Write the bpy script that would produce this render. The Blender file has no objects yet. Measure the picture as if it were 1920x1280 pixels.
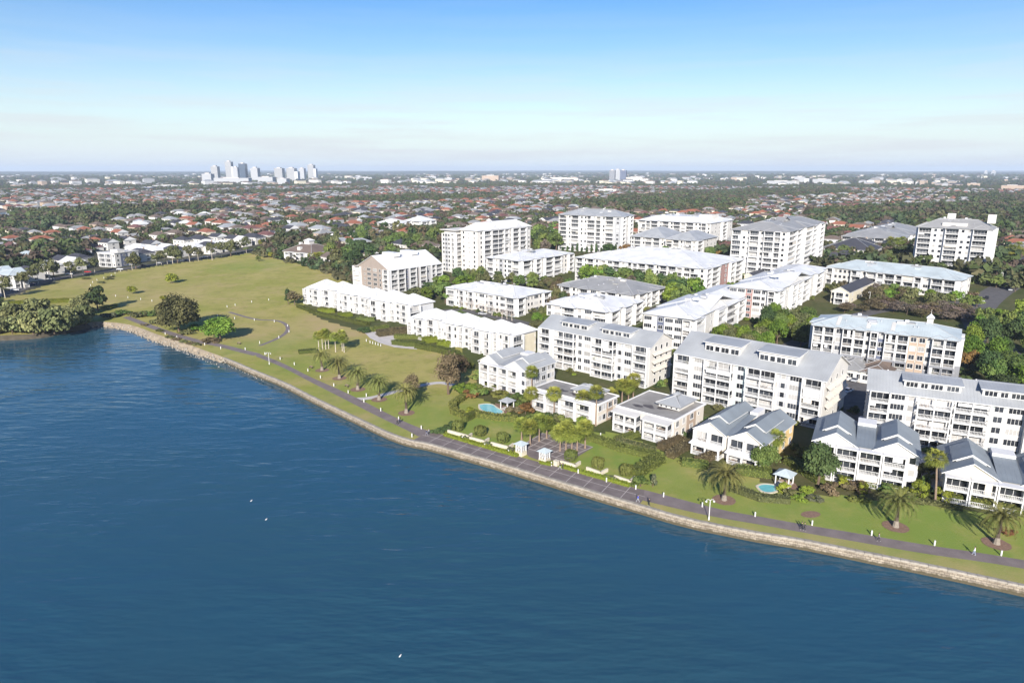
import bpy, bmesh, math, random
import numpy as np
from mathutils import Vector, Matrix

R = math.radians
scene = bpy.context.scene
col = scene.collection

# ------------------------------------------------------------------ camera
CAM_H = 70.0
PITCH = math.atan(0.25)
CP, SP = math.cos(PITCH), math.sin(PITCH)
cam_data = bpy.data.cameras.new('camera')
cam_data.lens = 24.0
cam_data.sensor_width = 36.0
cam_data.clip_start = 1.0
cam_data.clip_end = 90000.0
cam = bpy.data.objects.new('camera', cam_data)
col.objects.link(cam)
cam.location = (0, 0, CAM_H)
cam.rotation_euler = (math.pi / 2 - PITCH, 0, 0)
scene.camera = cam

# ------------------------------------------------------------------ sky and sun
HAZE = 7.5e-5
SUN_EL, SUN_AZ = 25.0, 186.3            # degrees, azimuth clockwise from +Y
world = bpy.data.worlds.new('World')
scene.world = world
world.use_nodes = True
wt = world.node_tree
wt.nodes.clear()
w_out = wt.nodes.new('ShaderNodeOutputWorld')
w_bg = wt.nodes.new('ShaderNodeBackground')
w_sky = wt.nodes.new('ShaderNodeTexSky')
w_sky.sky_type = 'NISHITA'
w_sky.sun_disc = False
w_sky.sun_elevation = R(SUN_EL)
w_sky.sun_rotation = R(SUN_AZ)
w_sky.altitude = 60
w_sky.air_density = 1.0
w_sky.dust_density = 0.6
w_sky.ozone_density = 2.0
w_bg.inputs['Strength'].default_value = 0.062
# thin streaks of cirrus low over the horizon
w_tc = wt.nodes.new('ShaderNodeTexCoord')
w_map = wt.nodes.new('ShaderNodeMapping')
w_map.inputs['Scale'].default_value = (2.2, 2.2, 34.0)
w_noise = wt.nodes.new('ShaderNodeTexNoise')
w_noise.inputs['Scale'].default_value = 1.7
w_noise.inputs['Detail'].default_value = 7
w_noise.inputs['Roughness'].default_value = 0.6
w_ramp = wt.nodes.new('ShaderNodeValToRGB')
w_ramp.color_ramp.elements[0].position = 0.44
w_ramp.color_ramp.elements[1].position = 0.62
w_sep = wt.nodes.new('ShaderNodeSeparateXYZ')
w_band = wt.nodes.new('ShaderNodeMapRange')
w_band.inputs['From Min'].default_value = 0.0
w_band.inputs['From Max'].default_value = 0.16
w_band.inputs['To Min'].default_value = 0.85
w_band.inputs['To Max'].default_value = 0.05
w_mul = wt.nodes.new('ShaderNodeMath'); w_mul.operation = 'MULTIPLY'
w_mix = wt.nodes.new('ShaderNodeMixRGB')
w_mix.inputs['Color2'].default_value = (6.3, 6.6, 6.85, 1)
w_hsv = wt.nodes.new('ShaderNodeHueSaturation')
w_hsv.inputs['Saturation'].default_value = 1.5
w_hsv.inputs['Value'].default_value = 1.2
w_hsv.inputs['Hue'].default_value = 0.513
L = wt.links.new
L(w_tc.outputs['Generated'], w_map.inputs['Vector'])
L(w_map.outputs['Vector'], w_noise.inputs['Vector'])
L(w_noise.outputs['Fac'], w_ramp.inputs['Fac'])
L(w_tc.outputs['Generated'], w_sep.inputs['Vector'])
L(w_sep.outputs['Z'], w_band.inputs['Value'])
L(w_ramp.outputs['Color'], w_mul.inputs[0])
L(w_band.outputs['Result'], w_mul.inputs[1])
L(w_sky.outputs['Color'], w_hsv.inputs['Color'])
L(w_mul.outputs['Value'], w_mix.inputs['Fac'])
# the pale blue white air low over the horizon, the same all the way round
w_hz = wt.nodes.new('ShaderNodeValToRGB')
w_e = w_hz.color_ramp.elements
w_e[0].position = 0.0; w_e[0].color = (.95, .95, .95, 1)
w_e[1].position = 0.55; w_e[1].color = (0, 0, 0, 1)
for p_, f_ in ((0.03, .76), (0.085, .42), (0.15, .18), (0.22, .07), (0.34, .02)):
    e_ = w_e.new(p_); e_.color = (f_, f_, f_, 1)
w_pale = wt.nodes.new('ShaderNodeMixRGB'); w_pale.inputs['Color2'].default_value = (6.6, 7.35, 8.1, 1)
L(w_sep.outputs['Z'], w_hz.inputs['Fac']); L(w_hz.outputs['Color'], w_pale.inputs['Fac'])
L(w_hsv.outputs['Color'], w_pale.inputs['Color1']); L(w_pale.outputs['Color'], w_mix.inputs['Color1'])
L(w_mix.outputs['Color'], w_bg.inputs['Color'])
L(w_bg.outputs['Background'], w_out.inputs['Surface'])

sun_data = bpy.data.lights.new('sun', 'SUN')
sun_data.energy = 4.6
sun_data.angle = R(0.5)
sun_data.color = (1.0, 0.945, 0.86)
sun = bpy.data.objects.new('sun', sun_data)
col.objects.link(sun)
sun.location = (-60, -300, 300)
_sd = Vector((-math.sin(R(SUN_AZ)) * math.cos(R(SUN_EL)), -math.cos(R(SUN_AZ)) * math.cos(R(SUN_EL)), -math.sin(R(SUN_EL))))
sun.rotation_euler = _sd.to_track_quat('-Z', 'Y').to_euler()

vs = scene.view_settings
vs.view_transform = 'Standard'
vs.look = 'None'
vs.exposure = 1.0
vs.gamma = 1.0
vs.use_curve_mapping = False
scene.cycles.use_denoising = True
scene.cycles.max_bounces = 6
scene.cycles.diffuse_bounces = 2
scene.cycles.glossy_bounces = 2
scene.cycles.transmission_bounces = 2
scene.cycles.volume_bounces = 0
scene.cycles.caustics_reflective = False
scene.cycles.caustics_refractive = False

# ------------------------------------------------------------------ helpers
def sstep(a, b, x):
    t = min(1.0, max(0.0, (x - a) / (b - a)))
    return t * t * (3 - 2 * t)

def terrain(x, y):
    """gentle rise from the sea wall to the suburbs behind"""
    return 9.0 * sstep(150, 480, 0.65 * x + 0.76 * y)

def at(px, py, dz=0.0):
    """where the sight line through a pixel of the 1920x1280 photograph meets the ground (or a level dz above it)"""
    u, v = (px - 960) / 1280, (py - 640) / 1280
    dx, dy, d = u, CP - v * SP, SP + v * CP
    z = 0.0
    for _ in range(40):
        t = (CAM_H - z - dz) / d
        x, y = t * dx, t * dy
        z = 0.5 * z + 0.5 * terrain(x, y)
    return Vector((x, y, z))

def flat(px, py, z):
    u, v = (px - 960) / 1280, (py - 640) / 1280
    t = (CAM_H - z) / (SP + v * CP)
    return Vector((t * u, t * (CP - v * SP), z))

def proj(p):
    y, z = p[1], p[2] - CAM_H
    dep = y * CP - z * SP
    up = y * SP + z * CP
    return 960 + 1280 * p[0] / dep, 640 - 1280 * up / dep

def tag(o, label=None, cat=None, group=None, kind=None):
    if label: o['label'] = label
    if cat: o['category'] = cat
    if group: o['group'] = group
    if kind: o['kind'] = kind
    return o

def new(name, data, parent=None, loc=None, rz=0.0, scale=None):
    o = bpy.data.objects.new(name, data)
    col.objects.link(o)
    if parent is not None: o.parent = parent
    if loc is not None: o.location = loc
    if rz: o.rotation_euler = (0, 0, rz)
    if scale is not None: o.scale = scale
    return o

ORD = ['first', 'second', 'third', 'fourth', 'fifth', 'sixth', 'seventh', 'eighth', 'ninth', 'tenth', 'eleventh', 'twelfth', 'thirteenth', 'fourteenth', 'fifteenth', 'sixteenth', 'seventeenth', 'eighteenth', 'nineteenth', 'twentieth', 'twenty first', 'twenty second', 'twenty third', 'twenty fourth']
class MB:
    """collects faces, then becomes ONE mesh"""
    def __init__(self):
        self.v, self.f, self.m, self.uv = [], [], [], []
    def poly(self, pts, m=0, uv=None):
        b = len(self.v)
        self.v += [tuple(p) for p in pts]
        self.f.append(tuple(range(b, b + len(pts))))
        self.m.append(m)
        self.uv.append(uv or [(0, 0)] * len(pts))
        return self
    def box(self, x0, x1, y0, y1, z0, z1, m=0, skip=''):
        p = [(x0, y0, z0), (x1, y0, z0), (x1, y1, z0), (x0, y1, z0), (x0, y0, z1), (x1, y0, z1), (x1, y1, z1), (x0, y1, z1)]
        for k, q in (('b', (0, 3, 2, 1)), ('t', (4, 5, 6, 7)), ('f', (0, 1, 5, 4)), ('r', (1, 2, 6, 5)), ('k', (2, 3, 7, 6)), ('l', (3, 0, 4, 7))):
            if k not in skip: self.poly([p[i] for i in q], m)
        return self
    def tube(self, pts, radii, n=6, m=0, cap=True):
        rings = []
        for i, p in enumerate(pts):
            p = Vector(p)
            d = (Vector(pts[min(i + 1, len(pts) - 1)]) - Vector(pts[max(i - 1, 0)])).normalized()
            a = d.orthogonal().normalized() if abs(d.z) < 0.98 else Vector((1, 0, 0))
            b = d.cross(a).normalized(); a = b.cross(d)
            rings.append([p + (a * math.cos(2 * math.pi * k / n) + b * math.sin(2 * math.pi * k / n)) * radii[i] for k in range(n)])
        for i in range(len(pts) - 1):
            for k in range(n):
                self.poly([rings[i][k], rings[i][(k + 1) % n], rings[i + 1][(k + 1) % n], rings[i + 1][k]], m)
        if cap: self.poly(rings[-1], m)
        return self
    def mesh(self, name, mats, smooth=False):
        me = bpy.data.meshes.new(name)
        me.from_pydata(self.v, [], self.f)
        for mt in (mats if isinstance(mats, (list, tuple)) else [mats]): me.materials.append(mt)
        me.polygons.foreach_set('material_index', self.m)
        if smooth: me.polygons.foreach_set('use_smooth', [True] * len(self.f))
        uvl = me.uv_layers.new(name='UVMap')
        uvl.data.foreach_set('uv', [c for q in self.uv for p in q for c in p])
        me.update()
        return me
    def obj(self, name, mats, parent=None, loc=None, rz=0.0, smooth=False):
        return new(name, self.mesh(name, mats, smooth), parent, loc, rz)

CACHE = {}
def cached(key, fn):
    if key not in CACHE: CACHE[key] = fn()
    return CACHE[key]

# ------------------------------------------------------------------ materials
def nodes_of(m):
    m.use_nodes = True
    return m.node_tree, m.node_tree.nodes, m.node_tree.links, m.node_tree.nodes['Principled BSDF']

def mat(name, c, rough=0.7, vary=0.12, scale=0.6, bump=0.0, bscale=8.0, spec=0.3, rand=0.0, metal=0.0):
    m = bpy.data.materials.new(name)
    t, n, l, b = nodes_of(m)
    b.inputs['Roughness'].default_value = rough
    b.inputs['Metallic'].default_value = metal
    b.inputs['Specular IOR Level'].default_value = spec
    tc = n.new('ShaderNodeTexCoord')
    nz = n.new('ShaderNodeTexNoise'); nz.inputs['Scale'].default_value = scale; nz.inputs['Detail'].default_value = 5
    l.new(tc.outputs['Object'], nz.inputs['Vector'])
    mr = n.new('ShaderNodeMapRange')
    mr.inputs['From Min'].default_value = 0.3; mr.inputs['From Max'].default_value = 0.7
    mr.inputs['To Min'].default_value = 1 - vary; mr.inputs['To Max'].default_value = 1 + vary
    l.new(nz.outputs['Fac'], mr.inputs['Value'])
    h = n.new('ShaderNodeHueSaturation'); h.inputs['Color'].default_value = (*c, 1)
    if rand:
        oi = n.new('ShaderNodeObjectInfo')
        mr2 = n.new('ShaderNodeMapRange'); mr2.inputs['To Min'].default_value = 1 - rand; mr2.inputs['To Max'].default_value = 1 + rand
        l.new(oi.outputs['Random'], mr2.inputs['Value'])
        mm = n.new('ShaderNodeMath'); mm.operation = 'MULTIPLY'
        l.new(mr.outputs['Result'], mm.inputs[0]); l.new(mr2.outputs['Result'], mm.inputs[1])
        l.new(mm.outputs['Value'], h.inputs['Value'])
    else:
        l.new(mr.outputs['Result'], h.inputs['Value'])
    l.new(h.outputs['Color'], b.inputs['Base Color'])
    if bump:
        nb = n.new('ShaderNodeTexNoise'); nb.inputs['Scale'].default_value = bscale; nb.inputs['Detail'].default_value = 4
        l.new(tc.outputs['Object'], nb.inputs['Vector'])
        bp = n.new('ShaderNodeBump'); bp.inputs['Strength'].default_value = bump; bp.inputs['Distance'].default_value = 0.1
        l.new(nb.outputs['Fac'], bp.inputs['Height']); l.new(bp.outputs['Normal'], b.inputs['Normal'])
    return m

def roof_mat(name, c, rough=0.45, seam=0.75, tile=False):
    """metal sheet with standing seams running down the slope (UV is in metres)"""
    m = mat(name, c, rough, 0.13, 0.18, spec=0.4)
    t, n, l, b = nodes_of(m)
    uv = n.new('ShaderNodeUVMap')
    sp = n.new('ShaderNodeSeparateXYZ'); l.new(uv.outputs['UV'], sp.inputs['Vector'])
    dv = n.new('ShaderNodeMath'); dv.operation = 'DIVIDE'; dv.inputs[1].default_value = seam
    l.new(sp.outputs['Y' if tile else 'X'], dv.inputs[0])
    fr = n.new('ShaderNodeMath'); fr.operation = 'FRACT'; l.new(dv.outputs[0], fr.inputs[0])
    lt = n.new('ShaderNodeMath'); lt.operation = 'LESS_THAN'; lt.inputs[1].default_value = 0.16; l.new(fr.outputs[0], lt.inputs[0])
    bp = n.new('ShaderNodeBump'); bp.inputs['Strength'].default_value = 0.7; bp.inputs['Distance'].default_value = 0.05
    l.new(lt.outputs[0], bp.inputs['Height']); l.new(bp.outputs['Normal'], b.inputs['Normal'])
    return m

def leaf_mat(name, c, c2=None, rand=0.25, hue=0.02):
    m = bpy.data.materials.new(name)
    t, n, l, b = nodes_of(m)
    b.inputs['Roughness'].default_value = 0.75
    b.inputs['Specular IOR Level'].default_value = 0.15
    a = n.new('ShaderNodeAttribute'); a.attribute_name = 'tint'
    mx = n.new('ShaderNodeMixRGB')
    mx.inputs['Color1'].default_value = (*c, 1)
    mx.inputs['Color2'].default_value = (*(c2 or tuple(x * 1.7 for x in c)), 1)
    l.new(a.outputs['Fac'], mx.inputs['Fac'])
    oi = n.new('ShaderNodeObjectInfo')
    mr = n.new('ShaderNodeMapRange'); mr.inputs['To Min'].default_value = 1 - rand; mr.inputs['To Max'].default_value = 1 + rand
    l.new(oi.outputs['Random'], mr.inputs['Value'])
    ml = n.new('ShaderNodeMath'); ml.operation = 'MULTIPLY'; ml.inputs[1].default_value = 7.31
    fr = n.new('ShaderNodeMath'); fr.operation = 'FRACT'
    l.new(oi.outputs['Random'], ml.inputs[0]); l.new(ml.outputs[0], fr.inputs[0])
    mh = n.new('ShaderNodeMapRange'); mh.inputs['To Min'].default_value = 0.5 - hue; mh.inputs['To Max'].default_value = 0.5 + hue
    l.new(fr.outputs[0], mh.inputs['Value'])
    h = n.new('ShaderNodeHueSaturation')
    l.new(mx.outputs['Color'], h.inputs['Color']); l.new(mr.outputs['Result'], h.inputs['Value']); l.new(mh.outputs['Result'], h.inputs['Hue'])
    l.new(h.outputs['Color'], b.inputs['Base Color'])
    return m

M = {
    'white': mat('white_render', (0.545, 0.525, 0.495), 0.8, 0.09, 0.22, rand=0.02),
    'warm': mat('warm_white_render', (0.56, 0.515, 0.455), 0.8, 0.05, 0.35),
    'cream': mat('cream_render', (0.56, 0.51, 0.40), 0.8, 0.06, 0.4),
    'ochre': mat('ochre_render', (0.62, 0.45, 0.22), 0.8, 0.08, 0.4),
    'pale_green': mat('pale_green_render', (0.42, 0.49, 0.475), 0.8, 0.05, 0.4),
    'tan': mat('tan_render', (0.36, 0.28, 0.22), 0.8, 0.07, 0.4),
    'taupe': mat('taupe_render', (0.27, 0.225, 0.195), 0.8, 0.07, 0.4),
    'grey': mat('grey_render', (0.33, 0.335, 0.35), 0.8, 0.07, 0.4),
    'mid_grey': mat('mid_grey_render', (0.20, 0.205, 0.225), 0.8, 0.07, 0.4),
    'light_grey': mat('light_grey_render', (0.52, 0.52, 0.53), 0.8, 0.07, 0.4),
    'blue_grey': mat('blue_grey_render', (0.10, 0.115, 0.17), 0.8, 0.07, 0.4),
    'pink': mat('dusty_pink_render', (0.30, 0.18, 0.165), 0.8, 0.07, 0.4),
    'trim': mat('white_trim_paint', (0.60, 0.595, 0.59), 0.6, 0.03, 1.0),
    'rail': mat('white_railing_paint', (0.58, 0.575, 0.57), 0.6, 0.03, 1.0),
    'gutter': mat('plain_grey_metal', (0.24, 0.245, 0.255), 0.6, 0.05, 2.0),  # plain dark grey for roof edges, undersides and well boxes
    'cap': mat('roof_ridge_capping', (0.42, 0.42, 0.425), 0.6, 0.05, 2.0),
    'louvre': mat('grey_shutter_paint', (0.36, 0.37, 0.40), 0.7, 0.05, 2.0),
    'roof_white': roof_mat('white_metal_roof', (0.62, 0.618, 0.612), 0.5),
    'roof_pale': roof_mat('pale_blue_metal_roof', (0.40, 0.45, 0.465), 0.5),
    'roof_grey': roof_mat('grey_metal_roof', (0.30, 0.31, 0.32), 0.5),
    'roof_slate': roof_mat('slate_blue_metal_roof', (0.19, 0.215, 0.235), 0.5),
    'roof_mid': roof_mat('mid_grey_metal_roof', (0.255, 0.253, 0.25), 0.55),
    'roof_dark': roof_mat('charcoal_tile_roof', (0.05, 0.05, 0.06), 0.7, 0.35, True),
    'roof_brown': roof_mat('brown_tile_roof', (0.14, 0.105, 0.085), 0.75, 0.35, True),
    'roof_red': roof_mat('terracotta_tile_roof', (0.25, 0.095, 0.055), 0.8, 0.35, True),
    'roof_maroon': roof_mat('maroon_tile_roof', (0.14, 0.062, 0.055), 0.8, 0.35, True),
    'membrane': mat('flat_roof_membrane', (0.26, 0.245, 0.225), 0.85, 0.2, 0.25),
    'bitumen': mat('dark_bitumen_patch', (0.085, 0.075, 0.075), 0.7, 0.2, 0.8),
    'gravel': mat('grey_concrete', (0.38, 0.37, 0.355), 0.9, 0.15, 0.6, 0.3, 6),
    'trunk': mat('brown_bark', (0.12, 0.085, 0.06), 0.9, 0.25, 3.0, 0.5, 12),
    'pale_trunk': mat('pale_smooth_bark', (0.45, 0.40, 0.34), 0.85, 0.25, 2.0),
    'palm_trunk': mat('ringed_palm_bark', (0.085, 0.065, 0.05), 0.95, 0.3, 4.0, 0.8, 14),
    'palm_base': mat('grey_palm_root', (0.21, 0.18, 0.15), 0.95, 0.2, 3.0),
    'mulch': mat('red_brown_mulch', (0.20, 0.125, 0.09), 1.0, 0.25, 2.0, 0.6, 14),
    'stone': mat('pale_sandstone', (0.285, 0.255, 0.215), 0.95, 0.28, 0.9, 0.8, 9, rand=0.14),
    'mud': mat('dark_tidal_mud', (0.07, 0.06, 0.045), 1.0, 0.22, 0.35, 0.4, 3),
    'sand': mat('pale_sand', (0.25, 0.205, 0.15), 1.0, 0.22, 0.35, 0.4, 3),
    'cream_wall': mat('cream_garden_wall', (0.52, 0.47, 0.37), 0.9, 0.1, 1.2),
    'paint_line': mat('pale_paving_band', (0.34, 0.30, 0.285), 0.9, 0.12, 2.0),
    'asphalt': mat('road_asphalt', (0.095, 0.09, 0.09), 0.95, 0.2, 0.5, 0.2, 30),
    'path': mat('mauve_brown_asphalt', (0.170, 0.140, 0.135), 0.95, 0.16, 0.35, 0.3, 30),
    'plaza': mat('grey_brown_paving', (0.155, 0.128, 0.122), 0.95, 0.22, 0.4, 0.3, 30),
    'concrete': mat('pale_concrete', (0.45, 0.42, 0.40), 0.95, 0.12, 0.4),
    'black_metal': mat('black_metal', (0.03, 0.03, 0.032), 0.5, 0.1, 3),
    'timber': mat('grey_brown_timber', (0.22, 0.16, 0.12), 0.9, 0.2, 3),
    'orange': mat('orange_brick', (0.45, 0.26, 0.14), 0.9, 0.1, 0.1),
}
def glass_mat(name, c, rough=0.06, rand=0.6):
    m = mat(name, c, rough, 0.3, 0.5, spec=0.6, rand=rand)
    return m
M['glass'] = glass_mat('dark_window_glass', (0.030, 0.034, 0.042))
M['glass_blue'] = glass_mat('blue_window_glass', (0.06, 0.085, 0.13))
M['blind'] = mat('drawn_blind_behind_glass', (0.34, 0.33, 0.32), 0.3, 0.1, 2, spec=0.6, rand=0.3)
LEAF = {
    'green': leaf_mat('leaf_green', (0.048, 0.080, 0.020), (0.130, 0.165, 0.042)),
    'dark': leaf_mat('leaf_dark_green', (0.024, 0.046, 0.016), (0.066, 0.100, 0.034)),
    'olive': leaf_mat('leaf_olive', (0.060, 0.068, 0.026), (0.160, 0.160, 0.066)),
    'grey': leaf_mat('leaf_grey_green', (0.055, 0.066, 0.040), (0.140, 0.150, 0.085)),
    'bright': leaf_mat('leaf_bright_green', (0.055, 0.100, 0.012), (0.140, 0.200, 0.030)),
    'yellow': leaf_mat('leaf_yellow_green', (0.11, 0.125, 0.014), (0.24, 0.235, 0.03)),
    'brown': leaf_mat('leaf_brown', (0.070, 0.056, 0.030), (0.150, 0.118, 0.066)),
    'twig': leaf_mat('pale_bare_twig', (0.20, 0.16, 0.145), (0.34, 0.28, 0.26)),
    'bare': leaf_mat('bare_twig_brown', (0.080, 0.062, 0.050), (0.140, 0.110, 0.088)),
    'rust': leaf_mat('leaf_rust', (0.11, 0.055, 0.022), (0.20, 0.105, 0.04)),
    'palm': leaf_mat('frond_green', (0.070, 0.085, 0.022), (0.190, 0.190, 0.055)),
    'fan': leaf_mat('fan_frond_green', (0.085, 0.110, 0.018), (0.230, 0.235, 0.045)),
    'hedge': leaf_mat('hedge_leaf', (0.066, 0.082, 0.020), (0.150, 0.160, 0.040)),
    'lime': leaf_mat('clipped_lime_leaf', (0.10, 0.125, 0.014), (0.20, 0.225, 0.03)),
    'far_dark': leaf_mat('far_leaf_dark', (0.028, 0.044, 0.020), (0.068, 0.088, 0.040)),
    'far_green': leaf_mat('far_leaf_green', (0.032, 0.050, 0.017), (0.082, 0.102, 0.033)),
    'far_olive': leaf_mat('far_leaf_olive', (0.054, 0.056, 0.026), (0.118, 0.112, 0.054)),
    'far_brown': leaf_mat('far_leaf_brown', (0.058, 0.045, 0.033), (0.110, 0.084, 0.062)),
    'fig': leaf_mat('fig_leaf', (0.045, 0.046, 0.018), (0.130, 0.118, 0.050)),
    'mangrove': leaf_mat('mangrove_leaf', (0.080, 0.092, 0.034), (0.200, 0.205, 0.085)),
    'flower': leaf_mat('magenta_flower', (0.22, 0.02, 0.05), (0.40, 0.07, 0.07)),
}
# ------------------------------------------------------------------ ground materials
def lawn_mat(name, green, dry, bare, spots, lush=()):
    """mown grass: green, sun-dried and worn patches; spots = (x, y, radius, strength) worn places of the park"""
    m = bpy.data.materials.new(name)
    t, n, l, b = nodes_of(m)
    b.inputs['Roughness'].default_value = 0.95
    b.inputs['Specular IOR Level'].default_value = 0.1
    tc = n.new('ShaderNodeTexCoord')
    def noise(s, d=5, r=0.55):
        q = n.new('ShaderNodeTexNoise'); q.inputs['Scale'].default_value = s; q.inputs['Detail'].default_value = d
        q.inputs['Roughness'].default_value = r
        l.new(tc.outputs['Object'], q.inputs['Vector']); return q.outputs['Fac']
    def ramp(src, a, c):
        q = n.new('ShaderNodeMapRange'); q.inputs['From Min'].default_value = a; q.inputs['From Max'].default_value = c
        l.new(src, q.inputs['Value']); return q.outputs['Result']
    def mix(f, c1, c2):
        q = n.new('ShaderNodeMixRGB')
        if isinstance(f, float): q.inputs['Fac'].default_value = f
        else: l.new(f, q.inputs['Fac'])
        for k, c in (('Color1', c1), ('Color2', c2)):
            if isinstance(c, tuple): q.inputs[k].default_value = (*c, 1)
            else: l.new(c, q.inputs[k])
        return q.outputs['Color']
    base = mix(ramp(noise(0.022, 6, 0.6), 0.40, 0.60), green, dry)
    base = mix(ramp(noise(0.13, 7, 0.72), 0.48, 0.72), base, tuple(x * 0.72 for x in green))
    base = mix(ramp(noise(0.06, 7, 0.72), 0.53, 0.72), base, bare)
    base = mix(ramp(noise(0.5, 5, 0.65), 0.52, 0.85), base, bare)
    fac = None
    for (x, y, rad, st) in list(lush):
        vm = n.new('ShaderNodeVectorMath'); vm.operation = 'DISTANCE'; vm.inputs[1].default_value = (x, y, 3.0)
        l.new(tc.outputs['Object'], vm.inputs[0])
        q = n.new('ShaderNodeMapRange'); q.inputs['From Min'].default_value = rad; q.inputs['From Max'].default_value = rad * 0.35; q.inputs['To Max'].default_value = st
        l.new(vm.outputs['Value'], q.inputs['Value'])
        a = n.new('ShaderNodeMath'); a.operation = 'MULTIPLY'; l.new(q.outputs['Result'], a.inputs[0]); l.new(ramp(noise(0.11, 6, 0.7), 0.25, 0.55), a.inputs[1])
        base = mix(a.outputs[0], base, (green[0] * .66, green[1] * .90, green[2] * .8))
    for (x, y, rad, st) in spots:
        vm = n.new('ShaderNodeVectorMath'); vm.operation = 'DISTANCE'; vm.inputs[1].default_value = (x, y, 3.0)
        l.new(tc.outputs['Object'], vm.inputs[0])
        q = n.new('ShaderNodeMapRange'); q.inputs['From Min'].default_value = rad; q.inputs['From Max'].default_value = rad * 0.3
        q.inputs['To Max'].default_value = st
        l.new(vm.outputs['Value'], q.inputs['Value'])
        if fac is None: fac = q.outputs['Result']
        else:
            a = n.new('ShaderNodeMath'); a.operation = 'MAXIMUM'
            l.new(fac, a.inputs[0]); l.new(q.outputs['Result'], a.inputs[1]); fac = a.outputs[0]
    if fac is not None:
        a = n.new('ShaderNodeMath'); a.operation = 'MULTIPLY'
        l.new(fac, a.inputs[0]); l.new(ramp(noise(0.09, 6, 0.7), 0.25, 0.6), a.inputs[1])
        base = mix(a.outputs[0], base, bare)
    l.new(base, b.inputs['Base Color'])
    bp = n.new('ShaderNodeBump'); bp.inputs['Strength'].default_value = 0.5; bp.inputs['Distance'].default_value = 0.15
    l.new(noise(3.0, 4), bp.inputs['Height']); l.new(bp.outputs['Normal'], b.inputs['Normal'])
    return m

def gxy(px, py):
    p = at(px, py); return p.x, p.y
WORN = [(*gxy(620, 610), 26, 0.95), (*gxy(670, 625), 18, 0.9), (*gxy(600, 598), 20, 0.8), (*gxy(300, 545), 60, 0.35), (*gxy(160, 560), 45, 0.4),
        (*gxy(860, 660), 24, 0.35), (*gxy(500, 625), 30, 0.35)] + [(*gxy(*q), 7.5, 0.75) for q in ((1240, 950), (1290, 968), (1340, 978), (1400, 990), (1460, 998), (1520, 1008), (1580, 1019), (1640, 1031), (1700, 1043), (1760, 1056), (1820, 1068), (1890, 1080), (560, 715), (620, 748), (690, 782))]
LUSH = [(*gxy(1600, 965), 32, .9), (*gxy(1800, 1000), 30, .95), (*gxy(1400, 960), 20, .6), (*gxy(930, 805), 24, 1.0), (*gxy(1140, 850), 24, 1.0), (*gxy(470, 498), 40, .45), (*gxy(560, 640), 30, .3), (*gxy(560, 685), 22, .6), (*gxy(650, 740), 22, .6), (*gxy(740, 785), 20, .65), (*gxy(470, 650), 22, .6), (*gxy(820, 770), 22, .6), (*gxy(1250, 910), 18, .6)]
M['lawn'] = lawn_mat('park_lawn', (0.25, 0.25, 0.056), (0.335, 0.288, 0.10), (0.36, 0.275, 0.135), WORN, LUSH)
M['garden'] = lawn_mat('estate_garden', (0.060, 0.075, 0.022), (0.095, 0.090, 0.038), (0.12, 0.10, 0.06), [])
M['suburb'] = lawn_mat('suburb_ground', (0.045, 0.055, 0.026), (0.075, 0.068, 0.045), (0.13, 0.12, 0.11), [])
M['far_land'] = lawn_mat('far_wooded_land', (0.032, 0.045, 0.026), (0.055, 0.056, 0.036), (0.09, 0.085, 0.075), [])

# ------------------------------------------------------------------ shoreline
SHORE_PX = [(-420, 665), (-200, 648), (-60, 636), (0, 628), (60, 627), (110, 618), (160, 607), (175, 602), (225, 605), (255, 611), (300, 629), (350, 644), (390, 659),
            (425, 671), (480, 695), (530, 714), (580, 740), (630, 764), (680, 787), (730, 811), (772, 825), (800, 829), (847, 842), (894, 855), (941, 868),
            (987, 882), (1034, 896), (1094, 914), (1141, 928), (1187, 941), (1220, 951), (1256, 962), (1312, 976), (1369, 987), (1425, 998), (1500, 1009), (1612, 1032),
            (1725, 1054), (1837, 1078), (1920, 1096), (2100, 1134), (2400, 1190)]
SHORE = [flat(x, y, 0.0) for x, y in SHORE_PX]
SHORE = [Vector((-520, 262, 0))] + SHORE + [Vector((230, 62, 0)), Vector((420, -40, 0))]
def smooth_line(pts, it=2):
    for _ in range(it):
        q = [pts[0]]
        for a, b in zip(pts[:-1], pts[1:]):
            q += [a * 0.75 + b * 0.25, a * 0.25 + b * 0.75]
        q.append(pts[-1]); pts = q
    return pts
SHORE_S = smooth_line(SHORE, 2)
sh_th = np.array([math.atan2(p.x, p.y) for p in SHORE_S]); sh_r = np.array([math.hypot(p.x, p.y) for p in SHORE_S])
order = np.argsort(sh_th)
sh_th, sh_r = sh_th[order], sh_r[order]

def in_poly(x, y, poly):
    c = False; j = len(poly) - 1
    for i in range(len(poly)):
        xi, yi = poly[i][0], poly[i][1]; xj, yj = poly[j][0], poly[j][1]
        if (yi > y) != (yj > y) and x < (xj - xi) * (y - yi) / (yj - yi) + xi: c = not c
        j = i
    return c
PARK = [gxy(*p) for p in [(-500, 640), (-200, 600), (0, 562), (110, 527), (220, 509), (330, 494), (470, 475), (560, 496), (640, 520), (655, 540), (560, 575), (600, 600),
        (690, 628), (785, 655), (860, 655), (890, 700), (893, 745), (1000, 800), (1160, 815), (1300, 870), (1500, 925), (1760, 950), (1920, 975), (2500, 1060)]] + [(230, 40), (0, 20), (-400, 200)]
ths = np.radians(np.concatenate([np.arange(-62, -40, 1.0), np.arange(-40, 40, 0.3), np.arange(40, 63, 1.0)]))
offs = [0.0]
while offs[-1] < 26000:
    o = offs[-1]
    offs.append(o + (2.0 if o < 60 else 3.5 if o < 330 else 8 if o < 520 else max(20, o * 0.06)))
nt, nr = len(ths), len(offs)
Rb = np.interp(ths, sh_th, sh_r)
verts, faces, fm = [], [], []
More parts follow.
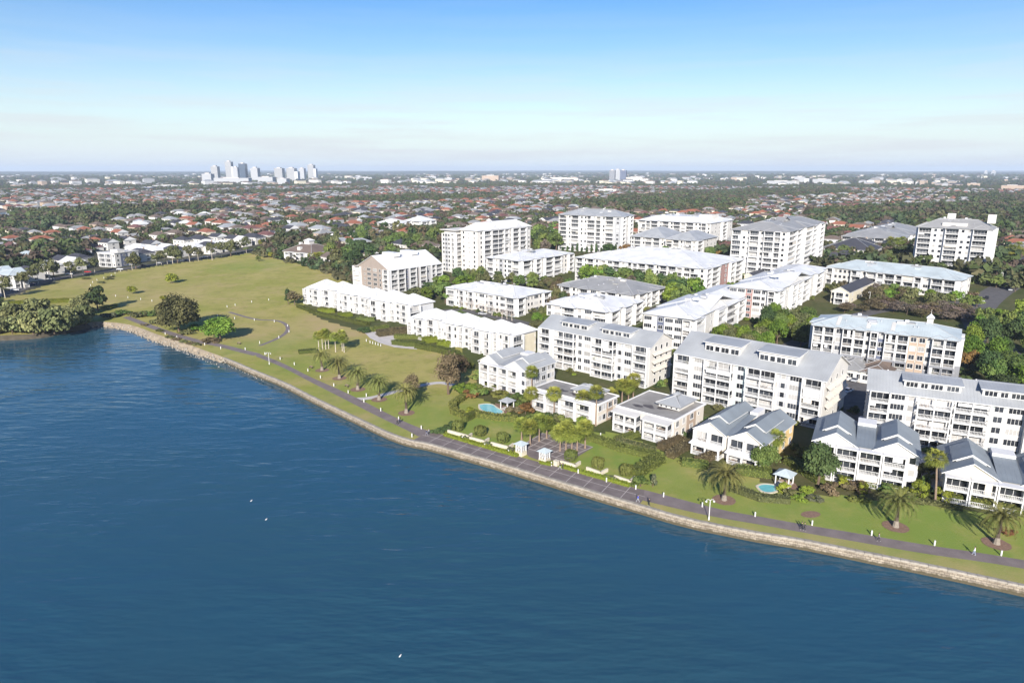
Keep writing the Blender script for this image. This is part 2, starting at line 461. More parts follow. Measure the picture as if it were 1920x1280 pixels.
for i in range(nt):
    s_, c_ = math.sin(ths[i]), math.cos(ths[i])
    for k in range(nr):
        r = Rb[i] + offs[k]
        x, y = r * s_, r * c_
        z = terrain(x, y)
        if r > 1500:
            z += 16 * sstep(1500, 9000, r) * (0.5 + 0.5 * math.sin(ths[i] * 9 + r * 0.0007) * math.sin(ths[i] * 4.0 + 1.3)) 
        verts.append((x, y, z))
        if i < nt - 1 and k < nr - 1:
            a = i * nr + k
            faces.append((a, a + nr, a + nr + 1, a + 1))
            if offs[k] > 520: fm.append(3 if r > 2600 else 2)
            elif in_poly(x, y, PARK): fm.append(0)
            else: fm.append(1 if (x > -140 and 0.65 * x + 0.76 * y < 520) else 2)
me = bpy.data.meshes.new('ground')
me.from_pydata(verts, [], faces)
for k in ('lawn', 'garden', 'suburb', 'far_land'): me.materials.append(M[k])
me.polygons.foreach_set('material_index', fm)
me.polygons.foreach_set('use_smooth', [True] * len(faces))
tag(new('ground', me), kind='structure')

# distant ridges that close the horizon
def ridge(name, dist, h0, amp, seed, th0=-62, th1=62):
    rnd = random.Random(seed)
    ph = [rnd.uniform(0, 6.28) for _ in range(7)]
    mb = MB(); pr = None
    for k in range(181):
        th = R(th0 + (th1 - th0) * k / 180)
        h = h0 + amp * sum(math.sin(th * (5 + 7 * j) + ph[j]) / (1 + j * 0.8) for j in range(7)) * 0.5
        row = [Vector((math.sin(th) * (dist + d), math.cos(th) * (dist + d), z)) for d, z in ((-1600, 5), (-600, h * 0.6), (0, h), (1500, h * 0.7))]
        if pr:
            for j in range(3): mb.poly([pr[j], row[j], row[j + 1], pr[j + 1]])
        pr = row
    return tag(mb.obj(name, M['far_land'], smooth=True), kind='structure')
ridge('hills', 11500, 52, 10, 3)
ridge('hills', 19000, 66, 14, 8)

# ------------------------------------------------------------------ water
WATER_Z = -2.0
mw = bpy.data.materials.new('river_water'); M['water'] = mw
t, n, l, b = nodes_of(mw)
b.inputs['Base Color'].default_value = (0.018, 0.062, 0.084, 1)
b.inputs['Roughness'].default_value = 0.06
b.inputs['IOR'].default_value = 1.37
b.inputs['Specular IOR Level'].default_value = 0.5
tc = n.new('ShaderNodeTexCoord')
def wnoise(scale, det, rot, stretch):
    mp = n.new('ShaderNodeMapping'); mp.inputs['Rotation'].default_value = (0, 0, R(rot)); mp.inputs['Scale'].default_value = (1, stretch, 1)
    l.new(tc.outputs['Object'], mp.inputs['Vector'])
    q = n.new('ShaderNodeTexNoise'); q.inputs['Scale'].default_value = scale; q.inputs['Detail'].default_value = det; q.inputs['Roughness'].default_value = 0.55
    l.new(mp.outputs['Vector'], q.inputs['Vector']); return q.outputs['Fac']
def mth(op, a, c):
    q = n.new('ShaderNodeMath'); q.operation = op
    for i, s in enumerate((a, c)):
        if isinstance(s, (int, float)): q.inputs[i].default_value = s
        else: l.new(s, q.inputs[i])
    return q.outputs[0]
gust = n.new('ShaderNodeMapRange'); gust.inputs['From Min'].default_value = 0.35; gust.inputs['From Max'].default_value = 0.68
gust.inputs['To Min'].default_value = 0.25; gust.inputs['To Max'].default_value = 1.5
l.new(wnoise(0.018, 4, 20, 1.6), gust.inputs['Value'])
hgt = mth('ADD', mth('MULTIPLY', wnoise(0.32, 3, 12, 3.4), 0.55), mth('ADD', mth('MULTIPLY', wnoise(0.8, 2, -14, 2.2), 0.16), mth('MULTIPLY', wnoise(0.10, 2, 24, 3.4), 3.6)))
hgt = mth('MULTIPLY', hgt, gust.outputs['Result'])
bp = n.new('ShaderNodeBump'); bp.inputs['Strength'].default_value = 1.0; bp.inputs['Distance'].default_value = 0.115
l.new(hgt, bp.inputs['Height']); l.new(bp.outputs['Normal'], b.inputs['Normal'])
# murky shallows vary the body colour
cr = n.new('ShaderNodeMixRGB'); cr.inputs['Color1'].default_value = (0.013, 0.066, 0.120, 1); cr.inputs['Color2'].default_value = (0.025, 0.068, 0.088, 1)
l.new(wnoise(0.010, 3, 60, 1.4), cr.inputs['Fac']); l.new(cr.outputs['Color'], b.inputs['Base Color'])
tag(MB().poly([(-1500, -700, WATER_Z), (1200, -700, WATER_Z), (1200, 420, WATER_Z), (-1500, 420, WATER_Z)]).obj('water', mw), kind='structure')

# ------------------------------------------------------------------ draped sheets
def sheet(name, pts, dz, m, parent=None, kind='structure', px=True, cuts=2):
    w = [Vector((*gxy(*p), 0)) if px else Vector((p[0], p[1], 0)) for p in pts]
    bm = bmesh.new()
    f = bm.faces.new([bm.verts.new(p) for p in w])
    bmesh.ops.triangulate(bm, faces=[f])
    if cuts: bmesh.ops.subdivide_edges(bm, edges=bm.edges[:], cuts=cuts, use_grid_fill=True)
    for v in bm.verts: v.co.z = terrain(v.co.x, v.co.y) + dz
    bmesh.ops.recalc_face_normals(bm, faces=bm.faces[:])
    if sum(f.normal.z for f in bm.faces) < 0: bmesh.ops.reverse_faces(bm, faces=bm.faces[:])
    me = bpy.data.meshes.new(name); bm.to_mesh(me); bm.free(); me.materials.append(m)
    o = new(name, me, parent)
    if parent is None and kind: tag(o, kind=kind)
    return o
def resample(pts, step):
    out = [pts[0]]; acc = 0
    for a, b in zip(pts[:-1], pts[1:]):
        L_ = (b - a).length; d = step - acc
        while d <= L_:
            out.append(a + (b - a) * (d / L_)); d += step
        acc = (acc + L_) % step if L_ else acc
    if (out[-1] - pts[-1]).length > step * 0.3: out.append(pts[-1])
    return out
def wline(px, it=2):
    return smooth_line([Vector((*gxy(*p), 0)) for p in px], it)
def strip(name, upper, lower, dz, m, parent=None, kind='structure', n=60):
    """a ribbon of paving between two edge lines"""
    def even(pts):
        d = [0]
        for a, b in zip(pts[:-1], pts[1:]): d.append(d[-1] + (b - a).length)
        ts = np.linspace(0, d[-1], n + 1)
        return [Vector((float(np.interp(t_, d, [p.x for p in pts])), float(np.interp(t_, d, [p.y for p in pts])), 0)) for t_ in ts]
    A, B = even(upper), even(lower)
    mb = MB()
    for v in A + B: v.z = terrain(v.x, v.y) + dz
    for i in range(n):
        mb.poly([B[i], B[i + 1], A[i + 1], A[i]])
    o = mb.obj(name, m, parent)
    if parent is None and kind: tag(o, kind=kind)
    return o
def ribbon(name, centre, width, dz, m, parent=None, kind='structure', n=40):
    up, lo = [], []
    for i, p in enumerate(centre):
        d = (centre[min(i + 1, len(centre) - 1)] - centre[max(i - 1, 0)]).normalized()
        q = Vector((-d.y, d.x, 0)) * width * 0.5
        up.append(p + q); lo.append(p - q)
    return strip(name, up, lo, dz, m, parent, kind, n)

# waterside path
ribbon('footpath', wline([(236, 594), (262, 604), (288, 614), (326, 627), (376, 641), (412, 647), (450, 657), (482, 665)]), 3.4, 0.03, M['path'])
PATH_UP_L = wline([(480, 661), (530, 680), (580, 706), (630, 727.5), (680, 751), (730, 777), (780, 800), (815, 811)])
PATH_LO_L = wline([(480, 668), (530, 688), (580, 715), (630, 740), (680, 766), (730, 791), (767, 808), (784, 818)])
strip('footpath', PATH_UP_L, PATH_LO_L, 0.034, M['path'])
PATH_UP_R = wline([(1208, 918), (1243, 927), (1312, 945), (1369, 959), (1425, 968), (1500, 982), (1617, 1001), (1734, 1021), (1852, 1038), (1920, 1050), (2300, 1110)])
PATH_LO_R = wline([(1206, 938), (1256, 950), (1312, 963), (1369, 974), (1425, 983), (1500, 997), (1617, 1017), (1734, 1038), (1852, 1054), (1920, 1066), (2300, 1130)])
strip('footpath', PATH_UP_R, PATH_LO_R, 0.034, M['path'])
# the paved promenade in front of the garden terrace
PLZ_IN = wline([(806, 808), (836, 816), (909, 837), (970, 855), (1014, 867), (1051, 876), (1120, 896), (1178, 911), (1219, 921)])
PLZ_OUT = [p for p in smooth_line([Vector((p.x, p.y, 0)) for p in SHORE], 2) if 772 <= proj(p)[0] <= 1205]
plaza = strip('promenade_paving', PLZ_IN, PLZ_OUT, 0.03, M['plaza'], n=70)
def along(pts, t):
    d = [0]
    for a, b in zip(pts[:-1], pts[1:]): d.append(d[-1] + (b - a).length)
    s_ = t * d[-1]
    return Vector((float(np.interp(s_, d, [p.x for p in pts])), float(np.interp(s_, d, [p.y for p in pts])), 0))
mid = [along(PLZ_IN, k / 40) * 0.55 + along(PLZ_OUT, k / 40) * 0.45 for k in range(41)]
ribbon('paving_band', mid, 0.2, 0.05, M['paint_line'], plaza, None)
for k in range(1, 14):
    t_ = k / 14
    ribbon('paving_band', [along(PLZ_IN, t_) * 0.985 + along(PLZ_OUT, t_) * 0.015, along(PLZ_IN, t_) * 0.04 + along(PLZ_OUT, t_) * 0.96], 0.2, 0.055, M['paint_line'], plaza, None, 4)
# the square with palms behind it
SQ = [(972, 838), (1016, 811), (1113, 838), (1062, 869), (1014, 864), (992, 856)]
square = sheet('palm_square_paving', SQ, 0.036, M['plaza'])
a0, a1, b0, b1 = [Vector((*gxy(*p), 0)) for p in ((976, 836), (1056, 862), (1018, 812), (1111, 838))]
for k in range(7):
    t_ = k / 6
    ribbon('paving_band', [a0.lerp(a1, t_), b0.lerp(b1, t_)], 0.3, 0.058, M['paint_line'], square, None, 4)
for k in range(5):
    t_ = k / 4
    ribbon('paving_band', [a0.lerp(b0, t_), a1.lerp(b1, t_)], 0.3, 0.062, M['paint_line'], square, None, 4)
# other paths, drives and roads
ribbon('side_path', wline([(664, 748), (690, 747), (712, 742), (745, 733), (790, 722), (826, 716), (850, 722)]), 2.6, 0.026, M['concrete'])
ribbon('park_path', wline([(487, 648), (523, 634), (541, 620), (538, 608), (520, 600), (480, 600), (430, 585)]), 1.8, 0.026, M['path'])
sheet('turning_circle', [(684, 624), (700, 616), (722, 613), (735, 620), (745, 640), (782, 650), (782, 655), (740, 651), (712, 643), (694, 634)], 0.04, M['concrete'])
ribbon('road', wline([(-300, 640), (0, 556), (60, 534), (110, 521), (160, 513), (230, 504), (330, 490), (440, 472), (520, 462)]), 7.5, 0.05, M['asphalt'])
ribbon('road', wline([(2150, 470), (1960, 505), (1880, 540), (1845, 565), (1825, 590), (1850, 625), (1880, 668), (1930, 735), (2010, 800)]), 13, 0.05, M['asphalt'])
ribbon('road', wline([(1845, 565), (1790, 568), (1700, 575), (1600, 590), (1500, 640), (1400, 690), (1330, 720)]), 7, 0.055, M['asphalt'])
ribbon('road', wline([(700, 560), (800, 590), (850, 578), (960, 600), (1030, 620), (1060, 600), (1250, 575), (1350, 570), (1430, 600)]), 6.5, 0.05, M['asphalt'])
ribbon('service_lane', wline([(1270, 740), (1330, 700)]), 6, 0.05, M['asphalt'], n=6)
ribbon('service_lane', wline([(1575, 830), (1620, 780), (1600, 720), (1640, 690)]), 9, 0.05, M['asphalt'], n=16)
ribbon('service_lane', wline([(1755, 920), (1748, 880), (1740, 840)]), 5, 0.05, M['concrete'], n=12)
# the bay at the far left
tag(sheet('bay_water', [(-160, 394), (14, 397), (19, 404), (2, 410), (-160, 414)], 0.3, mw, cuts=1), kind='structure')
tag(sheet('sports_field', [(-60, 385), (60, 384), (100, 388), (20, 393), (-60, 393)], 0.3, M['lawn'], cuts=1), kind='structure')
tag(sheet('sports_field', [(1828, 398), (1850, 397), (1860, 404), (1832, 405)], 0.3, M['lawn'], cuts=1), kind='structure')

# ------------------------------------------------------------------ sea wall, beach and rocks
ms = bpy.data.materials.new('sea_wall_stone'); M['seawall'] = ms
t, n, l, b = nodes_of(ms)
b.inputs['Roughness'].default_value = 0.95
uvn = n.new('ShaderNodeUVMap')
bk = n.new('ShaderNodeTexBrick'); bk.inputs['Scale'].default_value = 1.0; bk.inputs['Brick Width'].default_value = 0.8; bk.inputs['Row Height'].default_value = 0.4
bk.inputs['Mortar Size'].default_value = 0.035; bk.inputs['Color1'].default_value = (0.35, 0.30, 0.235, 1); bk.inputs['Color2'].default_value = (0.25, 0.21, 0.165, 1); bk.inputs['Mortar'].default_value = (0.16, 0.135, 0.11, 1)
l.new(uvn.outputs['UV'], bk.inputs['Vector'])
tc = n.new('ShaderNodeTexCoord')
nz = n.new('ShaderNodeTexNoise'); nz.inputs['Scale'].default_value = 1.1; nz.inputs['Detail'].default_value = 6; l.new(tc.outputs['Object'], nz.inputs['Vector'])
mx = n.new('ShaderNodeMixRGB'); mx.blend_type = 'MULTIPLY'; mx.inputs['Fac'].default_value = 0.7
cr = n.new('ShaderNodeValToRGB'); cr.color_ramp.elements[0].position = 0.3; cr.color_ramp.elements[0].color = (0.45, 0.42, 0.38, 1); cr.color_ramp.elements[1].position = 0.65
l.new(nz.outputs['Fac'], cr.inputs['Fac']); l.new(bk.outputs['Color'], mx.inputs['Color1']); l.new(cr.outputs['Color'], mx.inputs['Color2'])
# weed and oysters below the tide line
sp = n.new('ShaderNodeSeparateXYZ'); l.new(tc.outputs['Object'], sp.inputs['Vector'])
ad = n.new('ShaderNodeMath'); ad.operation = 'MULTIPLY_ADD'; ad.inputs[1].default_value = 0.9; l.new(nz.outputs['Fac'], ad.inputs[0]); l.new(sp.outputs['Z'], ad.inputs[2])
tr = n.new('ShaderNodeMapRange'); tr.inputs['From Min'].default_value = -0.75; tr.inputs['From Max'].default_value = -1.15; l.new(ad.outputs[0], tr.inputs['Value'])
mx2 = n.new('ShaderNodeMixRGB'); mx2.inputs['Color2'].default_value = (0.075, 0.062, 0.036, 1)
l.new(tr.outputs['Result'], mx2.inputs['Fac']); l.new(mx.outputs['Color'], mx2.inputs['Color1']); l.new(mx2.outputs['Color'], b.inputs['Base Color'])
bp = n.new('ShaderNodeBump'); bp.inputs['Strength'].default_value = 0.9; bp.inputs['Distance'].default_value = 0.08
l.new(bk.outputs['Fac'], bp.inputs['Height']); bp.invert = True; l.new(bp.outputs['Normal'], b.inputs['Normal'])

SL = resample(SHORE_S, 1.5)
def shore_frame(i):
    d = (SL[min(i + 1, len(SL) - 1)] - SL[max(i - 1, 0)]).normalized()
    return d, Vector((d.y, -d.x, 0))        # along (left to right), outwards over the water
rnd = random.Random(5)
wall_mb, beach_mb, mud_mb = MB(), MB(), MB()
wall_root = None; stones = []
prev = None; dist = 0
for i, p in enumerate(SL):
    d, o = shore_frame(i)
    if o.y > 0: o = -o
    x = proj(p)[0] if p.y > 10 else 9999
    if x > 420:
        prof = [(0.02, -0.02), (0.08, -0.35), (0.30, -1.1), (0.55, -1.8), (0.75, -2.5)]
        kind_ = 'w'
    elif x > 168:
        w = sstep(168, 240, x) * (1 - sstep(330, 420, x))
        prof = [(0.0, -0.01), (0.4 + .4 * w, -0.5), (0.8 + 1.0 * w, -1.2), (1.3 + 1.5 * w, -1.9), (2.2 + 2.2 * w, -2.7)]
        kind_ = 'b'
    else:
        prof = [(0.0, -0.01), (0.6, -0.5), (1.3, -1.3), (2.0, -2.1), (3.2, -2.7)]
        kind_ = 'm'
    row = [p + o * (a + (rnd.uniform(-.05, .05) if kind_ == 'w' and 0 < j < 4 else rnd.uniform(-.3, .3) if 0 < j < 4 else 0)) + Vector((0, 0, z)) for j, (a, z) in enumerate(prof)]
    if prev:
        for j in range(4):
            q = [prev[0][j], prev[0][j + 1], row[j + 1], row[j]]
            u0, u1 = dist - 1.5, dist
            (wall_mb if kind_ == 'w' else beach_mb if kind_ == 'b' else mud_mb).poly(q[::-1] if (q[1] - q[0]).cross(q[3] - q[0]).dot(o + Vector((0, 0, .3))) < 0 else q, 0, [(u0, -prev[0][j].z), (u0, -prev[0][j + 1].z), (u1, -row[j + 1].z), (u1, -row[j].z)])
    prev = (row,); dist += 1.5
    if kind_ == 'w' and -60 < p.x < 140 and p.y > 0 or (kind_ == 'w' and p.y > 150): stones.append((i, p, d, o))
wall_obj = tag(wall_mb.obj('sea_wall', ms), 'long battered sandstone sea wall along the river edge below the path', 'sea wall')
tag(beach_mb.obj('beach', M['sand']), kind='structure')
tag(mud_mb.obj('mud_bank', M['mud']), kind='structure')
cop = []
for s_ in range(4):
    rr = random.Random(s_)
    mb = MB(); j = lambda a: rr.uniform(-a, a)
    mb.box(-0.73, 0.73, -0.62 + j(.04), 0.22 + j(.05), -0.28, 0.09 + j(.03))
    cop.append(mb.mesh('coping_stone', M['stone']))
for k, (i, p, d, o) in enumerate(stones[:290]):
    c = new('coping_stone', cop[k % 4], wall_obj, (p.x, p.y, 0.0), math.atan2(d.y, d.x) + (math.pi if False else 0))
    c.rotation_euler = (rnd.uniform(-.03, .03), rnd.uniform(-.015, .015), math.atan2(-o.x, o.y) + math.pi + rnd.uniform(-.02, .02))
# tumbled rocks along the beach and at the foot of the wall
mb = MB()
for i, p in enumerate(SL):
    x = proj(p)[0] if p.y > 10 else 9999
    if not (175 < x < 500): continue
    d, o = shore_frame(i)
    if o.y > 0: o = -o
    many = 3 if x < 430 else 1
    for _ in range(many):
        a = rnd.uniform(0.2, 4.5) if x < 430 else rnd.uniform(0.7, 1.5)
        z = -0.25 - a * 0.42 if x < 430 else -1.95
        s_ = rnd.uniform(0.12, 0.42) if x < 430 else rnd.uniform(0.15, 0.3)
        c = p + o * a + d * rnd.uniform(-.8, .8)
        ring = [Vector((math.cos(q * 1.257) * s_ * rnd.uniform(.7, 1.2), math.sin(q * 1.257) * s_ * rnd.uniform(.7, 1.2), 0)) for q in range(5)]
        top = [c + r_ * 0.6 + Vector((0, 0, z + s_ * rnd.uniform(.5, .9))) for r_ in ring]
        bot = [c + r_ * 1.1 + Vector((0, 0, z - 0.3)) for r_ in ring]
        for q in range(5): mb.poly([bot[q], bot[(q + 1) % 5], top[(q + 1) % 5], top[q]])
        mb.poly(top)
tag(mb.obj('shore_rocks', M['stone']), 'small tumbled rocks along the beach and the foot of the sea wall', 'rocks', kind='stuff')
# ------------------------------------------------------------------ building kit
UNIT = {'.': 0.8, 'w': 1.5, 'W': 2.6, 'n': 2.2, 'b': 3.4, 'B': 5.6, 's': 1.6, 'G': 2.4, 'T': 2.4, 'P': 2.4, 'E': 2.4, 'K': 2.0, 'v': 1.2}
PANEL = {'G': 'grey', 'T': 'tan', 'P': 'pink', 'E': 'pale_green', 'K': 'blue_grey'}
frnd = random.Random(77)

def window_meshes(w, h, style):
    def frame():
        mb = MB(); t_ = 0.09
        mb.box(-w / 2 - t_, w / 2 + t_, -0.09, 0.0, -t_, 0.0); mb.box(-w / 2 - t_, w / 2 + t_, -0.09, 0.0, h, h + t_)
        mb.box(-w / 2 - t_, -w / 2, -0.09, 0.0, 0.0, h); mb.box(w / 2, w / 2 + t_, -0.09, 0.0, 0.0, h)
        k = max(1, round(w / 0.85))
        for i in range(1, k): mb.box(-w / 2 + w * i / k - 0.035, -w / 2 + w * i / k + 0.035, -0.07, 0.0, 0.0, h)
        mb.box(-w / 2 - 0.18, w / 2 + 0.18, -0.2, -0.092, -0.17, -t_ - 0.002)
        return mb.mesh('window', M['trim'])
    def pane():
        return MB().box(-w / 2, w / 2, -0.035, 0.004, 0.0, h).mesh('pane', M[style])
    def both():
        mb = MB(); t_ = 0.10
        mb.box(-w / 2, w / 2, -0.03, 0.004, 0.0, h, 1)
        mb.box(-w / 2 - t_, w / 2 + t_, -0.09, 0.0, -t_, 0.0); mb.box(-w / 2 - t_, w / 2 + t_, -0.09, 0.0, h, h + t_)
        mb.box(-w / 2 - t_, -w / 2, -0.09, 0.0, 0.0, h); mb.box(w / 2, w / 2 + t_, -0.09, 0.0, 0.0, h)
        k = max(1, round(w / 1.0))
        for i in range(1, k): mb.box(-w / 2 + w * i / k - 0.05, -w / 2 + w * i / k + 0.05, -0.07, 0.0, 0.0, h)
        return mb.mesh('window', [M['trim'], M[style]])
    return frame, pane, both

def balcony_slab(w, d):
    return MB().box(-w / 2, w / 2, -d, -0.01, -0.30, 0.03).mesh('balcony', M['trim'])
def railing_mesh(w, d, h, solid):
    mb = MB()
    runs = [((-w / 2 + .05, -d + .05), (w / 2 - .05, -d + .05)), ((-w / 2 + .05, -d + .1), (-w / 2 + .05, -.03)), ((w / 2 - .05, -d + .1), (w / 2 - .05, -.03))]
    for (xa, ya), (xb, yb) in runs:
        L_ = math.hypot(xb - xa, yb - ya); al = abs(xb - xa) > abs(yb - ya)
        def bar(s0, s1, z0, z1, t_):
            if al: mb.box(xa + s0, xa + s1, ya - t_, ya + t_, z0, z1)
            else: mb.box(xa - t_, xa + t_, ya + s0, ya + s1, z0, z1)
        bar(0, L_, h - 0.09, h, 0.05); bar(0, L_, 0.10, 0.17, 0.04)
        if solid:
            bar(0, L_, 0.175, h * 0.86, 0.02)
        else:
            k = max(2, int(L_ / 0.30)); 
            for i in range(k + 1):
                s_ = L_ * i / k; bar(max(0, s_ - .032), min(L_, s_ + .032), 0.17, h - 0.09, 0.02)
    return mb.mesh('railing', M['rail'])
def door_mesh(w, h, style):
    mb = MB()
    mb.box(-w / 2, w / 2, -0.03, 0.004, 0.05, h, 1)
    mb.box(-w / 2 - .08, w / 2 + .08, -0.08, 0.0, h, h + .1)
    k = max(2, round(w / 1.5))
    for i in range(k + 1):
        x = -w / 2 + w * i / k; mb.box(x - .035, x + .035, -0.07, 0.0, 0.05, h)
    return mb.mesh('glass_door', [M['trim'], M[style]])
def bay_roof_mesh(w, d, m, pitch):
    """hipped roof over a balcony stack, its ridge running back into the main roof"""
    mb = MB(); tp = math.tan(R(pitch)); hf = w / 2 + .55; zf = .265; y0 = -d - .6; y1 = hf * 1.15
    A = [(-hf, y0, zf), (hf, y0, zf), (hf, y1, zf), (-hf, y1, zf)]; r0, r1 = (0, y0 + hf, zf + hf * tp), (0, y1, zf + hf * tp)
    mb.poly([A[0], A[1], r0], 0, [(0, 0), (2 * hf, 0), (hf, hf)]); mb.poly([A[1], A[2], r1, r0], 0, [(0, 0), (y1 - y0, 0), (y1 - y0, hf), (hf, hf)]); mb.poly([A[3], A[0], r0, r1], 0, [(0, 0), (y1 - y0, 0), (y1 - y0 - hf, hf), (0, hf)])
    lo = [(p[0], p[1], -.012) for p in A]
    for i in (0, 1, 3): mb.poly([lo[i], lo[(i + 1) % 4], A[(i + 1) % 4], A[i]], 1)
    mb.poly(lo[::-1], 1)
    mb.tube([A[0], r0], [.1, .1], 4, 2); mb.tube([A[1], r0], [.1, .1], 4, 2)
    return mb.mesh('bay_roof', [M[m], M['gutter'], M['cap']])
def clutter_mesh(seed, w, d):
    """outdoor table with chairs, or pot plants, as seen behind the railing"""
    rr = random.Random(seed); mb = MB()
    x = rr.uniform(-w / 2 + .7, w / 2 - .7); y = -d * 0.5
    mb.box(x - .45, x + .45, y - .35, y + .35, 0.68, 0.74)
    for sx in (-.38, .38):
        for sy in (-.28, .28): mb.box(x + sx - .03, x + sx + .03, y + sy - .03, y + sy + .03, 0.03, 0.68)
    for sx in (-.75, .75):
        mb.box(x + sx - .22, x + sx + .22, y - .22, y + .22, 0.40, 0.46); mb.box(x + sx * 1.26 - .03, x + sx * 1.26 + .03, y - .22, y + .22, 0.46, 0.9)
        for qx in (-.18, .18):
            for qy in (-.18, .18): mb.box(x + sx + qx - .02, x + sx + qx + .02, y + qy - .02, y + qy + .02, 0.03, 0.40)
    return mb.mesh('outdoor_setting', M['timber'] if seed % 2 else M['black_metal'])

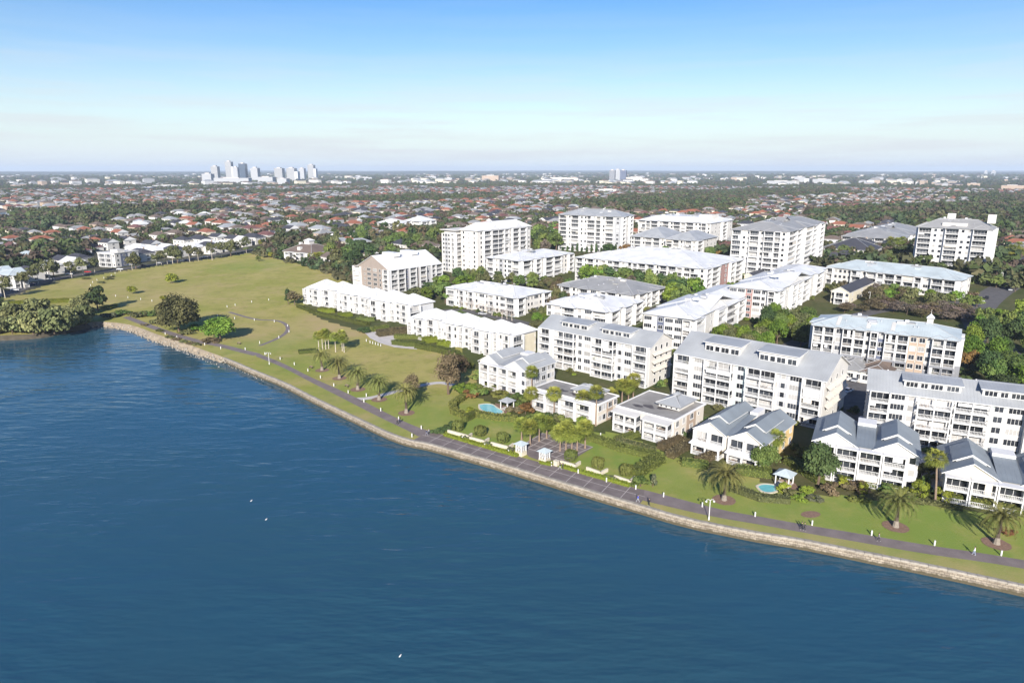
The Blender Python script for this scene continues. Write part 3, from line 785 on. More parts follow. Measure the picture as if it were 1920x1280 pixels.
class Building:
    def __init__(self, name, label, cat, near, xl, xr, h, ang=-41.0, over=0.7, L_=None, W_=None, left=None, group=None, base=None):
        a = R(ang); u = Vector((math.cos(a), math.sin(a), 0)); v = Vector((-math.sin(a), math.cos(a), 0))
        def solve(P, d, xt):
            lo, hi = 0.5, 140.0
            f = lambda s_: proj(P + d * s_)[0] - xt
            sg = 1 if f(hi) > f(lo) else -1
            for _ in range(50):
                m_ = (lo + hi) / 2
                if sg * f(m_) > 0: hi = m_
                else: lo = m_
            return lo
        N = at(*(near or left), h); zb = N.z if base is None else base
        N = flat(*(near or left), zb + h)
        if left and not near:
            Lx = L_; O = N
        else:
            Lx = L_ or solve(N, -u, xl); O = N - u * Lx
        Wx = W_ or solve(N, v, xr)
        self.L, self.W, self.h, self.over = Lx - 2 * over, Wx - 2 * over, h, over
        O = O + u * over + v * over
        self.o = bpy.data.objects.new(name, None); col.objects.link(self.o)
        self.o.location = (O.x, O.y, zb - 0.0); self.o.rotation_euler = (0, 0, a)
        tag(self.o, label, cat, group)
        self.u, self.v, self.O, self.zb, self.ang = u, v, O, zb, ang
        self.near_cam = math.hypot(O.x, O.y) < 330
        BUILDINGS.append(self)
    def world(self, x, y): return self.O + self.u * x + self.v * y
    def wall(self, x0, x1, y0, y1, z0, z1, m='white', name='wall'):
        return MB().box(x0, x1, y0, y1, z0 - (1.5 if z0 == 0 else 0), z1).obj(name, M[m], self.o)
    def part(self, name, mb, m): return mb.obj(name, m, self.o)
    def place(self, name, me, face, blk, s_, z, parent=None, out=0.0):
        x0, x1, y0, y1 = blk
        if face == 'F': p, rz = (x0 + s_, y0 - out, z), 0.0
        elif face == 'R': p, rz = (x1 + out, y0 + s_, z), math.pi / 2
        elif face == 'L': p, rz = (x0 - out, y1 - s_, z), -math.pi / 2
        else: p, rz = (x1 - s_, y1 + out, z), math.pi
        return new(name, me, self.o if parent is None else parent, p, rz)
    def facade(self, face, blk, pattern, floors, fh, z0=0.0, depth=1.9, solid=False, cover=True, out=0.0, s0=0.0, s1=None, wh=1.5, low=(0, 'trim'), finm='trim', bayroof=None):
        """cells left to right: w window, W wide window, s shuttered window, n/b/B balcony stacks, G/T/P/E/K coloured panel with windows, . blank"""
        x0, x1, y0, y1 = blk
        length = (x1 - x0) if face in 'FB' else (y1 - y0)
        s1 = length if s1 is None else s1
        pats = pattern if isinstance(pattern, list) else [pattern]
        tot = sum(UNIT[c] for c in pats[0])
        for fl in range(floors):
            pat = pats[min(fl, len(pats) - 1)]
            tot = sum(UNIT[c] for c in pat); k = (s1 - s0) / tot; s_ = s0
            for c in pat:
                cw = UNIT[c] * k; mid_ = s_ + cw / 2; z = z0 + fl * fh
                if c in PANEL and (fl == 0 or len(pats) > 1):
                    mb = MB().box(-cw / 2 + .1, cw / 2 - .1, -0.05, 0.0, 0.0, fh * (floors if len(pats) == 1 else 1) - (0.02 if len(pats) == 1 else 0))
                    self.place('wall_panel', mb.mesh('wall_panel', M[PANEL[c]]), face, blk, mid_, z, out=out)
                if c in 'wWsGTPEKv':
                    o2 = out + (0.05 if c in PANEL else 0.0)
                    w = {'w': min(1.4, cw * .72), 'W': min(3.2, cw * .84), 's': min(1.2, cw * .6), 'v': 0.7}.get(c, min(1.8, cw * .66))
                    w = round(w, 1); st = frnd.choice(['glass', 'glass', 'glass', 'blind'])
                    hh = wh if c != 'v' else 0.8
                    if self.near_cam:
                        wn = self.place('window', cached(('wf', w, hh), window_meshes(w, hh, st)[0]), face, blk, mid_, z + fh * 0.32, out=o2 + 0.01)
                        new('pane', cached(('wp', w, hh, st), window_meshes(w, hh, st)[1]), wn)
                        if c == 's':
                            for sx in (-1, 1):
                                new('shutter', cached(('sh', hh), lambda: MB().box(-.25, .25, -.06, -.005, 0, hh).mesh('shutter', M['louvre'])), wn, (sx * (w / 2 + .4), 0, 0))
                    else:
                        self.place('window', cached(('wb', w, hh, st), window_meshes(w, hh, st)[2]), face, blk, mid_, z + fh * 0.32, out=o2 + 0.01)
                elif c in 'nbB':
                    w = round(cw * 0.94, 1); d = depth
                    bl = self.place('balcony', cached(('bs', w, d), lambda: balcony_slab(w, d)), face, blk, mid_, z + 0.05, out=out)
                    new('railing', cached(('rl', w, d, solid), lambda: railing_mesh(w, d, 1.05, solid)), bl, (0, 0, 0.03))
                    st = frnd.choice(['glass', 'glass', 'glass', 'glass', 'glass', 'glass', 'blind'])
                    dw = round(w * frnd.choice([0.88, 0.93, 0.96]), 1)
                    new('glass_door', cached(('dr', dw, st), lambda: door_mesh(dw, min(2.45, fh - .42), st)), bl, (round(frnd.uniform(-.05, .05) * w, 2), -0.006, 0.03))
                    if self.near_cam and frnd.random() < 0.7:
                        sd = frnd.randrange(8)
                        new('outdoor_setting', cached(('cl', sd, w, d), lambda: clutter_mesh(sd, w, d)), bl, (0, 0, 0.0))
                    if frnd.random() < .14:
                        bw_, bh_ = round(w * frnd.choice([.3, .45, .9]), 1), frnd.choice([.8, 1.2, fh - .6])
                        new('sun_blind', cached(('sb', bw_, round(bh_, 1)), lambda: MB().box(-bw_ / 2, bw_ / 2, -d + .16, -d + .2, fh - .36 - bh_, fh - .36).mesh('sun_blind', M[frnd.choice(['trim', 'light_grey', 'warm', 'trim'])])), bl, (round(frnd.uniform(-.5, .5) * (w - bw_), 1), 0, 0))
                    if frnd.random() < (.22 if self.near_cam else .1):
                        new('pot_plant', cached(('pp', frnd.randrange(3)), lambda: crown_mesh('s', 777, 'green', 60, .4, 5, .8)), bl, (round(frnd.uniform(-.42, .42) * w, 1), -d + .5, .1), 0, (.42, .42, .55 + .4 * frnd.random()))
                    if fl == 0:
                        hh = z0 + floors * fh - z
                        ends = [-w / 2 + .08, w / 2 - .08] + ([0.0] if c == 'B' else [])
                        for e in ends:
                            self.place('post', cached(('po', round(hh, 1)), lambda: MB().box(-.13, .13, -.13, .13, -.3, hh).mesh('post', M['trim'])), face, blk, mid_ + e if face != 'x' else 0, z, out=out + d + 0.02)
                        if c != 'B' :
                            cut = low[0] * fh
                            for e in (-w / 2, w / 2):
                                self.place('fin_wall', cached(('fi', round(hh, 1), round(cut, 1), d, finm), lambda: MB().box(-.09, .09, -d + .12, -.012, cut - .3 if not cut else cut, hh - .02).mesh('fin_wall', M[finm])), face, blk, mid_ + e, z, out=out)
                                if cut: self.place('fin_wall', cached(('fl', round(cut, 1), d, low[1]), lambda: MB().box(-.2, .2, -d - .16, -.012, -.3, cut - .004).mesh('fin_wall', M[low[1]])), face, blk, mid_ + e, z, out=out)
                            if cut:
                                for q in range(1, low[0] + 1):
                                    self.place('wall_panel', cached(('wp', w, d, low[1]), lambda: MB().box(-w / 2 + .21, w / 2 - .21, -d - .05, -d + .1, -.62, .1).mesh('wall_panel', M[low[1]])), face, blk, mid_, z + q * fh, out=out)
                        if cover and bayroof and c in 'bB':
                            self.place('bay_roof', cached(('br', w, d, bayroof), lambda: bay_roof_mesh(w, d, *bayroof)), face, blk, mid_, z0 + floors * fh, out=out)
                        elif cover:
                            self.place('balcony_roof', cached(('bc', w, d), lambda: MB().box(-w / 2 - .12, w / 2 + .12, -d - .3, -.014, -.1, .12).mesh('balcony_roof', M['trim'])), face, blk, mid_, z0 + floors * fh - 0.13, out=out)
                s_ += cw
    def band(self, blk, z0, z1, m, t_=0.04):
        """lower storeys in another colour, a skin just proud of the wall"""
        x0, x1, y0, y1 = blk
        mb = MB()
        mb.box(x0 - t_, x1 + t_, y0 - t_, y1 + t_, z0, z1, skip='bt')
        for k in range(1): pass
        return mb.obj('wall_band', M[m], self.o)
    def hip(self, x0, x1, y0, y1, z, pitch=18.0, m='roof_white', over=None, inset=1.0, top=None, name='roof'):
        ov = self.over if over is None else over
        x0 -= ov; x1 += ov; y0 -= ov; y1 += ov
        tp = math.tan(R(pitch)); half = min(x1 - x0, y1 - y0) / 2
        hgt = half * tp if top is None else top
        run = hgt / tp
        zf, zt = z + 0.28, z + 0.28 + hgt
        A = [(x0, y0, zf), (x1, y0, zf), (x1, y1, zf), (x0, y1, zf)]
        B = [(x0 + run, y0 + run, zt), (x1 - run, y0 + run, zt), (x1 - run, y1 - run, zt), (x0 + run, y1 - run, zt)]
        mb = MB(); sl = run / math.cos(R(pitch))
        for i in range(4):
            j = (i + 1) % 4
            La = math.dist(A[i], A[j])
            pts = [A[i], A[j], B[j], B[i]]; uv = [(0, 0), (La, 0), (La - run, sl), (run, sl)]
            if math.dist(B[i], B[j]) < 0.02: pts, uv = pts[:3], uv[:3]
            mb.poly(pts, 0, uv)
        if min(B[1][0] - B[0][0], B[2][1] - B[1][1]) > 0.02: mb.poly(B)
        lo = [(p[0], p[1], z) for p in A]
        for i in range(4): mb.poly([lo[i], lo[(i + 1) % 4], A[(i + 1) % 4], A[i]], 1)
        mb.poly(lo[::-1], 1)
        ro = mb.obj(name, [M[m], M['gutter']], self.o)
        if half > 2.5:
            cp = MB()
            for i in range(4):
                cp.tube([A[i], B[i]], [.12, .12], 4)
                if math.dist(B[i], B[(i + 1) % 4]) > .1 and (i < 2 or hgt < half * tp - .05): cp.tube([B[i], B[(i + 1) % 4]], [.13, .13], 4)
            new('ridge_cap', cp.mesh('ridge_cap', M['cap']), ro)
        return ro
    def gable(self, x0, x1, y0, y1, z, pitch=24.0, m='roof_grey', axis='x', over=None, wallm='white', t_=0.22, name='roof', asym=0.5, ends=True):
        """pitched roof with its ridge along axis; closed gable walls below"""
        ov = self.over if over is None else over
        tp = math.tan(R(pitch))
        sw = axis == 'y'
        a0, a1, b0, b1 = (y0, y1, x0, x1) if sw else (x0, x1, y0, y1)
        bm_ = b0 + (b1 - b0) * asym
        def P(a, b, zz): return (b, a, zz) if sw else (a, b, zz)
        h0 = (bm_ - b0) * tp
        tp2 = h0 / (b1 - bm_)
        zr = z + h0
        mb = MB(); A0, A1 = a0 - ov, a1 + ov
        e0, e1 = b0 - ov, b1 + ov; z0_, z1_ = z - ov * tp, z - ov * tp2
        for (eb, ez, flip) in ((e0, z0_, False), (e1, z1_, True)):
            top = [P(A0, eb, ez + t_), P(A1, eb, ez + t_), P(A1, bm_, zr + t_), P(A0, bm_, zr + t_)]
            bot = [P(A0, eb, ez), P(A1, eb, ez), P(A1, bm_, zr), P(A0, bm_, zr)]
            sl = math.hypot(bm_ - eb, zr - ez); uv = [(0, 0), (A1 - A0, 0), (A1 - A0, sl), (0, sl)]
            f = flip != sw
            mb.poly(top[::-1] if f else top, 0, uv[::-1] if f else uv)
            mb.poly(bot if f else bot[::-1], 1)
            q = [bot[0], bot[1], top[1], top[0]]; mb.poly(q[::-1] if f else q, 1)
            for i, j in ((1, 2), (3, 0)):
                q = [bot[i], bot[j], top[j], top[i]]; mb.poly(q[::-1] if f else q, 1)
        o = mb.obj(name, [M[m], M['trim']], self.o)
        if ends:
            for aa, s_ in ((a0, 1), (a1, -1)):
                g = MB()
                p = [P(aa, b0, z), P(aa, b1, z), P(aa, bm_, zr - 0.02)]
                q = [P(aa + s_ * .25, b0, z), P(aa + s_ * .25, b1, z), P(aa + s_ * .25, bm_, zr - 0.02)]
                g.poly(p if (s_ > 0) != sw else p[::-1]); g.poly(q[::-1] if (s_ > 0) != sw else q)
                for i in range(3): g.poly([p[i], p[(i + 1) % 3], q[(i + 1) % 3], q[i]])
                new('gable_wall', g.mesh('gable_wall', M[wallm]), self.o)
        self.ridge_z = zr
        return o
    def box(self, name, x0, x1, y0, y1, z0, z1, m):
        return MB().box(x0, x1, y0, y1, z0, z1).obj(name, M[m], self.o)
    def dormer(self, xc, w, y0, z0, pitch, depth, m, wins='Ww', ledge=True):
        """shed dormer on the front slope: recessed white box with windows and its own sheet roof"""
        tp = math.tan(R(pitch)); hgt = depth * tp * 0.86
        z = z0 + y0 * tp
        d = self.box('dormer', xc - w / 2, xc + w / 2, y0, y0 + depth, z - 0.6, z + hgt, 'white')
        mb = MB(); t_ = 0.2; o_ = 0.7
        fl = 0.10
        top = [(xc - w / 2 - .5, y0 - o_, z + hgt - .05), (xc + w / 2 + .5, y0 - o_, z + hgt - .05), (xc + w / 2 + .5, y0 + depth + .8, z + hgt + .55), (xc - w / 2 - .5, y0 + depth + .8, z + hgt + .55)]
        bot = [(p[0], p[1], p[2] - t_) for p in top]
        mb.poly(top, 0, [(0, 0), (w + 1, 0), (w + 1, depth + 1.5), (0, depth + 1.5)]); mb.poly(bot[::-1], 1)
        for i in range(4): mb.poly([bot[i], bot[(i + 1) % 4], top[(i + 1) % 4], top[i]], 1)
        new('dormer_roof', mb.mesh('dormer_roof', [M[m], M['trim']]), d)
        k = len(wins); tot = sum(UNIT[c] for c in wins); s_ = xc - w / 2
        for c in wins:
            cw = UNIT[c] * w / tot
            ww = round(cw * .75, 1); hh = round(min(1.5, hgt * .55), 1)
            wn = new('window', cached(('wb', ww, hh, 'glass'), window_meshes(ww, hh, 'glass')[2]), d, (s_ + cw / 2, y0 - 0.01, z + 0.30))
            s_ += cw
        return d
BUILDINGS = []
# ------------------------------------------------------------------ plants
def leaf_mesh(name, cen, nor, size, tint, m, aspect=0.75, seed=0):
    rs = np.random.RandomState(seed)
    n_ = len(cen)
    nor = nor / np.maximum(np.linalg.norm(nor, axis=1, keepdims=True), 1e-6)
    a = rs.normal(size=(n_, 3)); a -= nor * np.sum(a * nor, axis=1, keepdims=True)
    a /= np.maximum(np.linalg.norm(a, axis=1, keepdims=True), 1e-6)
    b_ = np.cross(nor, a)
    s_ = (size * 0.5).reshape(-1, 1)
    v = np.stack([cen - a * s_ - b_ * s_ * aspect * .6, cen + a * s_ * .7 - b_ * s_ * aspect, cen + a * s_ + b_ * s_ * aspect * .7, cen - a * s_ * .6 + b_ * s_ * aspect], axis=1).reshape(-1, 3)
    me = bpy.data.meshes.new(name)
    me.vertices.add(4 * n_); me.loops.add(4 * n_); me.polygons.add(n_)
    me.vertices.foreach_set('co', v.astype(np.float32).ravel())
    me.loops.foreach_set('vertex_index', np.arange(4 * n_, dtype=np.int32))
    me.polygons.foreach_set('loop_start', np.arange(0, 4 * n_, 4, dtype=np.int32))
    me.polygons.foreach_set('loop_total', np.full(n_, 4, dtype=np.int32))
    at_ = me.attributes.new('tint', 'FLOAT', 'POINT')
    at_.data.foreach_set('value', np.repeat(tint, 4).astype(np.float32))
    me.materials.append(m)
    me.update(calc_edges=True)
    return me

def crown_mesh(kind, seed, leaves, n_leaf, leaf, blobs=16, flatten=0.8, low=0.15, spread=1.0, column=False, sparse=0.0):
    """unit crown: radius about 1, height 0..2*flatten; leaf clumps on many uneven boughs"""
    rs = np.random.RandomState(seed)
    cen, nor, siz, tin = [], [], [], []
    per = n_leaf // blobs
    for b_ in range(blobs):
        while True:
            c = rs.uniform(-1, 1, 3)
            r_ = np.linalg.norm(c)
            if 0.25 < r_ < 1: break
        c = c / r_ * (r_ ** 0.45) * 0.70
        br = rs.uniform(0.26, 0.46) if n_leaf < 3000 else rs.uniform(0.28, 0.50)
        if column: c[0] *= 0.45 * (1.1 - 0.5 * (c[2] + 1)); c[1] *= 0.45 * (1.1 - 0.5 * (c[2] + 1)); br *= 0.62
        if c[2] < -0.45: c[2] *= 0.6
        d = rs.normal(size=(per, 3)); d /= np.linalg.norm(d, axis=1, keepdims=True)
        d[:, 2] = np.where(d[:, 2] < -0.35, -d[:, 2] * 0.5, d[:, 2])
        rr = br * (rs.uniform(0.55, 1.12, (per, 1)) ** (0.7 if not sparse else 0.4))
        p = c + d * rr * spread
        p[:, 2] = (p[:, 2] + 0.85) * flatten
        cen.append(p); nor.append(d + rs.normal(scale=0.5, size=(per, 3)) + np.array([0, 0, .25]))
        siz.append(leaf * rs.uniform(0.55, 1.35, per)); tin.append(np.clip(rs.uniform(0.05, 0.85) + rs.normal(scale=0.16, size=per), 0, 1))
    return leaf_mesh('crown', np.vstack(cen), np.vstack(nor), np.concatenate(siz), np.concatenate(tin), LEAF[leaves], seed=seed)

def trunk_mesh(seed, m, bare=0.55, lean=0.06, limbs=5, r0=0.05):
    """unit trunk for a tree of height 1: taper, limbs reaching into the crown"""
    rr = random.Random(seed); mb = MB()
    top = Vector((rr.uniform(-lean, lean), rr.uniform(-lean, lean), bare))
    mb.tube([(0, 0, -0.02), (top.x * .4, top.y * .4, bare * .5), top], [r0, r0 * .75, r0 * .55], 7)
    for k in range(limbs):
        a = 6.283 * k / limbs + rr.uniform(-.4, .4)
        e = Vector((math.cos(a) * rr.uniform(.14, .26), math.sin(a) * rr.uniform(.14, .26), bare + rr.uniform(.16, .34)))
        s_ = top * rr.uniform(.8, 1.0)
        mb.tube([s_, s_.lerp(e, .5) + Vector((0, 0, .02)), e], [r0 * .42, r0 * .3, r0 * .12], 5)
    return mb.mesh('trunk', M[m], True)

# kinds: leaf colour, crown options, trunk colour, share of the height that is bare trunk
KIND = {
    'round': dict(leaves='green', flatten=0.85, trunk='trunk', clear=0.16),
    'bright': dict(leaves='bright', flatten=0.9, trunk='trunk', clear=0.16),
    'dark': dict(leaves='dark', flatten=0.95, trunk='trunk', clear=0.14),
    'olive': dict(leaves='olive', flatten=0.85, trunk='trunk', clear=0.12),
    'grey': dict(leaves='grey', flatten=0.8, trunk='trunk', clear=0.10),
    'gum': dict(leaves='olive', flatten=0.85, trunk='pale_trunk', clear=0.30, sparse=1.0, r0=.022),
    'fig': dict(leaves='fig', flatten=0.85, trunk='trunk', clear=0.04, big=1),
    'mangrove': dict(leaves='mangrove', flatten=0.7, trunk='trunk', clear=0.0),
    'brown': dict(leaves='brown', flatten=1.0, trunk='trunk', clear=0.2, sparse=1.0),
    'twig': dict(leaves='twig', flatten=1.1, trunk='pale_trunk', clear=0.25, sparse=1.0, few=.25),
    'bare': dict(leaves='bare', flatten=0.75, trunk='trunk', clear=0.2, sparse=1.0),
    'yellow': dict(leaves='yellow', flatten=0.95, trunk='trunk', clear=0.08),
    'rust': dict(leaves='rust', flatten=0.9, trunk='trunk', clear=0.1),
    'cypress': dict(leaves='dark', flatten=1.6, trunk='trunk', clear=0.03, column=True),
}
LEVEL = {'hi': (5200, 0.115, 30), 'mid': (1300, 0.19, 20), 'low': (260, 0.33, 12)}
def tree_meshes(kind, level, var):
    K = KIND[kind]; n_, lf, bl = LEVEL[level]
    if K.get('big'): n_, lf, bl = 11000, .085, 46
    if K.get('sparse'): n_ = int(n_ * 0.62 * K.get('few', 1)); lf *= 0.85 * (.6 if K.get('few') else 1)
    cr = cached(('crown', kind, level, var), lambda: crown_mesh(kind, 100 * var + sum(map(ord, kind)), K['leaves'], n_, lf, bl, K['flatten'], column=K.get('column', False), sparse=K.get('sparse', 0)))
    tr = cached(('trunk', kind, var), lambda: trunk_mesh(var * 7 + len(kind), K['trunk'], max(.12, K['clear'] + .16), r0=K.get('r0', .05)))
    return cr, tr
trnd = random.Random(11)
TREES = []
def tree(kind, px=None, h=9.0, rad=4.0, label=None, name='tree', cat='tree', group=None, pos=None, level=None):
    p = at(*px) if pos is None else Vector((pos[0], pos[1], terrain(pos[0], pos[1])))
    dist = math.hypot(p.x, p.y)
    level = level or ('hi' if dist < 330 else 'mid' if dist < 620 else 'low')
    K = KIND[kind]; var = trnd.randrange(3)
    cr, tr = tree_meshes(kind, level, var)
    e = bpy.data.objects.new(name, None); col.objects.link(e)
    e.location = p; e.rotation_euler = (0, 0, trnd.uniform(0, 6.28))
    tag(e, label, cat, group)
    clear = K['clear'] * h
    new('trunk', tr, e, (0, 0, 0), 0, (h * .75, h * .75, h))
    top_z = 2 * K['flatten'] * 0.97
    zs = (h - clear) / top_z * 1.06
    new('crown', cr, e, (0, 0, clear), 0, (rad, rad * trnd.uniform(.9, 1.1), zs))
    TREES.append((p.x, p.y, rad))
    return e

def frond_rows(rs, n_fr, length, droop, rise, width, segs=7):
    cen, quads, tint = [], [], []
    for k in range(n_fr):
        az = 6.283 * k * 0.381966 + rs.uniform(-.1, .1)
        el = rise[0] + (rise[1] - rise[0]) * (k + 0.5) / n_fr + rs.uniform(-.1, .1)
        L_ = length * rs.uniform(.85, 1.08)
        d = Vector((math.cos(az), math.sin(az), 0)); side = Vector((-math.sin(az), math.cos(az), 0))
        pts = []; p = Vector((0, 0, 0)) + d * .15; e = el
        for s_ in range(segs + 1):
            pts.append(p.copy()); p = p + (d * math.cos(e) + Vector((0, 0, math.sin(e)))) * (L_ / segs); e -= droop / segs * (1.0 + s_ * .12)
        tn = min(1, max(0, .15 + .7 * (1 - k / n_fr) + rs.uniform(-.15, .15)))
        for s_ in range(segs):
            a, b_ = pts[s_], pts[s_ + 1]
            up = (b_ - a).cross(side).normalized()
            if up.z < 0: up = -up
            w = width * (math.sin(min(1, (s_ + .9) / segs) * 2.7) * .85 + .2)
            for sg in (-1, 1):
                for q in range(3):          # separate leaflets with gaps between them
                    f0, f1 = (q + .08) / 3, (q + .62) / 3
                    ra, rb = a.lerp(b_, f0), a.lerp(b_, f1)
                    tip = side * sg * w + (b_ - a).normalized() * w * .55 - up * w * .22
                    quads.append([ra, rb, rb + tip, ra + tip * .96]); tint.append(tn)
            quads.append([a - side * .04, b_ - side * .03, b_ + side * .03, a + side * .04]); tint.append(min(1, tn + .3))
    return quads, tint
def quad_mesh(name, quads, tint, m):
    me = bpy.data.meshes.new(name)
    v = [tuple(p) for q in quads for p in q]
    me.from_pydata(v, [], [tuple(range(4 * i, 4 * i + 4)) for i in range(len(quads))])
    a = me.attributes.new('tint', 'FLOAT', 'POINT'); a.data.foreach_set('value', np.repeat(tint, 4).astype(np.float32))
    me.materials.append(m); me.update(); return me
def date_crown(var):
    rs = random.Random(40 + var)
    q, t_ = frond_rows(rs, 58, 4.7, 1.55, (1.42, -0.18), 0.36)
    return quad_mesh('crown', q, t_, LEAF['palm'])
def fan_crown(var):
    rs = random.Random(60 + var); quads, tint = [], []
    for k in range(36):
        az = 6.283 * k * 0.381966; el = 1.3 - 2.0 * (k + .5) / 36 + rs.uniform(-.12, .12)
        d = Vector((math.cos(az) * math.cos(el), math.sin(az) * math.cos(el), math.sin(el)))
        side = Vector((-math.sin(az), math.cos(az), 0)); up = side.cross(d)
        hub = d * rs.uniform(.75, 1.0)
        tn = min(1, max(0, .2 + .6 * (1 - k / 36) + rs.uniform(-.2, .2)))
        quads.append([d * .1 - side * .03, d * .1 + side * .03, hub + side * .03, hub - side * .03]); tint.append(tn)
        for j in range(-5, 6):
            a = j * .26; dir_ = d * math.cos(a) + side * math.sin(a)
            L_ = rs.uniform(.8, 1.2); dr = Vector((0, 0, -.30 * L_))
            nx = d * math.cos(a + .22) + side * math.sin(a + .22)
            m_ = hub + dir_ * L_ * .6
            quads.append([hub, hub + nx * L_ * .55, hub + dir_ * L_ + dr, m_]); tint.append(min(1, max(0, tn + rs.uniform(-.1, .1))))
    for k in range(14):        # dead skirt
        az = rs.uniform(0, 6.283); d = Vector((math.cos(az), math.sin(az), 0)); s_ = Vector((-d.y, d.x, 0))
        quads.append([d * .2, d * .2 + s_ * .2, d * .55 + s_ * .35 + Vector((0, 0, -1.0)), d * .5 - s_ * .2 + Vector((0, 0, -1.1))]); tint.append(.3)
    return quad_mesh('crown', quads, tint, LEAF['fan'])
def palm(kind, px, h, label, scale=1.0, group=None, lean=0.0, mulch=False):
    p = at(*px); var = trnd.randrange(3)
    e = bpy.data.objects.new('date_palm' if kind == 'date' else 'fan_palm', None); col.objects.link(e)
    e.location = p; e.rotation_euler = (0, 0, trnd.uniform(0, 6.28)); tag(e, label, 'palm', group)
    hh = round(h + (.6 if kind == 'date' else 0), 1)
    if kind == 'date':
        def tm():
            mb = MB(); mb.tube([(0, 0, 0.9), (0, 0, hh * .5), (0, 0, hh - .5), (0, 0, hh + .1)], [.40, .36, .40, .62], 9); return mb.mesh('trunk', M['palm_trunk'], True)
        new('trunk', cached(('dt', hh), tm), e)
        new('root_boss', cached('db', lambda: MB().tube([(0, 0, -.1), (0, 0, .5), (0, 0, 1.4)], [.72, .58, .47], 9).mesh('root_boss', M['palm_base'], True)), e)
        new('crown', cached(('dc', var), lambda: date_crown(var)), e, (0, 0, hh), 0, (scale,) * 3)
        if mulch:
            ring = [(math.cos(k * .3142) * 2.5 * (1 + .05 * math.sin(k * 2.3)), math.sin(k * .3142) * 2.5, .05) for k in range(20)]
            ring = [(x_, y_, .05 + terrain(p.x, p.y) - p.z) for x_, y_, z_ in ring]
            m_ = MB().poly(ring); new('mulch_ring', m_.mesh('mulch_ring', M['mulch']), e)
    else:
        dx = lean * h
        def tm():
            mb = MB(); mb.tube([(0, 0, -.1), (0, 0, .5), (dx * .4, 0, hh * .5), (dx, 0, hh)], [.34, .24, .19, .17] if kind != 'pale' else [.2, .15, .13, .12], 7); return mb.mesh('trunk', M['pale_trunk' if kind == 'pale' else 'timber'], True)
        new('trunk', cached(('ft', hh, round(dx, 1), kind), tm), e)
        new('crown', cached(('fc', var), lambda: fan_crown(var)), e, (dx, 0, hh), 0, (1.45 * scale,) * 3)
    return e

def box_points(rs, sx, sy, sz, dens):
    """points and normals on the top and sides of a clipped block"""
    out = []
    for area, fn in ((sx * sy, lambda k: (np.c_[rs.uniform(-sx / 2, sx / 2, k), rs.uniform(-sy / 2, sy / 2, k), np.full(k, sz)], (0, 0, 1))),
                     (sx * sz, lambda k: (np.c_[rs.uniform(-sx / 2, sx / 2, k), np.full(k, -sy / 2), rs.uniform(0, sz, k)], (0, -1, 0))),
                     (sx * sz, lambda k: (np.c_[rs.uniform(-sx / 2, sx / 2, k), np.full(k, sy / 2), rs.uniform(0, sz, k)], (0, 1, 0))),
                     (sy * sz, lambda k: (np.c_[np.full(k, sx / 2), rs.uniform(-sy / 2, sy / 2, k), rs.uniform(0, sz, k)], (1, 0, 0))),
                     (sy * sz, lambda k: (np.c_[np.full(k, -sx / 2), rs.uniform(-sy / 2, sy / 2, k), rs.uniform(0, sz, k)], (-1, 0, 0)))):
        k = max(4, int(area * dens)); p, nn = fn(k)
        out.append((p + rs.normal(scale=.07, size=p.shape), np.tile(np.array(nn, float), (k, 1)) + rs.normal(scale=.45, size=(k, 3))))
    return np.vstack([o[0] for o in out]), np.vstack([o[1] for o in out])
def hedge(px, width, height, label, leaves='hedge', dens=16, name='hedge', group=None, px_is_world=False):
    pts = [Vector(p) if px_is_world else at(*p) for p in px]
    base = pts[0].copy(); base.z = terrain(base.x, base.y)
    cen, nor = [], []; core = MB(); rs = np.random.RandomState(int(abs(base.x * 31 + base.y * 17)) % 9999)
    for a, b_ in zip(pts[:-1], pts[1:]):
        d = b_ - a; d.z = 0; L_ = d.length; ang = math.atan2(d.y, d.x); mid_ = (a + b_) * .5
        zz = terrain(mid_.x, mid_.y) - base.z
        p, nn = box_points(rs, L_ + width * .6, width, height, dens)
        c, s_ = math.cos(ang), math.sin(ang)
        rot = np.array([[c, -s_, 0], [s_, c, 0], [0, 0, 1]])
        cen.append(p @ rot.T + np.array([mid_.x - base.x, mid_.y - base.y, zz])); nor.append(nn @ rot.T)
        q = [Vector((x_ * c - y_ * s_ + mid_.x - base.x, x_ * s_ + y_ * c + mid_.y - base.y, zz)) for x_, y_ in ((-L_ / 2 - width * .25, -width * .44), (L_ / 2 + width * .25, -width * .44), (L_ / 2 + width * .25, width * .44), (-L_ / 2 - width * .25, width * .44))]
        tq = [v + Vector((0, 0, height * .93)) for v in q]; q = [v - Vector((0, 0, .3)) for v in q]
        core.poly(tq)
        for i in range(4): core.poly([q[i], q[(i + 1) % 4], tq[(i + 1) % 4], tq[i]])
    cen = np.vstack(cen); nor = np.vstack(nor)
    e = bpy.data.objects.new(name, None); col.objects.link(e); e.location = base
    tag(e, label, 'hedge' if name == 'hedge' else 'shrub', group)
    new('foliage', leaf_mesh('foliage', cen, nor, rs.uniform(.18, .42, len(cen)), np.clip(rs.normal(.45, .25, len(cen)), 0, 1), LEAF[leaves], seed=3), e)
    cm = core.mesh('dark_core', LEAF[leaves]); new('dark_core', cm, e)  # added solid core in the darker leaf colour, closes gaps in the foliage
    return e
def stem_mesh():
    return MB().tube([(0, 0, -.2), (0, 0, .6)], [.14, .1], 6).mesh('stem', M['trunk'])
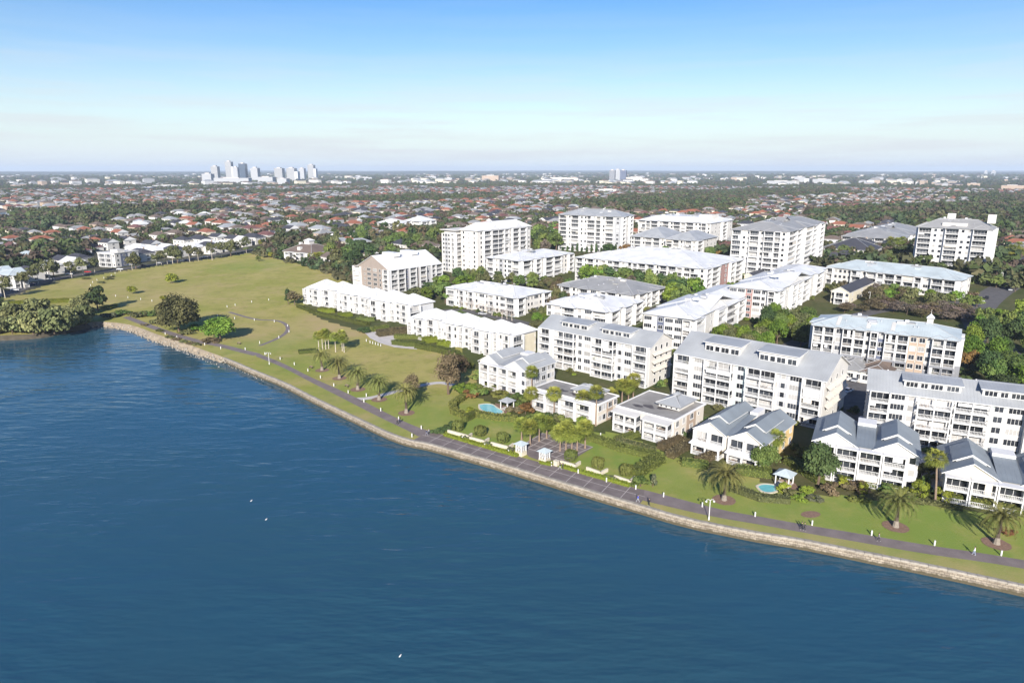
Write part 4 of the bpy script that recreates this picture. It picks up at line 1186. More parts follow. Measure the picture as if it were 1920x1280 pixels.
def topiary(px, rad, h, label, leaves='hedge', name='topiary_bush', cat='bush', group=None, pos=None, square=1.0):
    p = at(*px) if pos is None else Vector((*pos, terrain(*pos)))
    e = bpy.data.objects.new(name, None); col.objects.link(e); e.location = p; tag(e, label, cat, group)
    e.rotation_euler = (0, 0, trnd.uniform(0, 6.28))
    def fm():
        rs = np.random.RandomState(int(square * 10) + len(leaves))
        k = 900; d = rs.normal(size=(k, 3)); d /= np.linalg.norm(d, axis=1, keepdims=True)
        d[:, 2] = np.abs(d[:, 2]) * np.where(rs.uniform(size=k) < .3, -1, 1)
        q = np.sign(d) * np.abs(d) ** (1 / square); q /= np.maximum(np.max(np.abs(q), axis=1, keepdims=True) ** .3, .3)
        c = q * rs.uniform(.93, 1.05, (k, 1)); c[:, 2] = (c[:, 2] + 1) * .5
        return leaf_mesh('foliage', c, d + rs.normal(scale=.4, size=(k, 3)), rs.uniform(.10, .22, k), np.clip(rs.normal(.45, .2, k), 0, 1), LEAF[leaves], seed=9)
    new('foliage', cached(('top', leaves, square), fm), e, (0, 0, h * .12), 0, (rad, rad, h * .9))
    new('stem', cached('topstem', stem_mesh), e, (0, 0, 0), 0, (1, 1, max(.5, h * .5)))
    return e
def shrub(px, rad, h, label, leaves='green', name='shrub', cat='shrub', group=None, pos=None):
    p = at(*px) if pos is None else Vector((*pos, terrain(*pos)))
    e = bpy.data.objects.new(name, None); col.objects.link(e); e.location = p; tag(e, label, cat, group)
    e.rotation_euler = (0, 0, trnd.uniform(0, 6.28)); var = trnd.randrange(3)
    lev = 700 if math.hypot(p.x, p.y) < 350 else 260
    cr = cached(('shr', leaves, var, lev), lambda: crown_mesh('s', 300 + var, leaves, lev, .2 if lev > 500 else .3, 9, .8))
    new('foliage', cr, e, (0, 0, -.12 * h), 0, (rad, rad * trnd.uniform(.85, 1.15), h / 1.45))
    new('stem', cached('topstem', stem_mesh), e, (0, 0, 0), 0, (1, 1, max(.4, h * .4)))
    return e
# ------------------------------------------------------------------ waterfront villas
def twin_gable_villa(b, floors, fh, wallm, roofm, sidem=None, gap=0.14, pent=False):
    """two gabled wings facing the water with a lower link between them, verandas across the front"""
    L_, W_ = b.L, b.W; H = floors * fh
    g = L_ * gap; w = (L_ - g) / 2
    b.wall(0, L_, 0, W_, 0, H, wallm)
    for x0 in (0, w + g):
        b.gable(x0, x0 + w, 0, W_, H, 30, roofm, 'y', 0.55, wallm)
        zr = b.ridge_z
        # raised roof lantern with its own pitched sheets and a white clerestory strip
        lw = w * 0.56; xc = x0 + w / 2
        tp = math.tan(R(30))
        lan = MB(); y0, y1 = W_ * 0.22, W_ * 0.80; rise = 0.75
        for s_ in (-1, 1):
            a = [(xc, y0, zr + rise), (xc, y1, zr + rise), (xc + s_ * lw * .62, y1, zr + rise - lw * .62 * tp), (xc + s_ * lw * .62, y0, zr + rise - lw * .62 * tp)]
            c = [(p[0], p[1], p[2] - .18) for p in a]
            uv = [(0, 0), (y1 - y0, 0), (y1 - y0, lw), (0, lw)]
            lan.poly(a if s_ < 0 else a[::-1], 0, uv if s_ < 0 else uv[::-1]); lan.poly(c[::-1] if s_ < 0 else c, 1)
            for i in range(4): lan.poly([c[i], c[(i + 1) % 4], a[(i + 1) % 4], a[i]] if s_ > 0 else [a[i], a[(i + 1) % 4], c[(i + 1) % 4], c[i]], 1)
        b.part('roof_lantern', lan, [M[roofm], M['trim']])
        cl = MB()
        cl.poly([(xc - lw * .5, y0 + .25, zr - .5 * lw * tp), (xc + lw * .5, y0 + .25, zr - .5 * lw * tp), (xc + lw * .5, y0 + .25, zr + rise - .2 - .5 * lw * tp), (xc, y0 + .25, zr + rise - .2), (xc - lw * .5, y0 + .25, zr + rise - .2 - .5 * lw * tp)])
        b.part('clerestory', cl, M['trim'])
    lk = MB(); lk.poly([(w - .3, -.2, H + .15), (w + g + .3, -.2, H + .15), (w + g + .3, W_ * .75, H + 1.2), (w - .3, W_ * .75, H + 1.2)], 0, [(0, 0), (g, 0), (g, W_), (0, W_)])
    lk.box(w - .3, w + g + .3, W_ * .75, W_, H, H + 1.9, 1)
    b.part('link_roof', lk, [M[roofm], M['trim']])
    blk = (0, L_, 0, W_)
    return blk, w, g, H

A1 = Building('villa', 'three storey white villa with two grey gables beside the kidney pool', 'house', (986, 697), 896, 1044, 8.6, -41, .5)
blk, w, g, H = twin_gable_villa(A1, 3, 2.85, 'white', 'roof_grey')
A1.facade('F', blk, 'vbbbbs', 3, 2.85, depth=2.0, cover=True)
A1.facade('R', blk, 'wsGGss', 3, 2.85)
A1.facade('L', blk, 'ssss', 3, 2.85)

def flat_villa(b, cover_bays, wallm='warm'):
    L_, W_ = b.L, b.W; H = b.h - .5
    b.wall(0, L_, 0, W_, 0, H, wallm)
    b.box('roof_slab', -.5, L_ + .5, -.5, W_ + .5, H + .003, H + .22, 'trim')
    b.box('parapet', -.35, L_ + .35, -.35, -.1, H + .225, H + .5, 'trim'); b.box('parapet', -.35, L_ + .35, W_ + .1, W_ + .35, H + .225, H + .5, 'trim')
    b.box('parapet', -.35, -.1, -.095, W_ + .095, H + .225, H + .5, 'trim'); b.box('parapet', L_ + .1, L_ + .35, -.095, W_ + .095, H + .225, H + .5, 'trim')
    b.part('roof_membrane', MB().poly([(-.09, -.09, H + .26), (L_ + .09, -.09, H + .26), (L_ + .09, W_ + .09, H + .26), (-.09, W_ + .09, H + .26)]), M['membrane'])
    rr = random.Random(int(L_ * 10))
    for k in range(4):
        cx = L_ * (.22 + .16 * k) + rr.uniform(-1, 1); cy = W_ * (.22 + .05 * k) + rr.uniform(-1, 1)
        ring = [(cx + math.cos(q * .5236) * rr.uniform(1.0, 2.8), cy + math.sin(q * .5236) * rr.uniform(.5, 1.7), H + .27 + .004 * k) for q in range(12)]
        b.part('roof_patch', MB().poly(ring), M['bitumen'])
    cx0, cx1, cy0, cy1 = L_ * .50, L_ * .86, W_ * .42, W_ * .92
    pv = b.box('roof_pavilion', cx0, cx1, cy0, cy1, H + .25, H + 1.25, 'white')
    b.hip(cx0, cx1, cy0, cy1, H + 1.25, 24, 'roof_grey', .7, name='pavilion_roof', top=(cy1 - cy0 + 1.4) * .5 * math.tan(R(24)) - .35)
    b.hip(cx0 + (cx1 - cx0) * .42, cx1 - (cx1 - cx0) * .42, cy0 + (cy1 - cy0) * .42, cy1 - (cy1 - cy0) * .42, H + 1.4 + (cy1 - cy0) * .21, 34, 'roof_grey', .35, name='roof_finial')
    for k in range(4):
        new('window', cached(('wb', .6, .4, 'glass'), window_meshes(.6, .4, 'glass')[2]), pv, (cx0 + (k + .5) * (cx1 - cx0) / 4, cy0 - .012, H + .5))
    return (0, L_, 0, W_), H
def veranda(b, x0, x1, depth, floors, fh, bays, roof=True, roofm='trim', wallm='trim'):
    """two storey veranda block standing out from the front"""
    st = MB(); H = floors * fh
    for fl in range(floors):
        z = fl * fh
        st.box(x0, x1, -depth, -.012, z - .3 if fl else -.6, z + .06)
    v = b.part('veranda', st, M[wallm])
    n_ = bays
    for k in range(n_ + 1):
        x = x0 + (x1 - x0) * k / n_
        new('post', cached(('vp', round(H, 1)), lambda: MB().box(-.2, .2, -.2, .2, 0, H - .02).mesh('post', M['trim'])), v, (min(max(x, x0 + .22), x1 - .22), -depth + .24, .06))
    for fl in range(floors):
        wd = x1 - x0
        new('railing', cached(('rl', round(wd, 1), depth, False), lambda: railing_mesh(wd, depth, 1.0, False)), v, ((x0 + x1) / 2, .0, fl * fh + .07))
        dw = round((x1 - x0) / n_ * .82, 1)
        for k in range(n_):
            st_ = frnd.choice(['glass', 'glass', 'blind'])
            new('glass_door', cached(('dr', dw, st_), lambda: door_mesh(dw, min(2.4, fh - .45), st_)), v, (x0 + (x1 - x0) * (k + .5) / n_, -.016, fl * fh + .07))
            new('header', cached(('hd', round((x1 - x0) / n_ - .3, 1)), lambda: MB().box(-((x1 - x0) / n_ - .3) / 2, ((x1 - x0) / n_ - .3) / 2, -.08, .08, -.35, 0).mesh('header', M['trim'])), v, (x0 + (x1 - x0) * (k + .5) / n_, -depth + .24, fl * fh + fh - .31))
            if frnd.random() < .8:
                sd = frnd.randrange(8); wq = round((x1 - x0) / n_, 1)
                new('outdoor_setting', cached(('cl', sd, wq, depth), lambda: clutter_mesh(sd, wq, depth)), v, (x0 + (x1 - x0) * (k + .5) / n_, 0, fl * fh + .06))
    if roof:
        rf = MB(); ov = .45
        top = [(x0 - ov, -depth - ov, H + .05), (x1 + ov, -depth - ov, H + .05), (x1 + ov, -.03, H + .5), (x0 - ov, -.03, H + .5)]
        bot = [(p[0], p[1], p[2] - .15) for p in top]
        rf.poly(top, 0, [(0, 0), (x1 - x0, 0), (x1 - x0, depth), (0, depth)]); rf.poly(bot[::-1], 1)
        for i in range(4): rf.poly([bot[i], bot[(i + 1) % 4], top[(i + 1) % 4], top[i]], 1)
        new('veranda_roof', rf.mesh('veranda_roof', [M[roofm] if roofm != 'trim' else M['white'], M['trim']]), v)
    return v

A2 = Building('villa', 'two storey cream flat roofed villa with small grey pavilion, behind tall palms', 'house', (1122, 758), 998, 1162, 6.4, -41, .5)
blk, H = flat_villa(A2, 2)
A2.facade('F', blk, 'bbbb.', 2, 2.95, depth=1.8)
A2.facade('R', blk, 'wsTw', 2, 2.95)
A3 = Building('villa', 'two storey cream flat roofed villa with two veranda blocks above clipped hedges', 'house', (1266, 788), 1154, 1325, 6.4, -41, .5)
blk, H = flat_villa(A3, 2)
veranda(A3, .4, A3.L * .44, 3.2, 2, 2.8, 2)
veranda(A3, A3.L * .56, A3.L - .3, 3.2, 2, 2.8, 2)
A3.facade('R', blk, 'wwTv.', 2, 2.95)
A4 = Building('villa', 'two storey cream villa with twin blue grey gables and low verandas', 'house', (1434, 834), 1299, 1494, 6.4, -41, .5)
blk, w, g, H = twin_gable_villa(A4, 2, 3.05, 'warm', 'roof_slate', gap=.08)
veranda(A4, .3, w - .3, 2.6, 1, 2.9, 2, True, 'roof_white'); veranda(A4, w + g + .3, A4.L - .3, 2.6, 1, 2.9, 2, True, 'roof_white')
A4.facade('F', blk, 'bb.bb', 1, 3.0, z0=3.05, depth=1.2, cover=False)
A4.band((A4.L - .3, A4.L, .3, A4.W), 0, H - .05, 'ochre')
A4.facade('R', blk, '.wwww', 2, 3.0, out=.04)
A5 = Building('villa', 'three storey white villa with twin slate gables behind the dark fig tree', 'house', (1729, 858), 1522, None, 8.7, -28, .5, W_=17)
blk, w, g, H = twin_gable_villa(A5, 3, 2.85, 'white', 'roof_slate', gap=.16)
A5.facade('F', blk, 'bbbbs', 3, 2.85, depth=2.0, cover=True)
A5.facade('R', blk, 'wsws', 3, 2.85)
A6 = Building('villa', 'two storey cream villa with slate gables at the right edge of the photo', 'house', None, None, None, 6.5, -28, .5, L_=25, W_=17, left=(1767, 881))
blk, w, g, H = twin_gable_villa(A6, 2, 3.0, 'cream', 'roof_slate', gap=.16)
A6.facade('F', blk, 'bbbbb', 2, 3.0, depth=2.2, cover=True)
A6.facade('L', blk, 'wsws', 2, 3.0)

# ------------------------------------------------------------------ second row: five storey blocks with long grey roofs
def long_block(b, front, floors=5, fh=2.75, dorm=(.3, .68), roofm='roof_grey', ground='warm', end='white'):
    L_, W_ = b.L, b.W; H = floors * fh
    b.wall(0, L_, 0, W_, 0, H, 'white')
    b.gable(0, L_, 0, W_, H, 25, roofm, 'x', .75, end, asym=.5)
    blk = (0, L_, 0, W_)
    b.facade('F', blk, front, floors, fh, depth=1.9, cover=False)
    for d in dorm:
        b.dormer(L_ * d, L_ * .25, W_ * .15, H, 25, W_ * .35, roofm, 'WwWW')
    # top floor gable windows and sun hoods down the right end
    for fl in range(floors):
        for k in range(3):
            y = W_ * (.25 + .25 * k)
            wn = b.place('window', cached(('wf', 1.2, 1.35), window_meshes(1.2, 1.35, 'glass')[0]), 'R', blk, y, fl * fh + .9, out=.01)
            new('pane', cached(('wp', 1.2, 1.35, 'glass'), window_meshes(1.2, 1.35, 'glass')[1]), wn)
        if fl in (1, 2, 3):
            hd = MB(); hd.poly([(0, -.012, .7), (W_ * .85, -.012, .7), (W_ * .85, -1.1, 0), (0, -1.1, 0)][::-1], 0, [(0, 0), (W_ * .85, 0), (W_ * .85, 1.3), (0, 1.3)])
            hd.poly([(0, -.012, .6), (0, -1.1, -.06), (W_ * .85, -1.1, -.06), (W_ * .85, -.012, .6)], 0)
            hd.poly([(0, -1.1, -.06), (0, -1.1, 0), (W_ * .85, -1.1, 0), (W_ * .85, -1.1, -.06)])
            b.place('sun_hood', hd.mesh('sun_hood', M['warm']), 'R', blk, W_ * .08, fl * fh + 2.35)
    b.facade('L', blk, 'wsws', floors, fh)
    for k in range(5):
        x = L_ * (.08 + .2 * k)
        b.box('roof_vent', x, x + .35, W_ * .62, W_ * .62 + .35, H + W_ * .38 * .466, H + W_ * .38 * .466 + .75, 'trim')
    return blk
B1 = Building('apartment_block', 'white five storey block with grey roof and dormers behind the flat roofed villas', 'apartment block', (1221, 653), 1009, 1266, 13.6, -41, .75)
long_block(B1, 'b.BwWBsWb')
B2 = Building('apartment_block', 'white five storey block with pale green strip and two grey dormers, middle of second row', 'apartment block', (1551, 716), 1263, 1597, 13.6, -41, .75)
long_block(B2, 'bWBEBsWb')
B3 = Building('apartment_block', 'white five storey block with ribbed grey roof cut by the right edge', 'apartment block', None, None, None, 13.6, -26, .75, L_=52, W_=16.5, left=(1625, 731))
long_block(B3, 'bWsBBEWbBW', dorm=(.28, .62))

# ------------------------------------------------------------------ white terraces by the park
def terrace_row(b, mods, floors=3, fh=2.9, step=2.2, m='roof_white', endm='light_grey'):
    L_, W_ = b.L, b.W; H = floors * fh; w = L_ / mods
    rr = random.Random(int(L_ * 7))
    for k in range(mods):
        y0 = (k % 2) * step; hh = H - (0.0 if k % 3 else .5)
        x0, x1 = k * w, (k + 1) * w
        b.wall(x0 + (.004 if k else 0), x1, y0, W_ - (k % 2) * .7, 0, hh, 'white')
        blk = (x0, x1, y0, W_)
        b.facade('F', blk, ['nWb', 'bsn', 'nWbw'][k % 3], floors, fh * hh / H, depth=1.5, cover=False, wh=1.5)
        b.hip(x0 + .006 * k, x1, y0 + 1.2, W_, hh + .005 * k, 29, m, .45)
        b.box('roof_terrace', x0 - .1 + .01 * k, x1 + .1, y0 - .35, y0 + 1.4, hh + .004, hh + .2, 'trim')
        # small front porch roof and a vent or skylight
        b.hip(x0 + w * .3, x0 + w * .75, y0 - .2, y0 + 3.2, hh + .35, 25, m, .3, name='porch_roof')
        for q in range(2):
            xx = x0 + w * rr.uniform(.25, .8); b.box('roof_vent', xx, xx + .3, W_ * .7, W_ * .7 + .3, hh + 1.2, hh + 2.1, 'louvre')
        b.box('skylight', x0 + w * .5, x0 + w * .5 + 1.2, W_ * .40, W_ * .40 + .9, hh + 1.3, hh + 2.55, 'roof_pale')
    b.box('wall_band', L_ + .003, L_ + .05, W_ * .42, W_ * .96, 0, H - .6, endm)
    b.facade('R', (0, L_, 0, W_), 'b....v', floors, fh, depth=1.2, cover=False)
    b.facade('L', (0, L_, 0, W_), 'wbw', floors, fh, depth=1.2, cover=False)
C1 = Building('terrace_row', 'stepped row of white three storey terraces above the dry grass of the park', 'terrace', (764, 575), 569, 817, 9.0, -41, .5)
terrace_row(C1, 6)
C2 = Building('terrace_row', 'stepped row of white three storey terraces beside the turning circle', 'terrace', (957, 632), 765, 1010, 9.0, -41, .5)
terrace_row(C2, 6, endm='cream')

# ------------------------------------------------------------------ apartment blocks behind
def block(b, floors, fh, front, side, roofm='roof_white', pitch=17, wall='white', band=None, bandm='grey', top=None, depth=1.6, left='wsbw', solid=False, plant=True, cover=True):
    L_, W_ = b.L, b.W; H = floors * fh
    b.wall(0, L_, 0, W_, 0, H, wall)
    blk = (0, L_, 0, W_)
    if band: b.band(blk, -1, band * fh, bandm)
    o_ = .045 if band else 0
    b.facade('F', blk, front, floors, fh, depth=depth, solid=solid, out=o_, cover=cover, low=(band or 0, bandm), bayroof=(roofm, pitch))
    b.facade('R', blk, side, floors, fh, depth=depth, solid=solid, out=o_, cover=cover, low=(band or 0, bandm), bayroof=(roofm, pitch))
    b.facade('L', blk, left, floors, fh, depth=depth, solid=solid, out=o_, cover=cover, low=(band or 0, bandm), bayroof=(roofm, pitch))
    r_ = b.hip(0, L_, 0, W_, H, pitch, roofm, None, top=top)
    rr = random.Random(int(L_ * 13 + W_))
    tp = math.tan(R(pitch))
    if plant:
        for k in range(3):
            x, y = L_ * rr.uniform(.25, .75), W_ * rr.uniform(.2, .42); z = H + .28 + min(x, y) * tp
            b.box('roof_dormer', x - 1.3, x + 1.3, y, y + 1.6, z, z + .95, rr.choice(['white', 'louvre', roofm]))
        for k in range(2):
            x, y = L_ * (.3 + .34 * k) + rr.uniform(-1, 1), W_ * rr.uniform(.40, .5); z = H + .28 + min(x, y) * tp
            if top: z = min(z, H + .28 + top)
            b.box('roof_well', x - 2.4, x + 2.4, y - 1.2, y + 1.2, z - .7, z + .45, 'gutter'); b.box('air_conditioner', x - .7, x + .5, y - .5, y + .5, z + .452, z + 1.1, 'light_grey')
        for k in range(9):
            x, y = L_ * rr.uniform(.15, .85), W_ * rr.uniform(.12, .45); z = H + .2 + min(x, y, L_ - x) * tp
            b.box('roof_vent', x, x + .35, y, y + .35, z, z + .8, 'louvre')
    return blk
D1 = Building('apartment_block', 'taupe and white five storey block with long white gabled roof beside the park trees', 'apartment block', (729, 507), 661, 829, 13.6, -41, .5)
D1.wall(0, D1.L, 0, D1.W, 0, 13.6, 'taupe')
D1.wall(-.05, D1.L * .18, -.06, D1.W * .98, 0, 12.6, 'warm', 'wall')
D1.gable(D1.L * .12, D1.L, 0, D1.W, 13.6, 26, 'roof_white', 'y', .6, 'taupe')
blk = (0, D1.L, 0, D1.W)
D1.facade('F', blk, 'b.vWWs.n', 5, 2.72, depth=1.2, cover=False)
D1.facade('R', blk, 'bbKbwbGnb', 5, 2.72, depth=1.5, cover=True, finm='grey')
for k, y in enumerate((.28, .62)):
    zz = 13.6 + D1.L * .88 * .5 * math.tan(R(26))
    D1.box('roof_monitor', D1.L * .40, D1.L * .72, D1.W * y, D1.W * y + 5, zz - 1.4, zz + .85, 'roof_white')

D2 = Building('apartment_tower', 'white ten storey tower with hipped white roof and small grey gables', 'tower', (895, 434), 862, 996, 27.5, -41, .4)
L_, W_ = D2.L, D2.W
D2.wall(0, L_, 0, W_, 0, 27.5, 'white')
D2.hip(0, L_, 0, W_, 27.5, 30, 'roof_white', .7, top=4.6)
blk = (0, L_, 0, W_)
D2.facade('R', blk, '.wbBnwbb.w', 9, 3.05, depth=1.3)
D2.facade('F', blk, 'wvw', 9, 3.05)
for y in (.30, .74):
    g = MB(); yy = W_ * y
    tri = [(L_ + .8, yy - 4, 27.8), (L_ + .8, yy + 4, 27.8), (L_ + .8, yy, 31.0)]
    bk = [(L_ * .35, yy - 4, 27.8), (L_ * .35, yy + 4, 27.8), (L_ * .35, yy, 31.0)]
    g.poly(tri, 1); g.poly([tri[0], tri[2], bk[2], bk[0]]); g.poly([tri[2], tri[1], bk[1], bk[2]])
    D2.part('roof_gable', g, [M['roof_white'], M['light_grey']])
# the front wing is part of the same tower
fx0, fx1 = -13.5, -.6; fy0, fy1 = -4.5, 12.5
D2.wall(fx0, fx1, fy0, fy1, 0, 25.2, 'white')
D2.box('roof_slab', fx0 - .8, fx1 + .8, fy0 - .8, fy1 + .8, 27.3, 27.7, 'white')
D2.wall(fx0 + 1.2, fx1 - 1.0, fy0 + 1.4, fy1 - 1, 25.2, 27.28, 'white')
D2.box('stair_glazing', -.58, -.02, 1.0, 2.8, 0, 26.5, 'glass_blue')
fb = (fx0, fx1, fy0, fy1)
D2.facade('F', fb, '.wGw..n', 9, 2.8, depth=1.2)
D2.facade('R', fb, 'nw.w', 9, 2.8, depth=1.2)
D2.facade('L', fb, 'wnw', 9, 2.8, depth=1.2)

D3 = Building('apartment_block', 'white five storey block with grey lower floors and diagonal balcony shadows', 'apartment block', (977, 490), 912, 1076, 13.8, -41, .6)
block(D3, 5, 2.76, 'bwGwWb', 'bwnwbbwwn', 'roof_white', 12, band=2, bandm='light_grey')
D4 = Building('apartment_block', 'very long white five storey block with low white roof behind the dark tree belt', 'apartment block', (1322, 505), 1079, 1397, 13.8, -39, .6)
block(D4, 5, 2.76, 'bwbwwnWbwbnbbwbbnWbw', 'nbPPnbw', 'roof_white', 12)
D5 = Building('apartment_block', 'low white three storey block with broad white roof and bare saplings in front', 'apartment block', (968, 560), 836, 1033, 9.0, -41, .7)
block(D5, 3, 3.0, 'bwnwnwWwnwWb', 'bwwsWwb', 'roof_white', 13, depth=1.3)
D6 = Building('apartment_block', 'white three storey block with mid grey hipped roof in front of the dark trees', 'apartment block', (1188, 554), 1044, 1248, 8.4, -41, .8)
block(D6, 3, 2.8, 'wbwwbWwnbwb', 'wbnbb', 'roof_mid', 16)
D7 = Building('apartment_block', 'white roofed block with corner balconies just behind the dormered grey roof', 'apartment block', (1142, 586), 1021, 1204, 10.6, -35, .7)
block(D7, 4, 2.65, 'wWbwWb', 'bw.bwb', 'roof_white', 14)
D8 = Building('apartment_block', 'white four storey block with corner tower balconies and slate blue panel', 'apartment block', (1300, 601), 1203, 1427, 12.4, -36, .6)
block(D8, 4, 3.1, 'WvKWWn', 'nwwnbnwwn', 'roof_white', 14)
D8.hip(D8.L - 4.5, D8.L + 1.5, -1.5, 4.5, 12.8, 14, 'roof_white', .4, name='corner_roof')
D9 = Building('apartment_block', 'white five storey block with rounded corner balconies left of the blue roofed block', 'apartment block', (1457, 547), 1365, 1553, 13.8, -37, .6)
block(D9, 5, 2.76, 'WWPWw.n', 'nwwnnbwwbww', 'roof_white', 12)
D9.hip(D9.L - 4.5, D9.L + 1.5, -1.5, 4.5, 14.0, 14, 'roof_white', .4, name='corner_roof')
D10 = Building('apartment_block', 'five storey block with pale blue white roof, cupola and dark grey lower floors', 'apartment block', (1803, 639), 1521, None, 15.2, -33, .8, W_=19)
blk = block(D10, 5, 3.0, 'bbGbbwnKbbTTwbb', 'wnwnww', 'roof_pale', 17, band=2, bandm='mid_grey', depth=1.4)
cx, cy = D10.L * .80, D10.W * .55
D10.box('cupola', cx - .9, cx + .9, cy - .9, cy + .9, 17.5, 19.6, 'white')
D10.hip(cx - .9, cx + .9, cy - .9, cy + .9, 19.6, 48, 'roof_white', .3, name='cupola_roof')
D10.part('finial', MB().tube([(cx, cy, 20.5), (cx, cy, 22.6)], [.08, .03], 5), M['trim'])
for x in (.16, .38, .55):
    mb = MB(); xx = D10.L * x
    mb.poly([(xx, .4, 15.75), (xx + 1.2, .4, 15.75), (xx + 1.2, 6.5, 17.62), (xx, 6.5, 17.62)]); D10.part('skylight_strip', mb, M['white'])
D11 = Building('apartment_block', 'low three storey block with pale blue hipped roof across the road junction', 'apartment block', (1797, 525), 1549, None, 9.8, -49, .7, W_=23)
block(D11, 3, 3.1, 'nwwwwbwbnbnbnWbb', 'bwww', 'roof_pale', 20)
T1 = Building('apartment_tower', 'white nine storey tower with grey hipped roof and four balcony stacks', 'tower', (1166, 407), 1047, 1191, 27.6, -34, .8)
block(T1, 9, 3.05, 'bwbwwbnwbG', 'nwwnw', 'roof_grey', 20, top=4.6, band=4, bandm='light_grey')
T2a = Building('apartment_block', 'white five storey block under a grey pyramid roof, left one of two', 'apartment block', (1247, 447), 1181, 1290, 14.4, -38, .8)
block(T2a, 5, 2.85, 'wbwbbw', 'nww', 'roof_grey', 24, plant=False)
T2b = Building('apartment_block', 'white five storey block under a grey pyramid roof, right one of two', 'apartment block', (1306, 452), 1247, 1347, 14.4, -38, .8)
block(T2b, 5, 2.85, 'bbwvbw', 'nwwww', 'roof_grey', 24, plant=False)
T3 = Building('apartment_block', 'wide white eight storey block with stepped white roof behind the pyramid roofs', 'apartment block', (1334, 419), 1196, 1376, 20.5, -38, .8)
block(T3, 7, 2.9, 'bnbwbwbnbwwnw', 'wwwnww', 'roof_white', 18, top=3.6)
T3.box('plant_room', T3.L * .75, T3.L * .92, T3.W * .3, T3.W * .6, 21, 26, 'white')
T4 = Building('apartment_tower', 'white and grey nine storey tower with pale grey hipped roof, centre right', 'tower', (1477, 435), 1371, 1546, 27.6, -36, .8)
block(T4, 9, 3.05, 'bwvbwbnw', 'bnwbnwn', 'roof_mid', 18, top=4.2, band=4, bandm='light_grey')
M['roof_tower5'] = M['roof_mid']
T5 = Building('apartment_tower', 'pale grey ten storey tower with dormered grey roof beside the palm lined road', 'tower', (1864, 430), 1720, None, 28.5, -38, .8, W_=24)
blk = block(T5, 9, 3.1, 'bwwbwwb.', 'wnwnwn', 'roof_mid', 26, top=4.6, wall='light_grey')
T5.wall(T5.L * .7, T5.L + 2.5, -3.5, T5.W * .7, 0, 8.5, 'grey', 'podium')
for x in (.35, .9): T5.box('plant_room', T5.L * x, T5.L * x + 4, T5.W * .45, T5.W * .45 + 4, 31, 36, 'white')
T5.wall(T5.L * .32, T5.L * .66, 1.4, 5, 28.2, 31.0, 'white', 'roof_dormer')
T6 = Building('apartment_block', 'low white block with grey hipped roofs behind the black shed roofs', 'apartment block', (1690, 447), 1577, 1735, 9.5, -38, .7)
block(T6, 3, 2.9, 'bwbWbwb', 'bwbwb', 'roof_mid', 16)
S1 = Building('row_house', 'long low houses with charcoal roof left of the grey ten storey tower', 'house', (1638, 470), 1543, 1655, 5.0, -38, .5)
block(S1, 1, 4.6, 'wWwwWwwWw', 'ww', 'roof_dark', 24, plant=False)
S2 = Building('garage_house', 'low house with mid grey roof between the two large second row blocks', 'house', (1622, 696), 1560, 1655, 4.2, -38, .5)
block(S2, 1, 3.8, 'wWw', 'ww', 'roof_mid', 20, plant=False)
S3 = Building('garage_house', 'low pavilion with brown grey roof behind the ribbed grey roof', 'house', (1670, 704), 1610, 1700, 4.2, -38, .5)
block(S3, 1, 3.8, 'wW', 'w', 'roof_brown', 20, plant=False)
S4 = Building('cottage', 'small cream gabled house with dark roof beside the pale blue roofed block', 'house', (1594, 549), 1557, 1640, 6.0, -41, .4)
S4.wall(0, S4.L, 0, S4.W, 0, 6, 'cream'); S4.gable(0, S4.L, 0, S4.W, 6, 28, 'roof_dark', 'y', .4, 'cream')
S4.facade('F', (0, S4.L, 0, S4.W), 'wbw', 2, 2.9, cover=False); S4.facade('R', (0, S4.L, 0, S4.W), 'wWw', 2, 2.9)
S5 = Building('cottage', 'small cream gabled house with dark roof at the foot of the grey banded tower', 'house', (1412, 517), 1394, 1436, 5.5, -41, .4)
S5.wall(0, S5.L, 0, S5.W, 0, 5.5, 'cream'); S5.gable(0, S5.L, 0, S5.W, 5.5, 28, 'roof_dark', 'y', .4, 'cream')
S5.facade('F', (0, S5.L, 0, S5.W), 'wbw', 1, 2.9, cover=False); S5.facade('R', (0, S5.L, 0, S5.W), 'wWw', 1, 2.9)
E1 = Building('clubhouse', 'white clubhouse with brown hipped roof and white cupola at the head of the park', 'house', (584, 475), 529, 632, 7.0, -30, .8)
blk = block(E1, 2, 3.4, 'WnWnW', 'nWnWn', 'roof_brown', 26, top=5.0, plant=False)
cx, cy = E1.L * .5, E1.W * .5
E1.box('cupola', cx - 2.6, cx + 2.6, cy - 2.6, cy + 2.6, 11.6, 14.4, 'white'); E1.hip(cx - 2.6, cx + 2.6, cy - 2.6, cy + 2.6, 14.4, 28, 'roof_white', .5, name='cupola_roof')
E1.box('chimney', cx - 8, cx - 5.6, cy - 3, cy - 1, 9.5, 13.2, 'white'); E1.box('dormer', cx - 1.5, cx + 1.5, 1.5, 4, 8, 10.6, 'white')
E2a = Building('villa', 'white three storey house with white hipped roof above the tree belt, left one', 'house', (745, 419), 707, 768, 10, -34, .8)
block(E2a, 3, 3.2, 'bwb', 'nwn', 'roof_white', 22, plant=False)
E2b = Building('villa', 'white three storey house with white hipped roof above the tree belt, right one', 'house', (789, 415), 757, 818, 10, -34, .8)
block(E2b, 3, 3.2, 'bwb', 'nwn', 'roof_white', 22, plant=False)
W1 = Building('villa', 'white three storey flat roofed house facing the park road at left', 'house', (214, 475), 181, 260, 10.5, -22, .3)
W1.wall(0, W1.L, 0, W1.W, 0, 10.2, 'white'); W1.box('roof_slab', -.4, W1.L + .4, -.4, W1.W + .4, 10.2, 10.6, 'white'); W1.box('plant_room', W1.L * .5, W1.L * .9, W1.W * .2, W1.W * .5, 10.6, 12.4, 'white')
